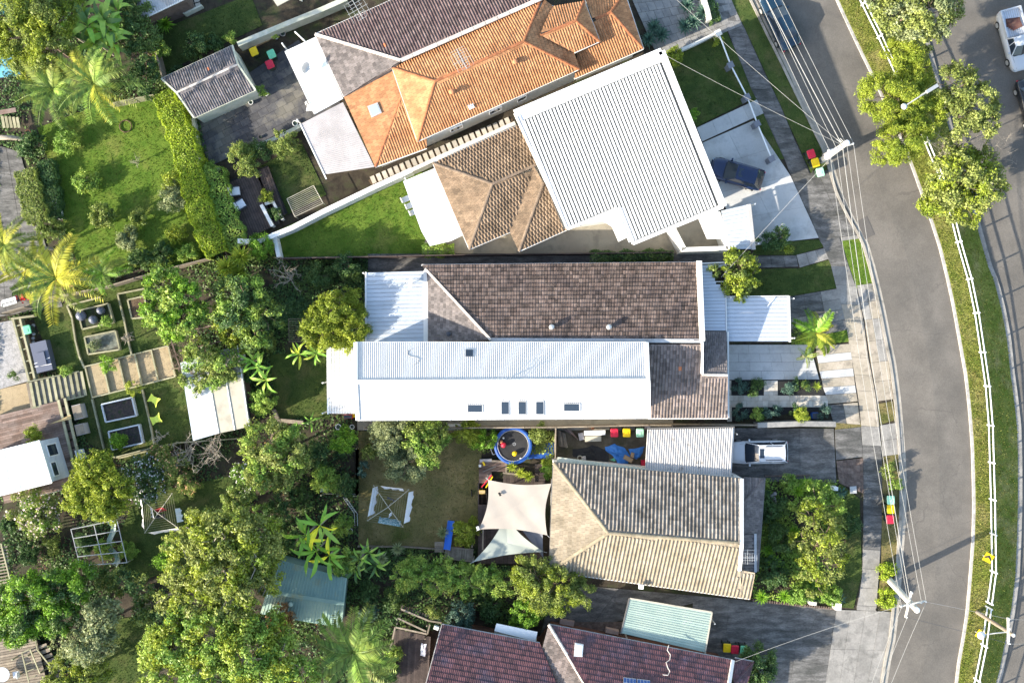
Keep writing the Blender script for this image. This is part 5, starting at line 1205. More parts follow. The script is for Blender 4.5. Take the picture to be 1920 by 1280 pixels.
palm('tiny palm sprouting over the pale driveway edge', 1512, 668, 1.2, None, 22, 6, [LF_palm, LF_dark], a0=.2)
for nm, (x, y, r, z, lm, lf) in {
 'airy mid green shrub at the left edge of the big lawn': (125, 268, 23, .9, LF_mid, .12), 'low mid green shrub in the lawn middle': (160, 340, 26, .8, LF_mid, .13),
 'pale yellow green sapling on the lawn': (190, 402, 26, 1.0, LF_olive, .15), 'small pale sapling beside the long lawn shadow': (262, 408, 18, .9, LF_olive, .13),
 'shrub with grey twigs next to the clipped hedge': (322, 372, 30, 1.2, LF_pale, .12), 'yellow tipped shrub low beside the hedge': (332, 436, 18, .8, LF_yel, .12),
 'grey leaved low shrub at the lawn foot': (240, 446, 22, .7, LF_pale, .12), 'rounded bright shrub hugging the hedge top': (325, 340, 22, .9, LF_yel, .12),
 'dark shrub behind the fence under the lawn': (305, 478, 24, .9, LF_dark, .13), 'leafy green shrub at the lawn corner by the fence': (355, 478, 22, .9, LF_mid, .13),
 'dark shrub beside the young palm': (262, 492, 24, .9, LF_dark, .13), 'yellow green shrub by the paved strip': (95, 428, 25, 1.0, LF_olive, .14),
 'dark spreading shrub left of the lawn near flower pots': (58, 272, 27, .9, LF_dark, .16), 'olive bush beside the dark paved yard': (452, 302, 34, 2.2, LF_olive, .13),
 'loose olive bush on the low wall of the paved yard': (532, 266, 30, 1.9, LF_olive, .12), 'dark bush joining the two olive bushes': (490, 285, 22, 1.6, LF_dark, .12),
 'ball shaped bright green bush by the white wall end': (488, 462, 25, 1.6, LF_bright, .1), 'small golden ball bush on the dark deck edge': (499, 370, 10, .9, LF_yel, .08),
 'dark planter shrub inside the white planter': (515, 402, 13, .7, LF_dark, .1), 'round dark shrub in the shaded top yard': (368, 90, 27, 1.3, LF_dark, .12),
 'bushy shrub against the ivy fence in the shaded yard': (300, 92, 17, 1.2, LF_mid, .12), 'low dark shrub right of the round shrub': (402, 82, 15, .8, LF_dark, .12),
 'small weedy shrub on the top yard wall': (432, 72, 10, .8, LF_mid, .1), 'shrub spilling beside the slate garage corner': (385, 312, 18, 1.3, LF_mid, .11),
 'potted dark shrub by the garage wall': (487, 172, 9, .8, LF_mid, .1)}.items(): shrub(nm, x, y, r, z, lm, lf)
hedge('long clipped bright green hedge between the lawn and the decks', [(304, 172), (322, 215), (342, 268), (357, 325), (368, 375), (384, 425), (405, 476)], 44, 2.0, LF_hedge, .12)
hedge('loose dark green hedge along the dark deck', [(392, 318), (404, 350), (416, 392), (430, 430), (446, 462)], 40, 1.7, LF_mid, .14, dens=.7)
hedge('clipped brownish hedge beside the left paved strip', [(44, 318), (54, 362), (68, 415)], 40, 1.4, LF_olive, .11)
hedge('dark ivy hedge behind the clipped brownish hedge', [(82, 300), (92, 350), (100, 410)], 26, 1.0, LF_dark, .12)
hedge('low hedge in the shade beside the courtyard wall', [(1108, 481), (1180, 480), (1262, 478)], 18, 1.4, LF_dark, .12, dens=.8)
hedge('small dark hedge at the lawn corner by the patio', [(792, 469), (850, 467)], 20, 1.0, LF_mid, .11)
tree('hedge', 'leafy hedge along the side yard of the beige house', 'hedge', [(758, 1080, 27, 2.0), (788, 1076, 28, 2.1), (818, 1086, 28, 2.2), (848, 1078, 28, 2.1), (878, 1088, 29, 2.2), (908, 1082, 27, 2.1), (938, 1094, 26, 2.0), (770, 1060, 18, 1.8), (830, 1060, 18, 1.9)], LF_mid, .15, dens=.75)
hedge('low dark hedge beside the grey front pavers', [(1318, -20), (1335, 20), (1344, 40)], 22, .8, LF_dark, .11)
# ------------------------------------------------------------------ centre gardens
tree('garden_tree', 'large dark green tree at the rear of the long lot', 'tree', [(462, 556, 42, 4), (494, 588, 34, 3.6), (440, 590, 36, 3.8), (478, 628, 30, 3.2), (428, 545, 26, 3.4)], LF_dark, .17, dens=.75, lm2=LF_mid)
tree('garden_tree', 'yellow green bush at the rear corner of the long lot', 'tree', [(424, 596, 26, 2.6), (438, 622, 26, 2.4), (452, 645, 18, 2)], LF_yel, .16, dens=.75)
rosette(['bright spiky dracaena behind the white wall', 'bright spiky dracaena nearest the lot corner', 'pale spiky dracaena left of the dark tree'], [(452, 482, 2), (425, 502, 2.2), (446, 515, 1.9)], 26, LF_yel, 46, 'dracaena', w=.07)
tree('garden_tree', 'feathery yellow green tree touching the pan patio roof', 'tree', [(632, 584, 40, 3.4), (662, 610, 34, 3), (606, 612, 38, 3), (648, 562, 26, 3), (598, 632, 26, 2.6), (650, 632, 32, 2.8)], LF_yel, .21, asp=4, dens=.8, jit=.7)
tree('garden_tree', 'large bushy mid green tree among the garden terraces', 'tree', [(306, 542, 36, 4.2), (346, 566, 40, 4.2), (300, 582, 34, 4), (342, 602, 34, 3.8), (316, 618, 22, 3.4), (368, 584, 22, 3.6), (330, 528, 24, 4)], LF_mid, .21, dens=.75, lm2=LF_bright)
twigs('leafless brown tree in the dark rear yard', 540, 516, 32, 1.8, M_trunkp, 16, th=.025)
for nm, (x, y, r, z, lm, lf) in {
 'dark rounded shrub by the side passage fence': (652, 502, 26, 1.3, LF_dark, .13), 'low dark shrub behind the leafless tree': (598, 515, 28, .9, LF_dark, .13),
 'green shrub by the white house rear fence': (492, 750, 28, 1.9, LF_mid, .14), 'low shrub under the big banana leaves': (470, 700, 20, 1.2, LF_dark, .14),
 'olive shrub on the corner of the rear lot': (500, 645, 18, 1.2, LF_olive, .12), 'small bright bush on the gravel terraces': (202, 682, 14, .9, LF_bright, .1),
 'yellow tipped bush at the terrace edge': (250, 728, 14, .8, LF_yel, .1), 'leafy herb bush filling the raised bed corner': (221, 826, 15, .7, LF_bright, .1),
 'bright potted bush on the timber deck': (60, 818, 18, 1.7, LF_yel, .12), 'small dark bush in the grey gravel': (24, 704, 8, .5, LF_dark, .1), 'shrub in the lower raised bed with tanks': (198, 603, 12, .7, LF_mid, .1),
 'weedy patch beside the timber steps': (122, 690, 12, .5, LF_mid, .1), 'grey shrub in the raised bed': (175, 646, 10, .45, LF_pale, .1),
 'green shrub half hidden at the deck corner': (150, 868, 12, .9, LF_mid, .12), 'bright bush right of the rear olive tree': (642, 824, 26, 2.0, LF_bright, .14),
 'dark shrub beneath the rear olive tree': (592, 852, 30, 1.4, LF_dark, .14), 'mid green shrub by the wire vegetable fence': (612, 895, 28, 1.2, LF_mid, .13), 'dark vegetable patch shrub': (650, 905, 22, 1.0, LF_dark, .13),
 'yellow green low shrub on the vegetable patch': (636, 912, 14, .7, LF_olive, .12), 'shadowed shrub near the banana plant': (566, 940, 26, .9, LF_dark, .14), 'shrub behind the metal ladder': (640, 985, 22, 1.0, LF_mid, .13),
 'bright shrub along the fence above the trampoline': (872, 812, 28, 1.1, LF_yel, .13), 'leafy shrub left of the trampoline': (910, 826, 24, 1.1, LF_bright, .13), 'weedy shrub behind the trampoline': (1012, 812, 18, .9, LF_olive, .12),
 'narrow shrub at the lawn fence post': (690, 850, 16, .9, LF_olive, .12), 'small grey shrub under the lawn fence': (682, 880, 14, .7, LF_blue, .12),
 'broad leafed shrub by the beige roof corner': (1038, 880, 16, 1.0, LF_mid, .13), 'mid green shrub under the banana leaves': (648, 1052, 30, 2.2, LF_mid, .14),
 'bright dense bush below the drooping tree': (985, 1148, 36, 2.0, LF_bright, .12), 'bluish dark shrub beside the maroon roof': (868, 1150, 32, 1.2, LF_blue, .13), 'yellow flecked shrub beside the ramp': (816, 1142, 14, 1.1, LF_olive, .12),
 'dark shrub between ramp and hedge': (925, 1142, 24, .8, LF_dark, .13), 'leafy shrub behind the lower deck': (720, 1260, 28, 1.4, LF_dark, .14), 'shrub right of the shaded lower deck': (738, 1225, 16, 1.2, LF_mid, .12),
 'dense dark green bush beside the bottom bins': (1420, 1252, 46, 1.8, LF_dark, .13), 'yellow low bush edging the front lawn': (1264, 106, 18, .9, LF_yel, .11),
 'small green ball bush against the ribbed roof': (1297, 214, 12, .9, LF_bright, .1), 'tiny shrub at the front lawn fence': (1347, 76, 9, .6, LF_yel, .1), 'glossy dark shrub by the pale driveway': (1462, 446, 22, 1.3, LF_dark, .13), 'small glossy dark shrub beside the grey carport': (1428, 452, 14, 1.0, LF_dark, .13),
 'yellow tipped shrub growing under the glossy shrub': (1472, 462, 11, .8, LF_yel, .11), 'dark shrub beside the corner palm': (1498, 630, 14, .7, LF_dark, .12),
 'weedy shrub on the nature strip near the lower bins': (1668, 880, 14, .6, LF_olive, .11), 'weedy shrub by the kerb beside the lower bins': (1678, 910, 12, .6, LF_mid, .11),
 'tufted bush at the foot of the lower power pole': (1662, 1118, 20, .5, LF_hedge, .14), 'grassy bush above the lower power pole': (1662, 1072, 18, .4, LF_hedge, .14)}.items(): shrub(nm, x, y, r, z, lm, lf)
bigleaf('strelitzia clump with broad leaves behind the white house', [(486, 690, 2.6), (500, 712, 2.4), (476, 676, 2.4)], 8, 1.35, [LF_ban, LF_mid], name='bird_of_paradise')
bigleaf('strelitzia clump leaning over the rear lawn', [(562, 664, 2.4), (594, 662, 2.4)], 9, 1.25, [LF_ban, LF_mid, LF_yel], name='bird_of_paradise')
bigleaf('single broad leafed plant by the lawn log edging', [(583, 790, .8)], 5, .9, [LF_ban], name='banana_plant')
bigleaf('tall banana plant with long yellowing leaves', [(574, 1002, 3.8), (600, 984, 4.2), (594, 1032, 3.6), (618, 1040, 3.2)], 9, 2.0, [LF_ban, LF_bright, LF_ban, LF_bany, LF_ban, LF_mid], name='banana_plant')
bigleaf('dark broad leafed clump right of the banana plant', [(692, 1036, 2), (675, 1048, 2.2), (705, 1058, 1.6), (668, 1065, 2)], 8, 1.35, [LF_mid, LF_ban, LF_dark], name='bird_of_paradise')
tree('climber', 'leafy vine bush spreading over the cream shed', 'tree', [(378, 664, 32, 2.9), (412, 688, 32, 2.9), (360, 708, 22, 2.7), (440, 690, 22, 2.7), (395, 712, 20, 2.7), (372, 736, 10, 2.6)], LF_olive, .17, dens=.6, lm2=LF_mid)
twigs('tangle of dry vine stems over the timber frame', 352, 640, 42, 1.9, M_timbr, 34, 'dry_vine', 'vine', th=.016); twigs('dry vine stems beside the gravel terraces', 340, 672, 30, 1.6, M_timbr, 26, 'dry_vine', 'vine', th=.014)
tree('garden_tree', 'vivid yellow green feathery tree near the rotary clothesline', 'tree', [(176, 888, 38, 3.6), (212, 914, 38, 3.6), (158, 930, 36, 3.4), (196, 946, 32, 3.4), (186, 862, 22, 3.2), (148, 905, 24, 3)], LF_yel, .21, asp=3, dens=.78, jit=.7)
tree('flowering_shrub', 'dark shrub covered in small white flowers', 'shrub', [(262, 880, 26, 1.7), (284, 908, 28, 1.7), (268, 924, 22, 1.5), (290, 872, 18, 1.5)], LF_dark, .12, flowers=(LF_flw, 520, .13), tr=.06)
tree('flowering_shrub', 'shrub with peach and orange flowers beside the white flowered shrub', 'shrub', [(318, 860, 24, 1.5), (338, 890, 28, 1.5), (356, 905, 22, 1.3), (300, 846, 16, 1.3)], LF_olive, .12, flowers=(LF_flo, 260, .13), tr=.06)
tree('flowering_shrub', 'large pale pink flowering shrub below the cabin', 'shrub', [(50, 950, 32, 1.8), (80, 968, 30, 1.8), (62, 984, 24, 1.5), (95, 945, 20, 1.6)], LF_olive, .12, flowers=(LF_flp, 560, .15), tr=.06, lm2=LF_mid)
tree('flowering_shrub', 'pale flowered shrub under the rear olive tree', 'shrub', [(455, 885, 18, 1.2), (462, 905, 14, 1.1)], LF_mid, .12, flowers=(LF_flw, 120, .12), tr=.05)
twigs('bare grey frangipani left of the shed corner', 352, 850, 34, 1.6, M_trunkp, 20, 'bare_shrub', 'shrub', th=.03); twigs('bare grey frangipani right of the shed corner', 400, 848, 38, 1.8, M_trunkp, 22, 'bare_shrub', 'shrub', th=.03)
twigs('leafless pale shrub beside the lime chairs', 300, 820, 16, 1.2, M_trunkp, 9, 'bare_shrub', 'shrub', th=.03); twigs('leafless pale shrub by the raised beds', 240, 636, 20, 1.2, M_trunkp, 9, 'bare_shrub', 'shrub', th=.03); twigs('sapling of bare twigs standing on the big lawn', 252, 302, 14, .9, M_trunkp, 8, 'bare_shrub', 'shrub', th=.018)
tree('garden_tree', 'large olive yellow tree behind the dry lawn', 'tree', [(498, 826, 42, 4.2), (540, 856, 38, 4.2), (498, 880, 36, 4), (548, 812, 24, 3.8), (528, 892, 26, 3.6), (470, 850, 20, 3.6)], LF_tan, .19, dens=.8, lm2=LF_mid)
tree('olive_tree', 'silvery grey green olive tree overhanging the dry lawn', 'tree', [(742, 822, 38, 3), (762, 862, 36, 2.8), (730, 808, 28, 2.8), (748, 880, 20, 2.4), (712, 812, 18, 2.6)], LF_pale, .17, asp=4, dens=.9, jit=.7)
tree('garden_tree', 'mid green tree grown into the silvery olive tree', 'tree', [(790, 822, 36, 3.2), (806, 848, 30, 3), (820, 812, 24, 2.8), (778, 800, 24, 3)], LF_mid, .17, dens=.75, lm2=LF_olive)
tree('garden_tree', 'drooping yellow green tree at the beige roof corner', 'tree', [(1000, 1080, 34, 3.4), (1046, 1096, 38, 3.4), (1084, 1108, 28, 3), (1004, 1116, 32, 3.2), (1028, 1058, 22, 3), (1052, 1126, 26, 2.8), (980, 1062, 18, 2.8)], LF_olive, .19, asp=3.5, dens=.7, jit=.7, lm2=LF_yel)
shrub('yellow green cycad like bush beside the blue slide', 876, 998, 28, 1.2, LF_yel, .24, asp=4)
rosette(['grey green spiky yucca left of the blue slide', 'spiky green plant at the end of the leafy hedge', 'dark spiky plant at the lawn border', 'dark spiky plant right of the lawn border'], [(831, 998, .5), (716, 1046, 1.2), (745, 1028, .5), (765, 826, .6)], 15, LF_pale, 34)
rosette(['yellow green bromeliad left of the planter', 'yellow green bromeliad in the planter middle', 'yellow green bromeliad right of the planter'], [(960, 874, .7), (976, 886, .7), (990, 892, .7)], 13, LF_yel, 30, 'bromeliad')
shrub('strappy green plants by the timber steps', 1030, 882, 14, .8, LF_bright, .2, asp=5); shrub('strappy green plants above the timber steps', 1030, 862, 11, .7, LF_yel, .2, asp=5)
# ------------------------------------------------------------------ bottom left wood, tree by tree
tree('gum_tree', 'tall olive gum tree with a wide sunlit crown, left of the banana plant', 'tree', [(382, 1002, 48, 7), (440, 1008, 54, 7.5), (412, 1066, 56, 8), (352, 1062, 42, 7), (480, 1052, 46, 7.5), (372, 1118, 42, 7), (440, 1122, 46, 7.5), (330, 1020, 26, 6.5), (486, 1000, 36, 6.8), (500, 1088, 30, 7), (322, 1110, 34, 6.5), (404, 1020, 40, 8)], LF_tan, .2, dens=.58, trunk=M_trunkp, tr=.25, lm2=LF_yel)
tree('gum_tree', 'tall green gum tree with pale limbs at the bottom edge', 'tree', [(330, 1212, 52, 7), (398, 1190, 52, 7.5), (462, 1222, 58, 8), (400, 1256, 54, 7.5), (306, 1262, 44, 7), (520, 1236, 46, 7.5), (560, 1266, 40, 7), (470, 1276, 46, 7.5), (496, 1176, 34, 7), (440, 1170, 36, 7), (350, 1160, 38, 7), (290, 1215, 34, 6.5), (520, 1196, 30, 7)], LF_mid, .2, dens=.58, trunk=M_trunkp, tr=.25, lm2=LF_yel)
tree('garden_tree', 'dense dark green tree by the left edge with lit left side', 'tree', [(58, 1128, 52, 4.5), (36, 1168, 42, 4.2), (108, 1106, 44, 4.4), (150, 1092, 36, 4), (16, 1128, 34, 4), (110, 1150, 36, 4.2)], LF_bright, .17, dens=.85, lm2=LF_dark)
tree('garden_tree', 'pale silvery leafed tree in front of the dense green tree', 'tree', [(182, 1166, 38, 4), (160, 1202, 40, 4), (202, 1142, 26, 3.6), (112, 1204, 18, 3.2), (196, 1200, 26, 3.6)], LF_pale, .19, dens=.7)
tree('garden_tree', 'golden tipped bush at the bottom edge left of the gums', 'tree', [(126, 1262, 36, 3), (170, 1270, 36, 3), (150, 1290, 30, 3), (100, 1284, 22, 2.6)], LF_olive, .17, dens=.7, lm2=LF_yel)
tree('garden_tree', 'mixed olive shrub tree left of the tall olive gum', 'tree', [(262, 1104, 28, 3), (288, 1130, 24, 3), (228, 1090, 24, 2.8), (270, 1148, 24, 2.8)], LF_dark, .16, dens=.6, lm2=LF_olive)
tree('garden_tree', 'bright green bush at the left foot of the tall olive gum', 'tree', [(310, 1048, 18, 3), (322, 1028, 16, 3)], LF_bright, .15)
tree('garden_tree', 'olive bush between the clothesline and the tall gum', 'tree', [(448, 938, 30, 3), (432, 962, 22, 2.8), (474, 960, 24, 2.6)], LF_olive, .16, dens=.7, lm2=LF_mid)
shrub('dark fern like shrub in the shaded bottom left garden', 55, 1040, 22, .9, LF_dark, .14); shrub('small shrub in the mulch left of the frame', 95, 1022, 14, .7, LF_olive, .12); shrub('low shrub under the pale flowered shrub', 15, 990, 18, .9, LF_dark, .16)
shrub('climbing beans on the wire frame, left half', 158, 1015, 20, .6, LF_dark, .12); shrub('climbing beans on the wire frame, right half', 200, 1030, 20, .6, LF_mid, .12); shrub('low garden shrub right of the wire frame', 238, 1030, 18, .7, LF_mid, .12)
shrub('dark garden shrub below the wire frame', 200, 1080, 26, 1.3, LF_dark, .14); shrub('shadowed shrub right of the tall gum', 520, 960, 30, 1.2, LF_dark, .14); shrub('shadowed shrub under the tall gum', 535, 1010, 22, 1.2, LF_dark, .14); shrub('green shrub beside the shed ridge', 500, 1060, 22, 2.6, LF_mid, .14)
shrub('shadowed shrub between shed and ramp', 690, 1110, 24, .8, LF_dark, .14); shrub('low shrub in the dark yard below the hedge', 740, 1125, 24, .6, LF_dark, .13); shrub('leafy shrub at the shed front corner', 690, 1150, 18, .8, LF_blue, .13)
# ------------------------------------------------------------------ front gardens on the right
tree('garden_tree', 'sunlit yellow green tree filling the beige house front garden', 'tree', [(1522, 962, 25, 2.6), (1552, 1010, 29, 2.7), (1546, 1058, 32, 2.4), (1504, 1012, 20, 2.0), (1575, 1036, 18, 2.2), (1508, 1062, 22, 1.8), (1530, 1098, 20, 1.4), (1562, 978, 16, 2)], LF_tan, .17, dens=.55, lm2=LF_yel)
tree('garden_tree', 'mid green tree at the driveway end of the front garden', 'tree', [(1530, 930, 24, 1.8), (1562, 950, 20, 1.6), (1498, 948, 18, 1.4)], LF_mid, .15, dens=.6)
for nm, (x, y, r, z, lm) in {'dark shrub beside the beige house gable': (1448, 950, 30, .9, LF_dark), 'dark shrub in the front garden centre': (1468, 1010, 32, .9, LF_dark), 'dark shrub low in the front garden': (1450, 1070, 30, .8, LF_dark),
  'green groundcover shrub along the garden edging': (1500, 1110, 24, .6, LF_mid), 'green shrub at the garden corner by the driveway': (1560, 1115, 22, .7, LF_mid), 'dark leafy shrub under the sunlit tree': (1590, 985, 22, .7, LF_dark), 'dark shrub against the front garden edge': (1480, 905, 22, .7, LF_mid)}.items(): shrub(nm, x, y, r, z, lm, .13)
rosette(['bright yucca near the beige house driveway', 'paler yucca right of the bright yucca', 'dark yucca beside the gable', 'dark yucca lower in the shade', 'yellow green yucca at the gable corner', 'yellow green yucca on the garden edging', 'dim yucca in the garden centre', 'dim yucca left of the sunlit tree'], [(1495, 920, 1.0), (1512, 908, .8), (1455, 1000, .8), (1450, 1052, .8), (1427, 1118, .7), (1470, 1116, .7), (1488, 996, 1.0), (1440, 1030, .6)], 17, LF_bright, 36)
rosette(['blue grey agave by the letterbox', 'blue grey agave beside the white block'], [(1577, 923, .3), (1574, 1122, .3)], 14, LF_blue, 22, 'agave')
rosette(['large blue green agave nearest the top edge', 'large blue green agave below the topmost one', 'blue green agave in the bed middle', 'blue green agave at the bed foot', 'blue green agave beside the porch roof', 'blue green agave lower beside the porch roof', 'small agave between pavers and porch'], [(1288, 12, .6), (1300, 42, .6), (1318, 24, .6), (1284, 50, .6), (1226, 52, .6), (1216, 74, .6), (1240, 66, .5)], 19, LF_blue, 34, 'agave', w=.08)
tree('garden_tree', 'yellow green small tree with brown twigs over the porch roof edge', 'tree', [(1384, 500, 30, 2.9), (1404, 520, 24, 2.8), (1380, 536, 26, 2.8), (1374, 484, 20, 2.6), (1390, 552, 16, 2.5), (1404, 490, 20, 2.6)], LF_yel, .19, dens=.75, lm2=LF_olive)
shrub('leafy branch tuft lying on the porch roof', 1340, 508, 10, 3.0, LF_olive, .13)
for nm, (x, y, r, z, lm) in {'low blue green planting at the left of the inner bed': (1386, 724, 13, .4, LF_blue), 'low dark planting at the right of the inner bed': (1416, 728, 14, .4, LF_dark), 'low blue green planting in the street side bed': (1478, 724, 13, .4, LF_blue), 'low dark planting beside the tufted grass': (1502, 726, 14, .4, LF_dark),
   'dark dome shrub at the left of the lower bed': (1388, 772, 14, .6, LF_blue), 'dark dome shrub in the lower bed middle': (1446, 770, 14, .6, LF_blue), 'dark dome shrub right of the middle dome': (1490, 768, 9, .6, LF_dark), 'pale leafed lower bed shrub': (1418, 778, 14, .5, LF_mid), 'low blue shrub at the street end of the lower bed': (1545, 772, 12, .5, LF_blue), 'lime leafed sapling in the lower bed': (1500, 776, 15, 1.4, LF_yel)}.items(): shrub(nm, x, y, r, z, lm, .1)
rosette(['spiky grass tuft at the street end of the bed', 'spiky grass tuft left of the street end tuft'], [(1531, 724, .3), (1507, 720, .3)], 12, LF_yel, 30, 'grass_tuft', w=.03)
rosette('feathery green sago palm in the shaded top yard', [(310, 46, .8)], 20, LF_bright, 40, 'sago_palm', w=.07)
# ------------------------------------------------------------------ leafy ground cover and litter under the gardens
def inside(pts, X, Y):
    ins = np.zeros(len(X), bool)
    for i in range(len(pts)):
        (ax, ay), (bx, by) = pts[i], pts[i-1]
        ins ^= ((ay > Y) != (by > Y)) & (X < (bx-ax)*(Y-ay)/((by-ay) or 1e-9)+ax)
    return ins
KEEP = [l[1] for l in LAWNS]+[[(0, 270), (45, 290), (110, 430), (125, 560), (0, 600)], [(0, 600), (66, 600), (80, 712), (60, 785), (0, 790)], [(150, 680), (330, 640), (345, 715), (170, 755)], [(350, 60), (660, 60), (700, 320), (400, 320)],
        [(1040, 800), (1220, 800), (1210, 890), (1040, 870)], [(895, 860), (1030, 890), (1030, 1060), (890, 1060)], [(400, 320), (540, 310), (560, 420), (450, 460)], [(690, 470), (1400, 470), (1400, 510), (690, 510)], [(660, 780), (1270, 780), (1270, 808), (660, 808)]]
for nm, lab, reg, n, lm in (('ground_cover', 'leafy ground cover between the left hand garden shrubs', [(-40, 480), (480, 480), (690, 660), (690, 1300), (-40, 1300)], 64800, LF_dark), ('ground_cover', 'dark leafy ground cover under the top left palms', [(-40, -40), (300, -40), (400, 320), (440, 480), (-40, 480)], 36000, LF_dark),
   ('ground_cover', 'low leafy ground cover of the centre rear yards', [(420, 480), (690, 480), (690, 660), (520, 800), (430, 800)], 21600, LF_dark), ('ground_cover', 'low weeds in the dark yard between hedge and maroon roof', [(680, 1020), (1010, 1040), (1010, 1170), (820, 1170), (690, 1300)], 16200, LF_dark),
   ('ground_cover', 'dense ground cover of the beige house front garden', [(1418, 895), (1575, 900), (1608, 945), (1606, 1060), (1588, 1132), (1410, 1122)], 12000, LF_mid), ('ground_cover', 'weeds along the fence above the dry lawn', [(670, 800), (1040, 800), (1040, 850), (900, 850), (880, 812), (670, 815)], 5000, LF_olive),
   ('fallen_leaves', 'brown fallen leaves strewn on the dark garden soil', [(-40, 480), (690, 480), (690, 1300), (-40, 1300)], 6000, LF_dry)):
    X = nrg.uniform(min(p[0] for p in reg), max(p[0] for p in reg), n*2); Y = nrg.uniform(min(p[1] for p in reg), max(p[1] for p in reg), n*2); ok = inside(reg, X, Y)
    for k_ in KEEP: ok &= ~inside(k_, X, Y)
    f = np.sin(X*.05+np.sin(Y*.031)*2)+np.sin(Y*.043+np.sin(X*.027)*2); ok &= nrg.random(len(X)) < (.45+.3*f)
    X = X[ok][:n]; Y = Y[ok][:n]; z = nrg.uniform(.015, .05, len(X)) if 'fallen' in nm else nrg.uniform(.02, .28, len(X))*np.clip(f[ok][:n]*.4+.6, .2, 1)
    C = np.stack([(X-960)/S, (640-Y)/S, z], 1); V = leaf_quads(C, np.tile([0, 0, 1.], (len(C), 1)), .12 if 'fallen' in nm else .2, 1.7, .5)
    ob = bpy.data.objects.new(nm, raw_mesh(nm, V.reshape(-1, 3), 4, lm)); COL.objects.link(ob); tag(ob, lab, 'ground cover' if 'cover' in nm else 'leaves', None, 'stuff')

shrub('dead brown foliage piled on the green shed roof edge', 528, 1152, 26, 2.9, LF_dry, .22, name='dead_foliage', asp=4)
# ------------------------------------------------------------------ walls and fences
def wall_run(label, pts, h, wd, m_, cap=None, name='garden_wall', cat='wall', step=0):
    """pts are photo points of the wall's top"""
    t = thing(name, label, cat, P(*pts[0], 0))
    for i, (a, b) in enumerate(zip(pts, pts[1:])):
        hh = h+step*i; p, q = P(*a, hh), P(*b, hh); MB().bar((p.x, p.y, hh/2), (q.x, q.y, hh/2), wd, hh+.06).obj('wall', m_, t)
        MB().bar((p.x, p.y, hh+.06), (q.x, q.y, hh+.06), wd+.05, .06).obj('coping', cap or m_, t)
    return t
def fence_run(label, pts, h, m_, panel=2.4, th=.05, name='fence', cap=.09, slats=0):
    t = thing(name, label, 'fence', P(*pts[0], 0))
    for a, b in zip(pts, pts[1:]):
        p, q = P(*a, h), P(*b, h); n = max(1, round((q-p).length/panel))
        for i in range(n):
            u, v = lerp(p, q, i/n), lerp(p, q, (i+1)/n); u0, v0 = Vector((u.x, u.y, h/2)), Vector((v.x, v.y, h/2))
            d = (v0-u0).normalized()*.02; MB().bar(u0+d, v0-d, th, h).obj('panel', m_, t); MB().bar(u+d, v-d, cap, .04).obj('rail', m_, t)
            MB().box((u.x, u.y, h/2+.03), (.1, .1, h+.06)).obj('post', m_, t)
    return t
wall_run('long white rendered wall stepping down between the two rear lawns', [(446, 452), (487, 453), (516, 440), (548, 427), (606, 397), (650, 376), (704, 350), (772, 319)], 1.5, .34, M_renderw)
wall_run('short white wall joining the long stepped wall at the lawn corner', [(513, 436), (523, 482)], 1.1, .28, M_renderw)
wall_run('cream wall between the stepping stones and the ribbed roof', [(772, 319), (868, 275), (966, 231)], 1.5, .26, M_render)
wall_run('mossy cream wall along the top of the slate paved yard', [(446, 84), (478, 70), (545, 42), (600, 20), (650, -2)], 1.2, .35, M_renderg)
wall_run('low mossy wall below the slate paved yard', [(362, 222), (378, 326), (408, 314)], .8, .2, M_renderg)
wall_run('low pale wall beside the olive bushes', [(478, 276), (520, 258), (566, 235)], .8, .25, M_renderg)
wall_run('white planter wall beside the dark deck', [(490, 384), (511, 424)], .8, .22, M_renderw); wall_run('small white planter edge behind the ball bush', [(497, 383), (512, 378), (530, 412)], .5, .18, M_renderw)
wall_run('grey topped wall between the garden bed and the lower driveway', [(1420, 797), (1499, 794), (1567, 795)], 1.2, .38, M_pavg)
wall_run('cream gate pier wall at the top front garden', [(1318, -6), (1326, 20), (1330, 38)], 1.0, .35, M_render)
wall_run('sunlit cream retaining wall below the grey front pavers', [(1235, 112), (1300, 84), (1345, 62)], .5, .2, M_render)
fence_run('dark timber fence between the white house and the beige house yards', [(682, 804), (860, 802), (1042, 801), (1215, 797), (1420, 797)], 1.6, M_timber)
fence_run('dark timber fence along the shaded side passage', [(525, 484), (690, 481), (900, 477), (1100, 475), (1262, 473)], 1.5, M_timbd)
fence_run('sagging timber fence across the left gardens', [(0, 588), (45, 575), (75, 560), (122, 552), (200, 537), (250, 522), (320, 502), (392, 484)], 1.4, M_timber)
fence_run('timber fence behind the cream shed', [(425, 560), (440, 640), (455, 700), (472, 795)], 1.5, M_timbd); fence_run('timber fence beside the rear vegetable patch', [(668, 842), (668, 930)], 1.0, M_timbg, .05)
fence_run('low timber edging fence under the dry lawn', [(672, 1024), (760, 1025), (832, 1030)], .4, M_timber); fence_run('paling fence beside the trampoline yard', [(1042, 804), (1041, 870)], 1.5, M_timber)
fence_run('dark fence behind the clipped hedge', [(372, 300), (392, 390), (425, 478)], 1.3, M_timbd); fence_run('timber fence from the palms to the clipped hedge', [(205, 195), (250, 185), (288, 178)], 1.2, M_timbg)
fence_run('timber fence between the ivy and the shaded top yard', [(276, 40), (300, 130), (305, 150)], 1.5, M_timber)
fence_run('long thin fence under the frangipani row', [(215, 857), (290, 838), (330, 830), (445, 822)], .5, M_timbg)
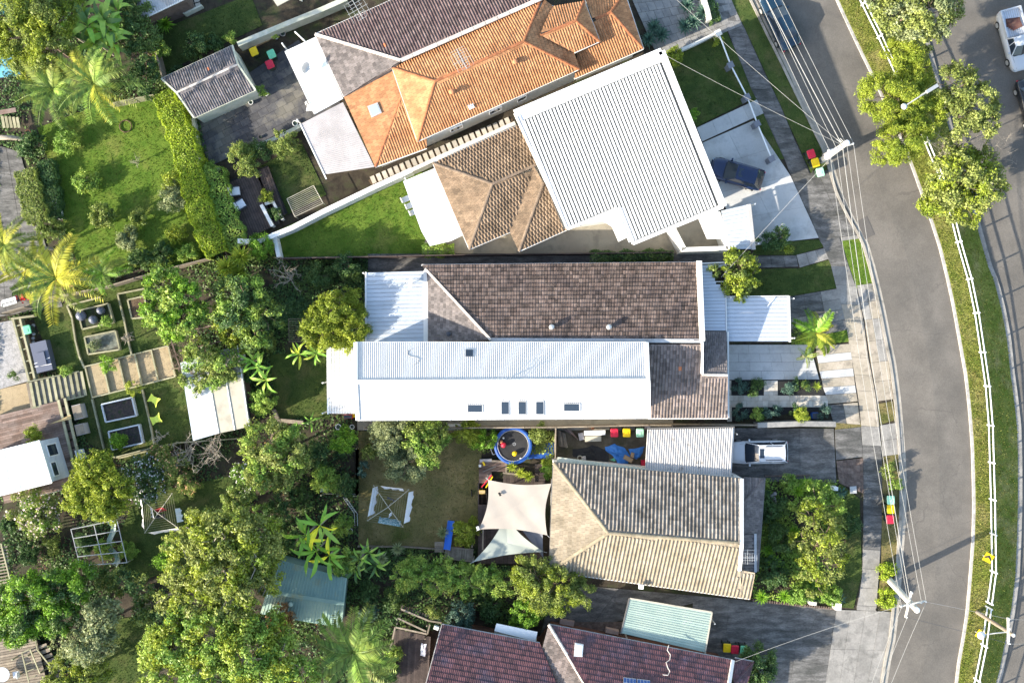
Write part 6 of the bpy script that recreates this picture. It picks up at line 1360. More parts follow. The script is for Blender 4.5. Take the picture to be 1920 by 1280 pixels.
# street fence of the ribbed roof house: piers and white rails
t = thing('front_fence', 'white rail front fence with slate grey piers', 'fence', P(1400, 182, 0))
pr = [(1347, 62), (1370, 122), (1401, 182), (1420, 232), (1447, 298)]
for i, (x, y) in enumerate(pr):
    m_ = M_render if i == 0 else M_gpier
    c = P(x, y, 1.2); MB().box((c.x, c.y, .58), (.42, .42, 1.2), R(26)).obj('pier', m_, t); MB().box((c.x, c.y, 1.2), (.5, .5, .08), R(26)).obj('pier_cap', m_, t)
for (a, b) in zip(pr, pr[1:]):
    for z in (.5, 1.05): MB().bar(P(*a, z), P(*b, z), .1, .08).obj('rail', M_white, t)
# brick edging of the beige house garden
t = thing('brick_edging', 'brown brick edging along the beige house driveway garden', 'edging', P(1500, 1130, 0))
bk = MB().box((0, 0, .08), (.21, .10, .16)).mesh('brick', M_brickb)
for i in range(36): piece('brick', bk, t, lerp(P(1412, 1124, 0), P(1566, 1140, 0), i/35), (0, 0, R(-6)+R(90)))
for i in range(16): piece('brick', bk, t, lerp(P(1436, 892, 0), P(1516, 890, 0), i/15), (0, 0, R(2)))
# ------------------------------------------------------------------ white rail fence on the bank
def rail_fence(label, ylist):
    t = thing('rail_fence', label, 'fence', XY(ix(FN, ylist[0]), ylist[0], .1)); Q = [XY(ix(FN, y), y, .08) for y in ylist]
    for q in Q: MB().box(q+Vector((0, 0, .55)), (.11, .11, 1.14)).obj('post', M_white, t)
    for a, b in zip(Q, Q[1:]):
        for z in (.42, 1.08): MB().tube([a+Vector((-.06, 0, z)), b+Vector((-.06, 0, z))], .055, 8).obj('rail', M_white, t)
rail_fence('long white double rail fence along the curved bank', [-130, -60, 12, 73, 140, 208, 270, 332, 395, 455, 524, 587, 660, 723, 796, 865, 934, 998, 1068, 1126])
rail_fence('shorter white double rail fence at the bottom of the bank', [1135, 1205, 1269, 1335, 1400])
for i, (y, s) in enumerate(((1040, 1.0), (1182, .9))):
    c = XY(ix(FN, y)-14, y, .1); t = thing('chevron_sign', ('yellow chevron road sign standing alone on the bank', 'yellow chevron road sign beside the wooden lamp pole')[i], 'road sign', c)
    MB().box(c+Vector((0, 0, .4)), (.06, .06, .9)).obj('post', M_metal, t); M3 = Matrix.Rotation(R(58), 3, 'Z') @ Matrix.Rotation(R(-52), 3, 'X')
    def sp(x, y_, o=0): return c+Vector((0, 0, .95))+M3 @ Vector((x*s, y_*s, o))
    MB().slab([sp(-.35, -.35), sp(.35, -.35), sp(.35, .35), sp(-.35, .35)], .02).obj('plate', M_yel, t)
    for k in (1, -1): MB().face([sp(-.2, k*.30, .012), sp(.0, k*.30, .012), sp(.24, 0, .012), sp(.02, 0, .012)][::k]).obj('chevron', M_dark, t)
# ------------------------------------------------------------------ poles, lamp and wires
def conc_pole(label, base, top, z, r, m_, name='power_pole', br=None):
    b, c = P(*base, 0), P(*top, z); t = thing(name, label, 'pole', b); MB().tube([b-Vector((0, 0, .1)), c], r*1.35, 12, r).obj('shaft', m_, t)
    MB().lathe(c, [(r*1.0, 0), (r*1.05, .06), (r*.6, .1)], 10).obj('cap', M_white, t); return t, b, c
p1, b1, c1 = conc_pole('pale power pole with one crossarm beside the upper kerbside bins', (1541, 301), (1588, 268), 8.2, .2, M_wpole)
def arm(t, a, b, z, ins, wd=.12):
    u, v = P(*a, z), P(*b, z); MB().bar(u, v, wd, .12).obj('crossarm', M_wpole, t); out = []
    for k in ins: q = lerp(u, v, k); MB().lathe(q+Vector((0, 0, .04)), [(.05, 0), (.07, .08), (.04, .14), (.06, .2), (.02, .24)], 8).obj('insulator', M_pot, t); out.append(q+Vector((0, 0, .26)))
    return out
A1 = arm(p1, (1552, 283), (1599, 270), 7.6, (0.02, .3, .72, .98))
MB().box(lerp(b1, c1, .28)+Vector((-.12, .16, 0)), (.24, .2, 1.6)).obj('pole_box', M_metal, p1)
for k in range(3): q = c1+Vector((-.15-.1*k, .1, -.2-.1*k)); MB().tube([q, q+Vector((-.25, .3, -.1))], .03, 5).obj('bracket', M_wire, p1)
p2, b2, c2 = conc_pole('pale power pole with two crossed arms over the lower street', (1667, 1086), (1719, 1143), 8.2, .21, M_wpole)
A2 = arm(p2, (1687, 1136), (1735, 1126), 7.5, (.02, .3, .8, .98)); A2b = arm(p2, (1698, 1157), (1709, 1108), 7.0, (.04, .96), .14)
for k in (-1, 1): MB().bar(c2+Vector((0, 0, -1.6)), P(1711+k*14, 1131-k*3, 7.45), .05, .05).obj('brace', M_wpole, p2)
p3, b3, c3 = conc_pole('wooden lamp pole leaning over the bank beside the rail fence', (1831, 1146), (1900, 1190), 6.6, .13, M_timber)
A3 = arm(p3, (1890, 1157), (1891, 1206), 6.1, (.03, .4, .97), .14)
MB().tube([P(1888, 1184, 6.0), P(1868, 1186, 6.2), P(1846, 1189, 6.25)], .05, 7).obj('lamp_arm', M_wpole, p3); MB().lathe(P(1838, 1189, 6.05), [(.06, .0), (.26, .06), (.32, .18), (.2, .34), (.03, .38)], 14).obj('lamp_head', M_pot, p3, smooth=True)
sl_ = thing('street_lamp', 'grey street lamp reaching over the feathery verge tree', 'street lamp', P(1680, 208, 0)); tp = P(1745, 168, 7.3)
MB().tube([P(1680, 208, 0), tp], .12, 10, .07).obj('pole', M_metal, sl_); hd = P(1695, 200, 7.0)
MB().tube([tp, lerp(tp, hd, .5)+Vector((0, 0, .15)), hd], .05, 7).obj('arm', M_metal, sl_)
MB().lathe(hd-Vector((0, 0, .1)), [(.05, 0), (.2, .05), (.24, .14), (.12, .26), (.02, .28)], 12).obj('lamp_head', M_pot, sl_, smooth=True)
MB().bar(P(1737, 173, 7.35), P(1758, 160, 7.3), .26, .16).obj('luminaire', M_metal, sl_)
WN = [0]
def wire(label, a, b, sag=.25, r=.014, group=None, m_=M_wire, n=14):
    a = Vector(a); b = Vector(b); c = (a+b)/2; t = MB().tube([lerp(a, b, i/n)-Vector((0, 0, 4*sag*(i/n)*(1-i/n))) for i in range(n+1)], r, 5)
    t.obj('power_line', m_, None, label=label, cat='power line', group=group, loc=a)
top = [(1355, -150), (1368, -150), (1380, -150), (1395, -150)]
nm = ('kerb side', 'second from the kerb', 'third from the kerb', 'street side')
for i in range(4):
    wire('overhead line from the upper pole past the dark car, %s' % nm[i], A1[i], P(*top[i], 7.8), .2, .015)
    wire('overhead line between the two pale poles, %s' % nm[i], A1[i], A2[i], .55, .015)
wire('thick bundled cable from the upper pole past the dark car', lerp(b1, c1, .84), P(1362, -150, 7.0), .2, .03); wire('thick bundled cable running between the two pale poles', lerp(b1, c1, .84), lerp(b2, c2, .8), .6, .026)
for i, e in enumerate(((1617, 1330), (1636, 1330), (1652, 1330))): wire('overhead line leaving the lower pole towards the bottom edge, %s' % ('leftmost', 'middle', 'rightmost')[i], (A2[0], A2b[0], A2[3])[i], P(*e, 7.6), .15)
for i in range(2): wire('overhead line crossing the street to the wooden pole, %s' % ('upper', 'lower')[i], (A2[3], A2b[0])[i], A3[(0, 2)[i]], .15, .012, None, M_darkm if i else M_wire); wire('overhead line over the right hand road, %s' % ('upper', 'lower')[i], A3[(0, 2)[i]], P(2050, 1168+40*i, 6.4), .1, .012)
wire('service line from the upper pole to the top edge', c1-Vector((0, 0, .8)), P(1236, -30, 5), .3, .012); wire('service line from the upper pole to the ribbed roof house', c1-Vector((0, 0, .9)), P(1244, 102, 6.2), .3, .011)
wire('service line from the lower pole to the maroon house', A2[0]-Vector((0, 0, .3)), P(1378, 1240, 4), .35, .012); wire('service line from the upper pole to the porch roof', c1-Vector((0, 0, 1)), P(1352, 520, 3.0), .3, .014)
# ------------------------------------------------------------------ wheelie bins
BINP = {}
def wheelie(label, x, y, rz, lid, group):
    z = 1.02; c = P(x, y, z); t = thing('wheelie_bin', label, 'wheelie bin', Vector((c.x, c.y, 0)), group); t.rotation_euler = (0, 0, rz); key = lid.name
    if key not in BINP:
        B = {}; V = []
        for zz, a, b in ((.08, .42, .48), (.5, .5, .57), (1.0, .56, .66)): V += [Vector((sx*a/2, sy*b/2, zz)) for sx, sy in ((-1, -1), (1, -1), (1, 1), (-1, 1))]
        B['body'] = MB().faces(V, [(3, 2, 1, 0)]+[(k*4+i, k*4+(i+1) % 4, k*4+4+(i+1) % 4, k*4+4+i) for k in range(2) for i in range(4)]).mesh('body', M_bing)
        V = []
        for zz, a, b, o in ((1.0, .62, .70, 0), (1.05, .64, .72, 0), (1.10, .54, .60, 0)):
            for sx, sy in ((-.8, -1), (.8, -1), (1, -.8), (1, .8), (.8, 1), (-.8, 1), (-1, .8), (-1, -.8)): V.append(Vector((sx*a/2, sy*b/2, zz)))
        B['lid'] = MB().faces(V, [(7, 6, 5, 4, 3, 2, 1, 0), tuple(range(16, 24))]+[(k*8+i, k*8+(i+1) % 8, k*8+8+(i+1) % 8, k*8+8+i) for k in range(2) for i in range(8)]).box((0, -.05, 1.115), (.2, .24, .03)).mesh('lid', lid)
        B['handle'] = MB().tube([(-.24, .34, .98), (-.24, .41, 1.02), (.24, .41, 1.02), (.24, .34, .98)], .022, 6).mesh('handle', M_bing)
        B['wheel'] = MB().tube([(-.03, 0, 0), (.03, 0, 0)], .12, 12).mesh('wheel', M_dark); BINP[key] = B
    for k in ('body', 'lid', 'handle'): o = bpy.data.objects.new(k, BINP[key][k]); COL.objects.link(o); o.parent = t
    for s in (-1, 1): o = bpy.data.objects.new('wheel', BINP[key]['wheel']); COL.objects.link(o); o.parent = t; o.location = (s*.26, .26, .12)
g = 'wheelie bins'
for lab, x, y, r_, l in (('red lidded wheelie bin on the upper nature strip by the power pole', 1521, 289, 18, M_red), ('yellow lidded wheelie bin touching the foot of the upper power pole', 1529, 305, 16, M_yel), ('faded mint lidded wheelie bin on the upper nature strip', 1538, 323, 14, M_mint),
  ('faded mint lidded wheelie bin on the lower nature strip', 1670, 937, 2, M_mint), ('yellow lidded wheelie bin between mint and red on the lower nature strip', 1670, 954, 0, M_yel), ('red lidded wheelie bin on the lower nature strip', 1669, 973, 0, M_red),
  ('red lidded wheelie bin against the fence near the blue tarps', 1152, 811, 2, M_red), ('yellow lidded wheelie bin against the fence near the blue tarps', 1175, 811, 0, M_yel), ('mint lidded wheelie bin next to the corrugated carport', 1200, 811, 0, M_mint),
  ('yellow lidded wheelie bin in the slate paved yard', 476, 97, 24, M_yel), ('green lidded wheelie bin in the slate paved yard', 509, 102, 24, M_grn), ('red lidded wheelie bin in the slate paved yard', 506, 121, 24, M_red),
  ('yellow lidded wheelie bin beside the dark bush at the bottom', 1363, 1214, -4, M_yel), ('red lidded wheelie bin between two bins at the bottom', 1378, 1217, -4, M_red), ('green lidded wheelie bin beside the dark bush at the bottom', 1395, 1218, -4, M_grn),
  ('green lidded wheelie bin by the timber posts at the left', 51, 618, 14, M_grn)): wheelie(lab, x, y, R(r_), l, g)
# ------------------------------------------------------------------ cars
def car(label, x, y, zg, head, paint, L=4.5, W=1.82, Hh=1.46, kind='hatch', cat='car', name='parked_car'):
    c = P(x, y, zg+.6); t = thing(name, label, cat, Vector((c.x, c.y, zg))); t.rotation_euler = (0, 0, R(head)); o0 = Vector((c.x, c.y, zg))
    hl = L/2; bz = .92 if Hh < 1.6 else 1.02
    def put(m, nm, m_, smooth=False, par=None):
        o = bpy.data.objects.new(nm, m.mesh(nm, m_, smooth=smooth)); COL.objects.link(o); o.parent = par or t; return o
    # body loft from tail to nose
    st = [(-1, .72, .50, .80), (-.97, .86, .34, .90), (-.88, .95, .24, 1.0), (-.6, 1, .2, 1.0), (-.2, 1, .2, 1.0), (.25, 1, .2, .98), (.5, .99, .2, .93), (.72, .96, .22, .88), (.88, .9, .26, .82), (.965, .78, .34, .72), (1, .62, .44, .60)]
    V = []; F = []; n = 12
    for a, w_, zl, zt in st:
        hw = W/2*w_; top_ = bz*zt; X = a*hl
        for sy, zz in ((-.8, zl), (-.97, zl+.08), (-1, .5*(zl+top_)), (-.985, top_-.10), (-.90, top_-.01), (-.4, top_+.025), (.4, top_+.025), (.90, top_-.01), (.985, top_-.10), (1, .5*(zl+top_)), (.97, zl+.08), (.8, zl)): V.append(Vector((X, sy*hw, zz)))
    k = len(st)
    for i in range(k-1): F += [(i*n+j, (i+1)*n+j, (i+1)*n+(j+1) % n, i*n+(j+1) % n) for j in range(n)]
    F += [tuple(range(n)), tuple(range((k-1)*n+n-1, (k-1)*n-1, -1))]
    F = [tuple(reversed(f)) for f in F]
    put(MB().faces(V, F), 'body', paint, True)
    rear = {'hatch': -.93, 'wagon': -.95, 'ute': -.08, 'sedan': -.72}[kind]; rr = {'hatch': -.66, 'wagon': -.80, 'ute': -.02, 'sedan': -.38}[kind]; f0, f1 = .45, .06
    if kind == 'ute': f0, f1 = .50, .26
    bw, rw = (W/2*.97, W/2*.70) if kind == 'wagon' else (W/2*.94, W/2*.65); zb, zr = bz-.04, Hh
    lo = [Vector((rear*hl, -bw*.92, zb)), Vector((f0*hl, -bw*.90, zb-.03)), Vector((f0*hl, bw*.90, zb-.03)), Vector((rear*hl, bw*.92, zb))]
    fm = Vector(((f0+.05)*hl, 0, zb-.03)); hi = [Vector((rr*hl, -rw, zr-.06)), Vector((f1*hl, -rw*.97, zr-.04)), Vector((f1*hl, rw*.97, zr-.04)), Vector((rr*hl, rw, zr-.06))]; hm = Vector(((f1+.03)*hl, 0, zr-.01)); rm = Vector(((rr-.02)*hl, 0, zr-.02)); bm_ = Vector(((rear-.02)*hl, 0, zb))
    put(MB().face([lo[1], fm, hm, hi[1]]).face([fm, lo[2], hi[2], hm]), 'windscreen', M_glass)
    put(MB().face([lo[3], bm_, rm, hi[3]]).face([bm_, lo[0], hi[0], rm]), 'rear_window', M_glass)
    for a, b, c_, d, s in ((0, 1, 1, 0, -1), (2, 3, 3, 2, 1)):
        put(MB().face([lo[a], lo[b], hi[c_], hi[d]]), 'side_window', M_glass)
    mid = [Vector((lerp(rr, f1, u)*hl, 0, zr)) for u in (0, .35, .7, 1)]; m = MB(); VV = []
    for u, cz in ((0, -.02), (.2, .0), (.5, .012), (.8, .01), (1, -.01)):
        X = lerp(rr, f1, u)*hl
        for s, dz in ((-1, -.045), (-.8, .0), (-.3, .012), (.3, .012), (.8, 0), (1, -.045)): VV.append(Vector((X+(.03*hl*(1-s*s) if u == 1 else (-.02*hl*(1-s*s) if u == 0 else 0)), s*rw, zr+cz+dz)))
    m.faces(VV, [(i*6+j, (i+1)*6+j, (i+1)*6+j+1, i*6+j+1) for i in range(4) for j in range(5)]); put(m, 'roof', paint, True)
    m = MB()
    for s in (0, 3): m.bar(lo[s], hi[s], .09, .06)
    for s in (1, 2): m.bar(lo[s], hi[s], .06, .05)
    for s, q in ((-1, 0), (1, 1)):
        a = Vector((lerp(rear, f0, .42)*hl, s*bw*.93, zb)); b = Vector((lerp(rr, f1, .45)*hl, s*rw, zr-.05)); m.bar(a, b, .06, .05); m.bar(Vector((rr*hl, s*rw, zr-.05)), Vector((f1*hl, s*rw*.98, zr-.04)), .05, .05)
    put(m, 'pillars', paint)
    for sx in (-.62, .63):
        for s in (-1, 1):
            q = Vector((sx*hl, s*(W/2-.09), .33)); w_ = put(MB().tube([q-Vector((0, .11, 0)), q+Vector((0, .11, 0))], .33, 18), 'wheel', M_dark); put(MB().tube([q+Vector((0, s*.105, 0)), q+Vector((0, s*.125, 0))], .21, 14), 'rim', M_metal, par=w_)
    for s in (-1, 1):
        put(MB().box((f0*hl-.30, s*(W/2+.05), zb+.02), (.14, .20, .14)), 'mirror', paint)
        put(MB().box((.93*hl, s*W*.33, .60*bz+.06), (.22, .30, .10), R(-s*22)), 'headlight', M_sky)
        put(MB().box((-.965*hl, s*W*.36, .74*bz), (.12, .22, .16), R(s*16)), 'tail_light', M_red)
    put(MB().box((-.985*hl, 0, .45*bz), (.08, W*.66, .2)), 'bumper', M_gutd); put(MB().bar((f0*hl+.05, -bw*.75, zb+.02), (f0*hl+.05, bw*.75, zb+.02), .05, .02), 'wiper', M_dark)
    put(MB().bar((f0*hl+.12, -bw*.82, zb-.02), (.93*hl, -W*.30, .80*bz), .012, .01).bar((f0*hl+.12, bw*.82, zb-.02), (.93*hl, W*.30, .80*bz), .012, .01), 'bonnet_seam', M_dark)
    return t, put, hl, zr, bz
P_blue = mat('metallic_blue_paint', (.006, .018, .065), fine=.02, rough=.2, spec=.6, metal=.2, coat=.6); P_wh = mat('white_car_paint', (.52, .53, .55), fine=.01, rough=.25, spec=.6, coat=.5)
P_navy = mat('dark_teal_paint', (.008, .03, .055), fine=.02, rough=.22, spec=.6, metal=.2, coat=.6); P_blk = mat('black_car_paint', (.012, .013, .016), fine=.02, rough=.25, spec=.6, coat=.6)
t, put, hl, zr, bz = car('metallic blue hatchback parked on the pale driveway', 1381, 326, .05, 164, P_blue, 4.5, 1.85, 1.48)
put(MB().slab([Vector((x, y, zr+.022)) for x, y in ((-.35, -.36), (.02, -.36), (.02, .36), (-.35, .36))], .02), 'sunroof', M_glass)
t, put, hl, zr, bz = car('white wagon with black sunroof and roof rails beside the carport', 1421, 847, .05, 181, P_wh, 4.85, 1.92, 1.72, 'wagon')
put(MB().slab([Vector((x, y, zr+.02)) for x, y in ((-.25, -.38), (.12, -.38), (.12, .38), (-.25, .38))], .02), 'sunroof', M_glass)
for s in (-1, 1): put(MB().bar((-1.7, s*.56, zr+.03), (-.35, s*.56, zr+.04), .045, .05), 'roof_rail', M_dark)
car('dark teal sedan parked at the kerb under the wires', 1462, 42, 0, 115, P_navy, 4.8, 1.85, 1.45, 'sedan')
t, put, hl, zr, bz = car('white utility truck with loaded tray on the right hand road', 1902, 76, ZR, -75, P_wh, 5.2, 1.85, 1.68, 'ute', 'utility truck')
for s in (-1, 1): put(MB().box((-1.4, s*.84, 1.12), (2.3, .12, .34)), 'tray_side', P_wh)
put(MB().box((-2.53, 0, 1.1), (.1, 1.7, .34)), 'tailgate', P_wh); put(MB().box((-1.4, 0, 1.06), (2.2, 1.56, .04)), 'tray_floor', M_panw)
for i in range(9): put(MB().box((-1.4, -.7+i*.175, 1.09), (2.2, .03, .02)), 'tray_rib', M_zinc)
o0 = t.location; M3 = Matrix.Rotation(R(-75), 3, 'Z')
cg = thing('cargo_mat', 'folded brown mat lying in the white truck tray', 'mat', o0+M3 @ Vector((-1.1, 0, 1.1))); cg.rotation_euler = (0, 0, R(-75)); mm = MB()
for i in range(4): mm.box((.1*i-.3, .03*i, .05*i+.02), (.7, 1.2-.1*i, .05), R(6*i-8))
o = bpy.data.objects.new('mat', mm.mesh('mat', mat('maroon_mat', (.09, .035, .03), (.14, .07, .05), sc=4, fine=.2))); COL.objects.link(o); o.parent = cg
car('black sedan parked in front of the white truck at the right edge', 1936, 198, ZR, -74, P_blk, 4.7, 1.84, 1.45, 'sedan')
# ------------------------------------------------------------------ rotary clotheslines
def hoist(label, cor, cen, z, lines=6):
    C = [P(*q, z+.25) for q in cor]; c = P(*cen, z-.1); t = thing('rotary_clothesline', label, 'clothesline', Vector((c.x, c.y, 0)))
    MB().tube([(c.x, c.y, 0), c+Vector((0, 0, .15))], .04, 8).obj('mast', M_metal, t)
    for q in C: MB().tube([c, q], .025, 6).obj('arm', M_cream, t)
    for k in range(lines):
        f = 1-k*.125
        for a, b in zip(C, C[1:]+C[:1]): MB().tube([lerp(c, a, f), lerp(c, b, f)], .010, 4).obj('line', M_timbg, t)
    return C, c
def hung(label, a, b, drop, m_, name='bed_sheet', cat='laundry', lean=(.12, .05)):
    m = MB(); n = 16; V = []
    for j in range(4):
        for i in range(n+1):
            u = i/n; v = j/3; p = lerp(a, b, u); w_ = .06*math.sin(u*17+a.x)*v+.03*math.sin(u*37)*v
            V.append(p+Vector((lean[0]*v+w_, lean[1]*v+w_*.6, .015-drop*v*(1-.08*math.sin(u*9)))))
    m.faces(V, [(j*(n+1)+i, j*(n+1)+i+1, (j+1)*(n+1)+i+1, (j+1)*(n+1)+i) for j in range(3) for i in range(n)]); m.obj(name, m_, None, True, label=label, cat=cat)
C, c = hoist('rotary clothesline hung with white sheets on the dry lawn', [(700, 909), (767, 917), (756, 988), (688, 976)], (728, 950), 2.0)
hung('white sheet pegged on the left side of the lawn clothesline', lerp(C[3], C[0], .12), lerp(C[3], C[0], .92), .9, M_cloth, lean=(.35, .05)); hung('white sheet pegged on the right side of the lawn clothesline', lerp(C[1], C[2], .08), lerp(C[1], C[2], .9), .9, M_cloth, lean=(.35, .0))
hung('white sheet pegged on the top side of the lawn clothesline', lerp(C[0], C[1], .2), lerp(C[0], C[1], .82), .8, M_cloth, lean=(.05, -.3)); hung('teal patterned cloth on the bottom side of the lawn clothesline', lerp(C[3], C[2], .3), lerp(C[3], C[2], .92), .8, mat('teal_print_cloth', (.04, .2, .24), (.5, .6, .62), sc=9, rough=.9), 'cloth', lean=(0, .35))
hung('small white cloth pegged near the lawn clothesline mast', lerp(c, C[3], .25)+Vector((.5, -.3, .1)), lerp(c, C[2], .3)+Vector((-.1, .1, .1)), .3, M_cloth, 'cloth', lean=(0, -.3))
hung('dark patterned cloth on an inner line of the lawn clothesline', lerp(c, C[0], .5)+Vector((.5, 0, .1)), lerp(c, C[1], .42)+Vector((-.2, 0, .1)), .3, M_darkm, 'cloth', lean=(0, -.2))
C, c = hoist('rotary clothesline with a red cloth on the shaded grass', [(266, 935), (323, 924), (334, 989), (271, 999)], (296, 962), 2.0, 7)
hung('white sheet pegged on the left side of the shaded clothesline', lerp(C[3], C[0], .05), lerp(C[3], C[0], .95), .8, M_cloth, lean=(-.4, 0)); hung('white sheet pegged along the bottom of the shaded clothesline', lerp(C[3], C[2], .1), lerp(C[3], C[2], .98), .8, M_cloth, lean=(0, -.3))
hung('red cloth hanging near the mast of the shaded clothesline', lerp(c, C[0], .25), lerp(c, C[1], .3), .7, M_red, 'cloth', lean=(.15, -.35)); hung('row of white socks inside the shaded clothesline', lerp(c, C[3], .38)+Vector((.1, .2, 0)), lerp(c, C[0], .36), .3, M_cloth, 'laundry', lean=(-.25, 0))
hung('dark shirt hanging inside the shaded clothesline', lerp(c, C[3], .3), lerp(c, C[2], .3), .5, M_darkm, 'cloth', lean=(0, .25)); hung('pale cloth on the right side of the shaded clothesline', lerp(C[1], C[2], .45), lerp(C[1], C[2], .85), .5, M_cloth, 'cloth', lean=(.3, 0))
t = thing('clothes_rack', 'fold down clothes airer frame beside the long white wall', 'clothesline', P(570, 378, 0)); q = PL([(538, 373), (588, 348), (606, 381), (553, 406)], 1.2)
for a, b in ((0, 1), (0, 3), (1, 2), (3, 2)): MB().tube([q[a], q[b]], .03, 6).obj('frame', M_cream, t)
for i in range(1, 11): MB().tube([lerp(q[0], q[3], i/11), lerp(q[1], q[2], i/11)], .016, 4).obj('line', M_cream, t)
for k in (2, 3): MB().tube([(q[k].x, q[k].y, 0), q[k]], .03, 6).obj('post', M_cream, t)
# ------------------------------------------------------------------ trampoline and toys
tc = P(962, 835, .8); t = thing('trampoline', 'round trampoline with blue padded rim and black mat', 'trampoline', Vector((tc.x, tc.y, 0))); n = 32
def ring(r0, r1, z, m_, nm): V = [Vector((tc.x+r*math.cos(2*math.pi*j/n), tc.y+r*math.sin(2*math.pi*j/n), z+dz)) for r, dz in ((r0, 0), ((r0+r1)/2, .05), (r1, 0), (r1, -.08)) for j in range(n)]; MB().faces(V, [(i*n+j, (i+1)*n+j, (i+1)*n+(j+1) % n, i*n+(j+1) % n) for i in range(3) for j in range(n)]).obj(nm, m_, t)
ring(1.30, 1.57, .8, M_bluep, 'pad'); ring(1.24, 1.30, .78, M_zinc, 'springs'); MB().lathe(Vector((tc.x, tc.y, 0)), [(1.25, .76), (.55, .735), (.02, .73)], 32).obj('mat', M_black, t)
V = [Vector((tc.x+.10+r*math.cos(a), tc.y+.12+r*math.sin(a), .742)) for r in (.10, .13) for a in [2*math.pi*j/16 for j in range(16)]]; MB().faces(V, [(j, (j+1) % 16, 16+(j+1) % 16, 16+j) for j in range(16)]).box((tc.x+.10, tc.y+.12, .742), (.10, .02, .004)).obj('emblem', M_metal, t)
for k in range(6): a = k*1.047; q = Vector((tc.x+1.4*math.cos(a), tc.y+1.4*math.sin(a), 0)); MB().tube([q, q+Vector((0, 0, .78))], .03, 6).obj('leg', M_metal, t)
MB().tube([P(962, 866, .1), P(977, 858, .85)], .03, 6).obj('ladder', M_white, t)
def ball(label, x, y, z, r, m_, sq=1): c = P(x, y, z); MB().lathe(c-Vector((0, 0, r)), [(.02*r, 0)]+[(r*math.sin(a), r*(1-math.cos(a)*sq)) for a in [math.pi*k/9 for k in range(1, 9)]]+[(.02*r, 2*r)], 16).obj('ball', m_, None, True, label=label, cat='ball')
ball('red ball on the trampoline mat', 944, 834, .95, .22, M_red); ball('small orange ball beside the red ball', 940, 828, .87, .13, M_terra); ball('small white ball at the trampoline edge', 944, 821, .85, .08, M_pot); ball('yellow ball on the lower side of the trampoline mat', 965, 850, .94, .21, M_yel)
def tarp(label, pts, z, m_, amp=.12, name='tarp', cat='tarp', N=14):
    q = [P(*p, z) for p in pts]; m = MB(); V = []
    c = sum(q, Vector())/len(q); K = len(q); M_ = K*4
    for r_ in range(6):
        for j in range(M_):
            e = lerp(q[j//4], q[(j//4+1) % K], (j % 4)/4); p = lerp(c, e, r_/5); h_ = amp*(1-r_/5)**.5*(.6+.4*math.sin(p.x*4+p.y*3))+amp*.35*math.sin(p.x*11+p.y*7)*math.sin(p.y*9-p.x*5)*(1-.5*r_/5)
            V.append(Vector((p.x+.03*math.sin(j*2.1), p.y+.03*math.cos(j*1.7), z+max(.005, h_))))
    m.faces(V, [(i*M_+j, (i+1)*M_+j, (i+1)*M_+(j+1) % M_, i*M_+(j+1) % M_) for i in range(5) for j in range(M_)]); m.obj(name, m_, None, True, label=label, cat=cat, loc=Vector((c.x, c.y, 0)))
tarp('flat blue groundsheet right of the trampoline', [(992, 833), (1040, 829), (1037, 857), (986, 861)], .03, M_bluep, .03); tarp('large crumpled blue tarp on the dirt yard', [(1134, 838), (1152, 832), (1172, 840), (1181, 854), (1177, 868), (1160, 871), (1150, 855), (1136, 845)], .04, M_blue, .35); tarp('smaller crumpled blue tarp beside the carport', [(1178, 842), (1208, 837), (1203, 853), (1194, 861), (1184, 856)], .04, M_blue, .3)
tarp('black weed mat spread on the dirt yard', [(1073, 842), (1098, 839), (1111, 834), (1124, 838), (1142, 846), (1141, 865), (1110, 864), (1074, 855)], .03, M_black, .05); tarp('green plastic bag under the blue tarp', [(1142, 862), (1152, 858), (1154, 864)], .05, M_grn, .05)
def boxy(name, label, cat, x, y, z, sz, rz, m_, extra=None, base=0):
    c = P(x, y, z); t = thing(name, label, cat, Vector((c.x, c.y, base))); hgt = z-base
    MB().box((c.x, c.y, base+hgt/2), (sz[0], sz[1], hgt), R(rz)).obj('body', m_, t); MB().box((c.x, c.y, z), (sz[0]*.96, sz[1]*.92, .03), R(rz)).obj('lid', extra or m_, t); return t
M_card = mat('cardboard', (.36, .25, .15), fine=.1, rough=.9)
boxy('cardboard_box', 'brown cardboard box lying on the large blue tarp', 'cardboard box', 1178, 860, .45, (.78, .36), -28, M_card); boxy('storage_box', 'small white tub beside the hose ring', 'tub', 1095, 859, .3, (.3, .32), 8, M_white, M_pinkg); boxy('carton', 'grey carton beside the white boards by the fence', 'carton', 1090, 818, .4, (.42, .6), 12, M_pinkg)
boxy('cardboard_box', 'small cardboard box between the two blue tarps', 'cardboard box', 1186, 853, .35, (.25, .4), -12, M_card); boxy('crate', 'dark red crate beside the carport post', 'crate', 1206, 868, .4, (.3, .5), 0, M_red)
for lab, x, y, z, sz, m_ in (('long white board leaning by the fence bins', 1115, 811, .6, (1.75, .42), M_white), ('cream board in front of the long white board', 1112, 822, .45, (1.35, .48), M_cream)):
    c = P(x, y, z); MB().box(c, (sz[0], sz[1], .08), M=Matrix.Rotation(R(2), 3, 'Z') @ Matrix.Rotation(R(18), 3, 'X')).obj('board', m_, None, label=lab, cat='board')
def torus(label, x, y, z, r, rr, m_, name, cat): c = P(x, y, z); MB().tube([c+Vector((r*math.cos(a), r*math.sin(a), rr)) for a in [2*math.pi*k/18 for k in range(19)]], rr, 6, cap=False).obj(name, m_, None, True, label=label, cat=cat)
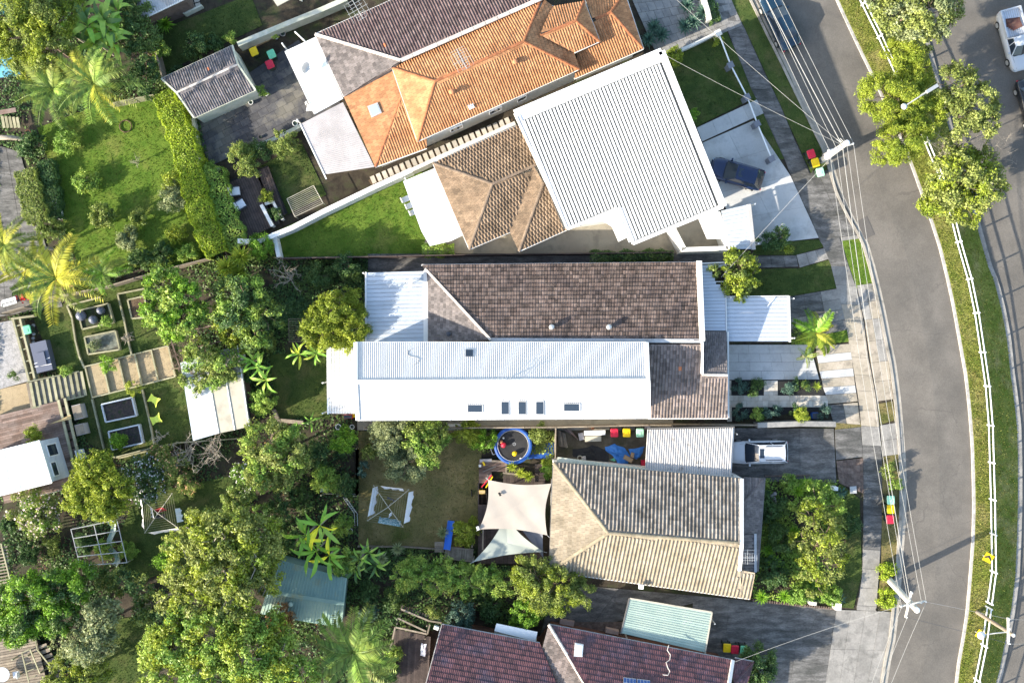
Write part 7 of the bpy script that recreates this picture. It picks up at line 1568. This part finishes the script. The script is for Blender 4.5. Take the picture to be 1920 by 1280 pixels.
torus('coiled pale hose ring on the black weed mat', 1087, 858, .04, .18, .05, M_cream, 'hose_reel', 'hose'); torus('black tyre leaning near the blue groundsheet', 1003, 826, .3, .32, .07, M_dark, 'tyre', 'tyre'); torus('white wheel rim standing in the front garden edging', 1516, 1121, .3, .25, .035, M_pot, 'wheel_rim', 'wheel'); torus('dark round ring in the nature strip corner', 1645, 1142, .05, .13, .03, M_dark, 'rubber_ring', 'ring'); torus('dark mulched tree ring on the big lawn', 236, 237, .05, .5, .05, M_mulch, 'tree_ring', 'edging')
t = thing('timber_stack', 'stack of old timber boards behind the paling fence', 'timber stack', P(1052, 828, 0))
for i in range(7): MB().bar(P(1046+i*2, 806+i, .15+.08*(i % 3)), P(1050+i*2.2, 836+i*.5, .15+.08*(i % 3)), .16, .05).obj('board', M_timber, t)
for i in range(4): MB().bar(P(1056+i*4, 804, .4), P(1078+i*2, 818+i*2, .15), .07, .05).obj('batten', M_timbr, t)
t = thing('folding_chair', 'black folding chair leaning on the trampoline', 'chair', P(927, 842, 0))
for a, b in (((918, 835), (934, 830)), ((934, 830), (940, 846)), ((918, 835), (924, 852)), ((924, 852), (938, 848))): MB().tube([P(*a, .8), P(*b, .5)], .025, 6).obj('frame', M_metal, t)
MB().slab([P(924, 836, .8), P(933, 833, .8), P(936, 847, .5), P(928, 850, .5)], .03).obj('seat', M_black, t)
for i, (a, b, m_, lab) in enumerate((((903, 913), (922, 890), M_red, 'red pool noodle across the toy strewn deck'), ((911, 914), (924, 893), M_yel, 'yellow pool noodle beside the red one'), ((898, 880), (928, 868), M_timbd, 'dark plank lying across the small deck'), ((905, 884), (929, 874), M_gutd, 'black pipe beside the dark plank'))): MB().tube([P(*a, .45), P(*b, .5)], .05, 7).obj('pool_noodle' if i < 2 else 'plank', m_, None, label=lab, cat='pool noodle' if i < 2 else 'plank')
boxy('toy_crate', 'yellow toy crate on the small deck', 'crate', 904, 922, .55, (.5, .3), 0, M_yel, M_timbl, .32); boxy('toy_box', 'yellow toy block among the planks', 'toy', 907, 869, .5, (.14, .34), 25, M_yel, None, .32); boxy('bucket_box', 'white tub among the toys on the small deck', 'tub', 900, 873, .45, (.2, .2), 0, M_pot, None, .32); boxy('gas_bottle', 'small teal bottle beside the trampoline', 'bottle', 989, 857, .4, (.18, .28), 5, M_grn); boxy('plank_pile', 'pale timber pile at the corner of the small deck', 'timber', 911, 863, .4, (1.0, .25), 3, M_pinkg)
boxy('toy_box', 'orange toy beside the cardboard at the fence', 'toy', 1112, 802, .3, (.2, .25), 0, M_terra)
# slide and sails
t = thing('playground_slide', 'bright blue plastic slide running off the timber play deck', 'slide', P(844, 1000, 0)); a, b = P(846, 976, .15), P(838, 1030, 1.15); d = (b-a).normalized(); s_ = Vector((d.y, -d.x, 0)).normalized()
MB().bar(a, b, .52, .03).obj('chute', M_blues, t)
for k in (-1, 1): MB().bar(a+s_*k*.25+Vector((0, 0, .08)), b+s_*k*.25+Vector((0, 0, .08)), .05, .18).obj('side', M_blues, t)
MB().bar(P(845, 1002, .02), P(844, 1003, .6), .1, .05).obj('support', M_blues, t)
def sail(label, cor, m_, sagxy=.10, posts_=(), n=14, dip=.15):
    q = [P(*c) for c in cor]; c = sum(q, Vector())/len(q); t = thing('shade_sail', label, 'shade sail', Vector((c.x, c.y, 0))); K = len(q); V = []; M_ = K*n; Rr = 8
    for r_ in range(Rr+1):
        for j in range(M_):
            a, b = q[j//n], q[(j//n+1) % K]; u = (j % n)/n; e = lerp(a, b, u); e = lerp(e, c, sagxy*4*u*(1-u)); p = lerp(c, e, r_/Rr); V.append(p-Vector((0, 0, dip*(1-r_/Rr)+.02*math.sin(p.x*3+p.y*2))))
    MB().faces(V, [(i*M_+j, (i+1)*M_+j, (i+1)*M_+(j+1) % M_, i*M_+(j+1) % M_) for i in range(Rr) for j in range(M_)]).obj('canopy', m_, t, True)
    for p in posts_: w_ = P(*p); MB().tube([(w_.x, w_.y, 0), w_], .05, 8).obj('post', M_metal, t)
    for p in q: MB().tube([p, p+(p-c).normalized()*.25], .02, 5).obj('turnbuckle', M_metal, t)
    return t
sail('large beige shade sail between lawn and beige roof', [(915, 899, 3.0), (1034, 906, 3.1), (1026, 1003, 3.2), (898, 992, 2.6)], M_sail, .12, [(898, 992, 2.6), (914, 898, 3.0)])
sail('pale green triangular shade sail below the beige sail', [(948, 968, 2.4), (887, 1053, 2.2), (1020, 1034, 2.5)], M_sailg, .16, [(887, 1053, 2.2)]); sail('slate grey triangular shade sail against the beige roof', [(972, 985, 2.0), (1018, 996, 2.1), (1019, 1046, 2.1)], M_sailn, .05)
bx = thing('sail_mast_cap', 'dark cap poking through the beige shade sail', 'mast', P(937, 926, 0)); w_ = P(937, 926, 3.1); MB().tube([(w_.x, w_.y, 0), w_], .05, 8).obj('pole', M_metal, bx); MB().box(w_, (.16, .3, .1), R(30)).obj('cap', M_dark, bx)
boxy('speaker_box', 'white lamp on the sail corner post', 'lamp', 896, 990, 2.8, (.2, .3), 20, M_pot, None, 2.6)
boxy('garden_stake', 'slim black stake on the dry lawn edge', 'stake', 884, 925, .35, (.08, .5), 4, M_dark)
# ------------------------------------------------------------------ garden terraces on the left
def raised_bed(label, q, h, soil, edge=M_timbg, wd=.12):
    p = PL(q, h); c = sum(p, Vector())/4; t = thing('raised_bed', label, 'raised bed', Vector((c.x, c.y, 0)))
    for a, b in zip(p, p[1:]+p[:1]): MB().bar(Vector((a.x, a.y, h/2)), Vector((b.x, b.y, h/2)), wd, h+.02).obj('edging', edge, t)
    MB().face([Vector((a.x, a.y, h*.7)) for a in offset_poly(p, .03)][::-1]).obj('soil', soil, t)
M_bsoil = mat('bed_soil', (.03, .025, .03), (.055, .045, .04), sc=5, fine=.4, c3=(.02, .035, .015), sc3=3, bump=.6, rough=.95); M_gsoil = mat('grey_bed_soil', (.10, .11, .09), (.16, .17, .14), sc=3, fine=.4, c3=(.06, .05, .035), sc3=1.2, bump=.6, rough=.95)
raised_bed('raised bed holding three round slate coloured pots', [(145, 583), (202, 569), (212, 604), (154, 617)], .4, mat('green_bed_soil', (.04, .06, .02), (.03, .03, .02), sc=3, fine=.4, rough=.95), M_timbg); raised_bed('raised bed half planted with grey seedlings', [(158, 632), (216, 620), (224, 655), (165, 664)], .4, M_gsoil)
raised_bed('bare earth bed beside the bushy terrace tree', [(239, 562), (270, 555), (278, 594), (247, 597)], .25, M_mulch); raised_bed('upper of two dark soil beds by the lime chairs', [(190, 758), (247, 745), (255, 779), (198, 791)], .45, M_bsoil, M_panbw); raised_bed('lower of two dark soil beds by the lime chairs', [(203, 809), (260, 796), (267, 830), (210, 843)], .45, M_bsoil, M_panbw)
M_slate = mat('slate_glaze', (.10, .11, .15), fine=.08, rough=.35, spec=.5)
for lab, x, y, r in (('largest slate coloured round pot in the raised bed', 153, 592, .42), ('slate coloured round pot nearest the bed herbs', 176, 599, .37), ('smallest slate coloured round pot at the bed end', 190, 582, .33)): c = P(x, y, .5); MB().lathe(Vector((c.x, c.y, .25)), [(r*.5, 0), (r*.9, .15), (r, .35), (r*.85, .58), (r*.5, .72), (.05, .76)], 18).obj('round_pot', M_slate, None, True, label=lab, cat='pot')
def edging(label, runs, h=.25, m_=M_timbg, wd=.13):
    t = thing('timber_edging', label, 'edging', P(*runs[0][0], 0))
    for r_ in runs:
        for a, b in zip(r_, r_[1:]): p, q = P(*a, h), P(*b, h); MB().bar(Vector((p.x, p.y, h/2)), Vector((q.x, q.y, h/2)), wd, h).obj('sleeper', m_, t)
edging('timber sleepers around the upper terrace beds', [[(188, 557), (125, 573), (134, 595), (141, 640), (148, 668), (158, 690)], [(270, 541), (220, 551), (232, 600), (240, 640), (246, 664)]]); edging('timber sleepers around the lower terrace beds', [[(172, 748), (184, 800), (197, 854)], [(266, 730), (279, 785), (290, 840)], [(197, 854), (225, 858), (330, 832)]]); edging('grey sleepers edging the white house rear lawn', [[(512, 768), (524, 794)], [(526, 788), (568, 792)]], .35, M_timber, .3)
def lime(label, x, y, rz):
    c = P(x, y, 0); t = thing('garden_chair', label, 'chair', c, 'lime garden chairs'); M3 = Matrix.Rotation(R(rz), 3, 'Z')
    def w(a, b, z): return c+M3 @ Vector((a, b, z))
    MB().faces([w(-.45, -.38, .38), w(.12, -.28, .3), w(.12, .28, .3), w(-.45, .38, .38), w(-.17, -.24, .27), w(-.17, .24, .27)], [(0, 4, 5, 3), (4, 1, 2, 5)]).obj('seat', M_lime, t); MB().faces([w(.12, -.28, .3), w(.55, -.42, .75), w(.42, 0, .68), w(.55, .42, .75), w(.12, .28, .3)], [(0, 1, 2, 3, 4)]).obj('backrest', M_lime, t)
    for a in (-.38, .2):
        for b in (-.28, .28): MB().tube([w(a, b, 0), w(a, b, .34)], .02, 5).obj('leg', M_metal, t)
lime('lime green garden chair higher on the terrace lawn', 292, 749, -28); lime('lime green garden chair lower on the terrace lawn', 296, 785, 22)
t = thing('covered_furniture', 'furniture under a dark grey strapped cover beside the steps', 'covered furniture', P(86, 670, 0)); M3 = Matrix.Rotation(R(14), 3, 'Z'); c = P(86, 668, 0)
MB().box(c+Vector((0, 0, .4)), (1.35, 2.5, .8), M=M3).obj('cover', M_slate, t); MB().box(c+M3 @ Vector((0, -.2, .86)), (.7, 1.1, .16), M=M3).obj('bulge', M_slate, t)
for k in (-.35, -.75): MB().box(c+M3 @ Vector((0, k, .83)), (1.4, .04, .04), M=M3 @ Matrix.Rotation(R(8 if k > -.5 else -4), 3, 'Z')).obj('strap', M_white, t)
t = thing('timber_planter', 'mossy timber planter frame with rocks beside the grey gravel', 'planter', P(45, 655, 0))
for a, b in (((27, 600), (57, 714)), ((40, 598), (68, 712)), ((23, 598), (66, 592))): MB().bar(P(*a, .5), P(*b, .5), .17, .5).obj('sleeper', M_timbg, t)
for i in range(5): MB().bar(P(30+i*6, 612+i*22, .5), P(44+i*6, 608+i*22, .5), .1, .4).obj('divider', M_timbg, t)
for i in range(12): c = P(62+i*.9+rnd.uniform(-2, 2), 610+i*8, .15); MB().lathe(c, [(.04, 0), (.16, .05), (.13, .16), (.03, .2)], 6).obj('rock', M_gravelg, t)
sheet('gravel', [(-10, 606), (26, 600), (54, 714), (-10, 732)], .03, M_gravelg)
paving('paved_terrace', [(-40, 262), (38, 285), (118, 575), (-40, 600)], 3, 6, .05, [M_concd], 'slab')
for lab, x, y, r, h_, m_, pl in (('white pot of dark water on the paved terrace', 58, 541, .3, .4, M_pot, None), ('bowl of red flowers on the paved terrace', 43, 555, .38, .3, M_terra, LF_flr), ('pot of yellow green succulents beside the red flowers', 64, 553, .3, .3, M_timbg, LF_yel),
   ('white round pot at the top of the lawn edge', 102, 377, .2, .35, M_pot, None), ('white round pot below the first on the lawn edge', 106, 389, .18, .3, M_pot, None), ('white ring pot by the slate garage wall', 470, 192, .2, .35, M_pot, None), ('white ring pot right of the garage corner', 499, 176, .18, .35, M_pot, None), ('stone ring pot at the yard corner by the pinkish roof', 553, 231, .24, .35, M_pot, None), ('white pot under the mossy cream wall', 517, 69, .2, .35, M_pot, LF_mid), ('round pot under the mossy cream wall', 530, 63, .24, .35, M_pinkg, None),
   ('terracotta pot topmost near the curved trunk', 52, 249, .24, .35, M_terra, None), ('terracotta pot lower near the curved trunk', 58, 257, .2, .3, M_terra, None), ('brown pot beside the terracotta pots', 44, 255, .18, .3, M_timbr, None), ('white bucket behind the white house', 634, 800, .24, .35, M_pot, None), ('second white bucket behind the white house', 660, 800, .2, .3, M_pot, None), ('pale planter ring below the ladder', 656, 995, .24, .35, M_pot, None), ('dark pot in the slate yard', 488, 257, .14, .25, M_dark, None), ('pot ring by the beige house gable', 1437, 924, .22, .3, M_pot, LF_dark)):
    c = P(x, y, h_); t = thing('flower_pot', lab, 'pot', Vector((c.x, c.y, 0))); b = Vector((c.x, c.y, 0)); MB().lathe(b, [(r*.6, 0), (r*.95, h_*.8), (r, h_), (r*.8, h_), (r*.75, h_*.75), (.02, h_*.72)], 16).obj('pot', m_, t); MB().lathe(b, [(r*.75, h_*.76), (.02, h_*.77)], 12).obj('soil', M_bing, t)
    if pl: k = 60; C_ = np.array(b)+np.stack([nrg.normal(0, r*.55, k), nrg.normal(0, r*.55, k), h_+nrg.uniform(.02, .2, k)], 1); ob = bpy.data.objects.new('leaves', raw_mesh('leaves', leaf_quads(C_, np.tile([0, 0, 1.], (k, 1)), .16, 1.2).reshape(-1, 3)-np.array(b), 4, pl)); COL.objects.link(ob); ob.parent = t; ob['kind'] = 'stuff'
boxy('trough_planter', 'rectangular white rimmed planter at the lawn edge', 'planter', 111, 402, .4, (.36, .75), 8, M_pot, M_bing)
t = thing('wire_bench', 'white slatted bench at the left fence', 'bench', P(16, 568, 0))
for i in range(10): c = P(5+i*2.6, 566-i*.75, .45); MB().box(c, (.09, .3, .04), R(14)).obj('slat', M_white, t); c = P(7+i*2.6, 573-i*.75, .6); MB().box(c, (.09, .2, .04), R(14)).obj('back_slat', M_white, t)
for x, y in ((5, 570), (30, 562)): MB().box(P(x, y, .22), (.06, .4, .44)).obj('leg', M_white, t)
t = thing('timber_stairs', 'small pale timber stairs in the palm shade at the left edge', 'stairs', P(18, 228, 0))
for i in range(5): MB().bar(P(4+i*7, 218+i*.5, .2+.12*i), P(8+i*7, 240, .2+.12*i), .22, .05).obj('tread', M_timbg, t)
MB().bar(P(-5, 212, .9), P(30, 206, .9), .35, .1).obj('landing', M_timbr, t)
MB().tube([P(-10, 258, 1.2), P(20, 258, .9), P(42, 261, .5), P(56, 268, .1)], .2, 8, .16).obj('palm_log', M_trunkp, None, True, label='curved grey palm trunk lying near the terracotta pots', cat='log')
# armchairs, racks, frames
for i, (x, y, rz) in enumerate(((440, 359, 8), (450, 384, 32))):
    c = P(x, y, .75); b = Vector((c.x, c.y, .37)); t = thing('armchair', ('white cushioned armchair higher on the dark deck', 'white cushioned armchair lower on the dark deck')[i], 'armchair', b, 'white armchairs on the dark deck'); M3 = Matrix.Rotation(R(rz), 3, 'Z')
    MB().box(b+M3 @ Vector((.1, 0, .36)), (.62, .66, .16), M=M3).obj('seat_cushion', M_cloth, t); MB().box(b+M3 @ Vector((-.36, 0, .56)), (.2, .66, .44), M=M3).obj('back_cushion', M_cloth, t); MB().box(b+M3 @ Vector((-.02, 0, .16)), (.86, .74, .24), M=M3).obj('frame', M_darkm, t)
    for s in (-1, 1): MB().box(b+M3 @ Vector((0, s*.38, .4)), (.8, .06, .3), M=M3).obj('armrest', M_darkm, t)
t = thing('wire_rack', 'rusty wire rack beside the feathery tree', 'rack', P(560, 618, 0)); q = PL([(541, 598), (582, 598), (582, 640), (542, 640)], .6)
for a, b in zip(q, q[1:]+q[:1]): MB().tube([a, b], .025, 5).obj('frame', M_timber, t)
for i in range(1, 10): MB().tube([lerp(q[0], q[3], i/10), lerp(q[1], q[2], i/10)], .018, 4).obj('bar', M_timber, t)
for p in q: MB().tube([(p.x, p.y, 0), p], .025, 5).obj('leg', M_timber, t)
t = thing('bean_arbour', 'grey metal garden frame over climbing beans', 'garden frame', P(185, 1020, 0)); q = PL([(133, 992), (219, 974), (238, 1054), (150, 1060)], 1.3)
for i in range(5): MB().tube([lerp(q[0], q[3], i/4), lerp(q[1], q[2], i/4)], .04, 5).obj('bar', M_metal, t)
for i in (0, 1, 2): MB().tube([lerp(q[0], q[1], i/2), lerp(q[3], q[2], i/2)], .04, 5).obj('rail', M_metal, t)
for p in q: MB().tube([(p.x, p.y, 0), p], .04, 5).obj('leg', M_metal, t)
t = thing('playground_slide', 'pale curved slide inside the metal garden frame', 'slide', P(212, 1020, 0)); sp_ = [(205, 976), (214, 984), (213, 996), (206, 1012), (207, 1026), (220, 1040), (222, 1050), (215, 1060)]; m = MB(); V = []
for i, p in enumerate(sp_):
    a = P(*sp_[max(0, i-1)], 0); b = P(*sp_[min(7, i+1)], 0); d = (b-a).normalized(); s = Vector((-d.y, d.x, 0)); c = P(*p, 1.0-.11*i); V += [c-s*.22+Vector((0, 0, .12)), c-s*.17, c+s*.17, c+s*.22+Vector((0, 0, .12))]
m.faces(V, [(i*4+j, i*4+j+1, i*4+j+5, i*4+j+4) for i in range(7) for j in range(3)]).obj('chute', M_green, t, True); MB().tube([P(214, 988, 0), P(214, 988, .85)], .04, 6).obj('support', M_metal, t)
t = thing('ladder', 'metal ladder propped at the dry lawn corner', 'ladder', P(658, 960, 0)); L_ = [(646, 932), (657, 948), (667, 962), (668, 985)]
for o_ in (-2.6, 2.6):
    for a, b in zip(L_, L_[1:]): MB().tube([P(a[0]+o_, a[1], .5), P(b[0]+o_, b[1], .4)], .025, 5).obj('rail', M_metal, t)
for i in range(9): a = lerp(Vector(L_[0]), Vector(L_[2]), i/9); MB().tube([P(a.x-2.6, a.y, .48), P(a.x+2.6, a.y, .48)], .02, 5).obj('rung', M_metal, t)
t = thing('louvre_slats', 'pile of pale slats in the dark vegetable patch', 'slats', P(604, 912, 0))
for i in range(8): MB().bar(P(590+i*3.6, 908-i*.5, .1+.02*i), P(602+i*2.6, 922-i*.8, .1+.02*i), .07, .02).obj('slat', M_white, t)
t = thing('trellis', 'wire vegetable fence corner beside the dry lawn', 'fence', P(668, 900, 0))
for z in (.3, .6, .9): MB().tube([P(606, 925, z), P(667, 926, z)], .015, 4).obj('wire', M_wire, t)
posts(t, [P(606, 925, 0), P(636, 926, 0), P(667, 926, 0)], 1.0, M_timbg)
t = thing('outdoor_table', 'round pale table in the bottom left corner', 'table', P(4, 1264, .82)); c = P(4, 1264, 1.5); MB().lathe(Vector((c.x, c.y, 1.46)), [(.6, 0), (.6, .05), (.02, .055)], 24).obj('tabletop', M_panw, t); MB().tube([(c.x, c.y, .8), (c.x, c.y, 1.46)], .05, 8).obj('pedestal', M_metal, t)
t = thing('outdoor_chair', 'white mesh chair beside the round pale table', 'chair', P(30, 1264, .82)); c = P(30, 1264, 1.25); M3 = Matrix.Rotation(R(8), 3, 'Z'); MB().box(c, (.5, .5, .04), M=M3).obj('seat', M_panw, t); MB().box(c+M3 @ Vector((.28, 0, .22)), (.04, .5, .45), M=M3).obj('backrest', M_white, t)
for a in (-.22, .22):
    for b in (-.22, .22): q = c+M3 @ Vector((a, b, 0)); MB().tube([(q.x, q.y, .82), q], .02, 5).obj('leg', M_white, t)
# small pieces along the street and yards
for lab, x, y, h_, sz, rz, m_ in (('white letterbox block at the driveway corner of the front garden', 1572, 1137, .9, (.5, .55), -4, M_white), ('low cream letterbox on the brick edging', 1525, 1131, .6, (.55, .3), -6, M_render), ('white letterbox beside the blue grey agave', 1567, 916, .9, (.4, .3), -4, M_white)): boxy('letterbox', lab, 'letterbox', x, y, h_, sz, rz, m_)
boxy('utility_pit', 'pale utility pit cover beside the upper footpath bricks', 'pit cover', 1600, 918, .08, (.55, .6), 4, M_concl); boxy('planter_box', 'dark blue box in the lower garden bed', 'box', 1529, 779, .5, (.5, .5), 2, M_bluep, M_darkm); boxy('air_conditioner', 'white air conditioner unit below the white house gutter', 'air conditioner', 852, 799, .7, (1.1, .35), 0, M_white); boxy('gas_meter', 'grey meter box behind the yard bins', 'meter box', 1214, 801, .6, (.5, .25), 0, M_pinkg)
boxy('barbecue', 'barbecue under the white pergola edge', 'barbecue', 652, 781, .8, (.7, .3), 0, M_red, M_darkm); boxy('toy_truck', 'yellow toy truck beside the barbecue', 'toy', 664, 779, .4, (.3, .3), 0, M_yel)
boxy('storage_box', 'grey storage box behind the ramp rail', 'storage box', 145, 772, .9, (.75, 1.2), 14, M_pinkg, M_timber); boxy('storage_box', 'second grey storage box below the first', 'storage box', 150, 805, .9, (.75, .9), 14, M_pinkg, M_timber); boxy('surfboard', 'white paddle board propped on the deck rail', 'board', 146, 853, 1.0, (.35, .85), 16, M_white)
boxy('carton', 'flattened pink carton in the brick side yard', 'carton', 1063, 1167, .35, (1.2, .4), -10, mat('pink_board', (.42, .30, .26), fine=.08)); boxy('carton', 'pink cabinet beside the green carport', 'cabinet', 1148, 1184, .6, (1.1, .35), -12, mat('pink_cabinet', (.44, .32, .27), fine=.08))
c = P(1455, 936, 0); t = thing('rock_cluster', 'pale rocks and wire in the dark front garden', 'rocks', c)
for i in range(7): q = P(1448+rnd.uniform(-5, 6), 925+i*4.5, 0); MB().lathe(q, [(.08, 0), (.2, .12), (.15, .3), (.03, .36)], 6).obj('rock', M_pinkg, t)
t = thing('plastic_chair', 'white slatted chair beside the bright patio roof', 'chair', P(580, 203, 0)); c = P(580, 203, .4)
for i in range(5): MB().bar(c+Vector((-.25+i*.1, -.25, 0)), c+Vector((-.15+i*.1, .25, 0)), .05, .03).obj('slat', M_white, t)
for i in range(4): MB().bar(c+Vector((-.3+i*.14, .28, .02)), c+Vector((-.26+i*.14, .38, .45)), .04, .03).obj('back_slat', M_white, t)
for a in (-.25, .25):
    for b in (-.22, .25): MB().tube([(c.x+a, c.y+b, 0), (c.x+a, c.y+b, .4)], .02, 5).obj('leg', M_white, t)
ws = thing('wall_pipe', 'white downpipe bracing the bright patio roof corner', 'pipe', P(558, 68, 0)); MB().tube([P(553, 60, 1.2), P(572, 78, 2.6)], .06, 6).obj('pipe', M_white, ws)
boxy('white_cowl', 'white metal cowl at the maroon roof corner', 'vent', 818, 1177, 2.6, (.4, .28), -20, M_pot, None, 2.3)
tarp('pale net bundle lying on the shaded deck', [(790, 1205), (800, 1207), (798, 1230), (788, 1228)], .74, M_cloth, .1, 'net', 'net')
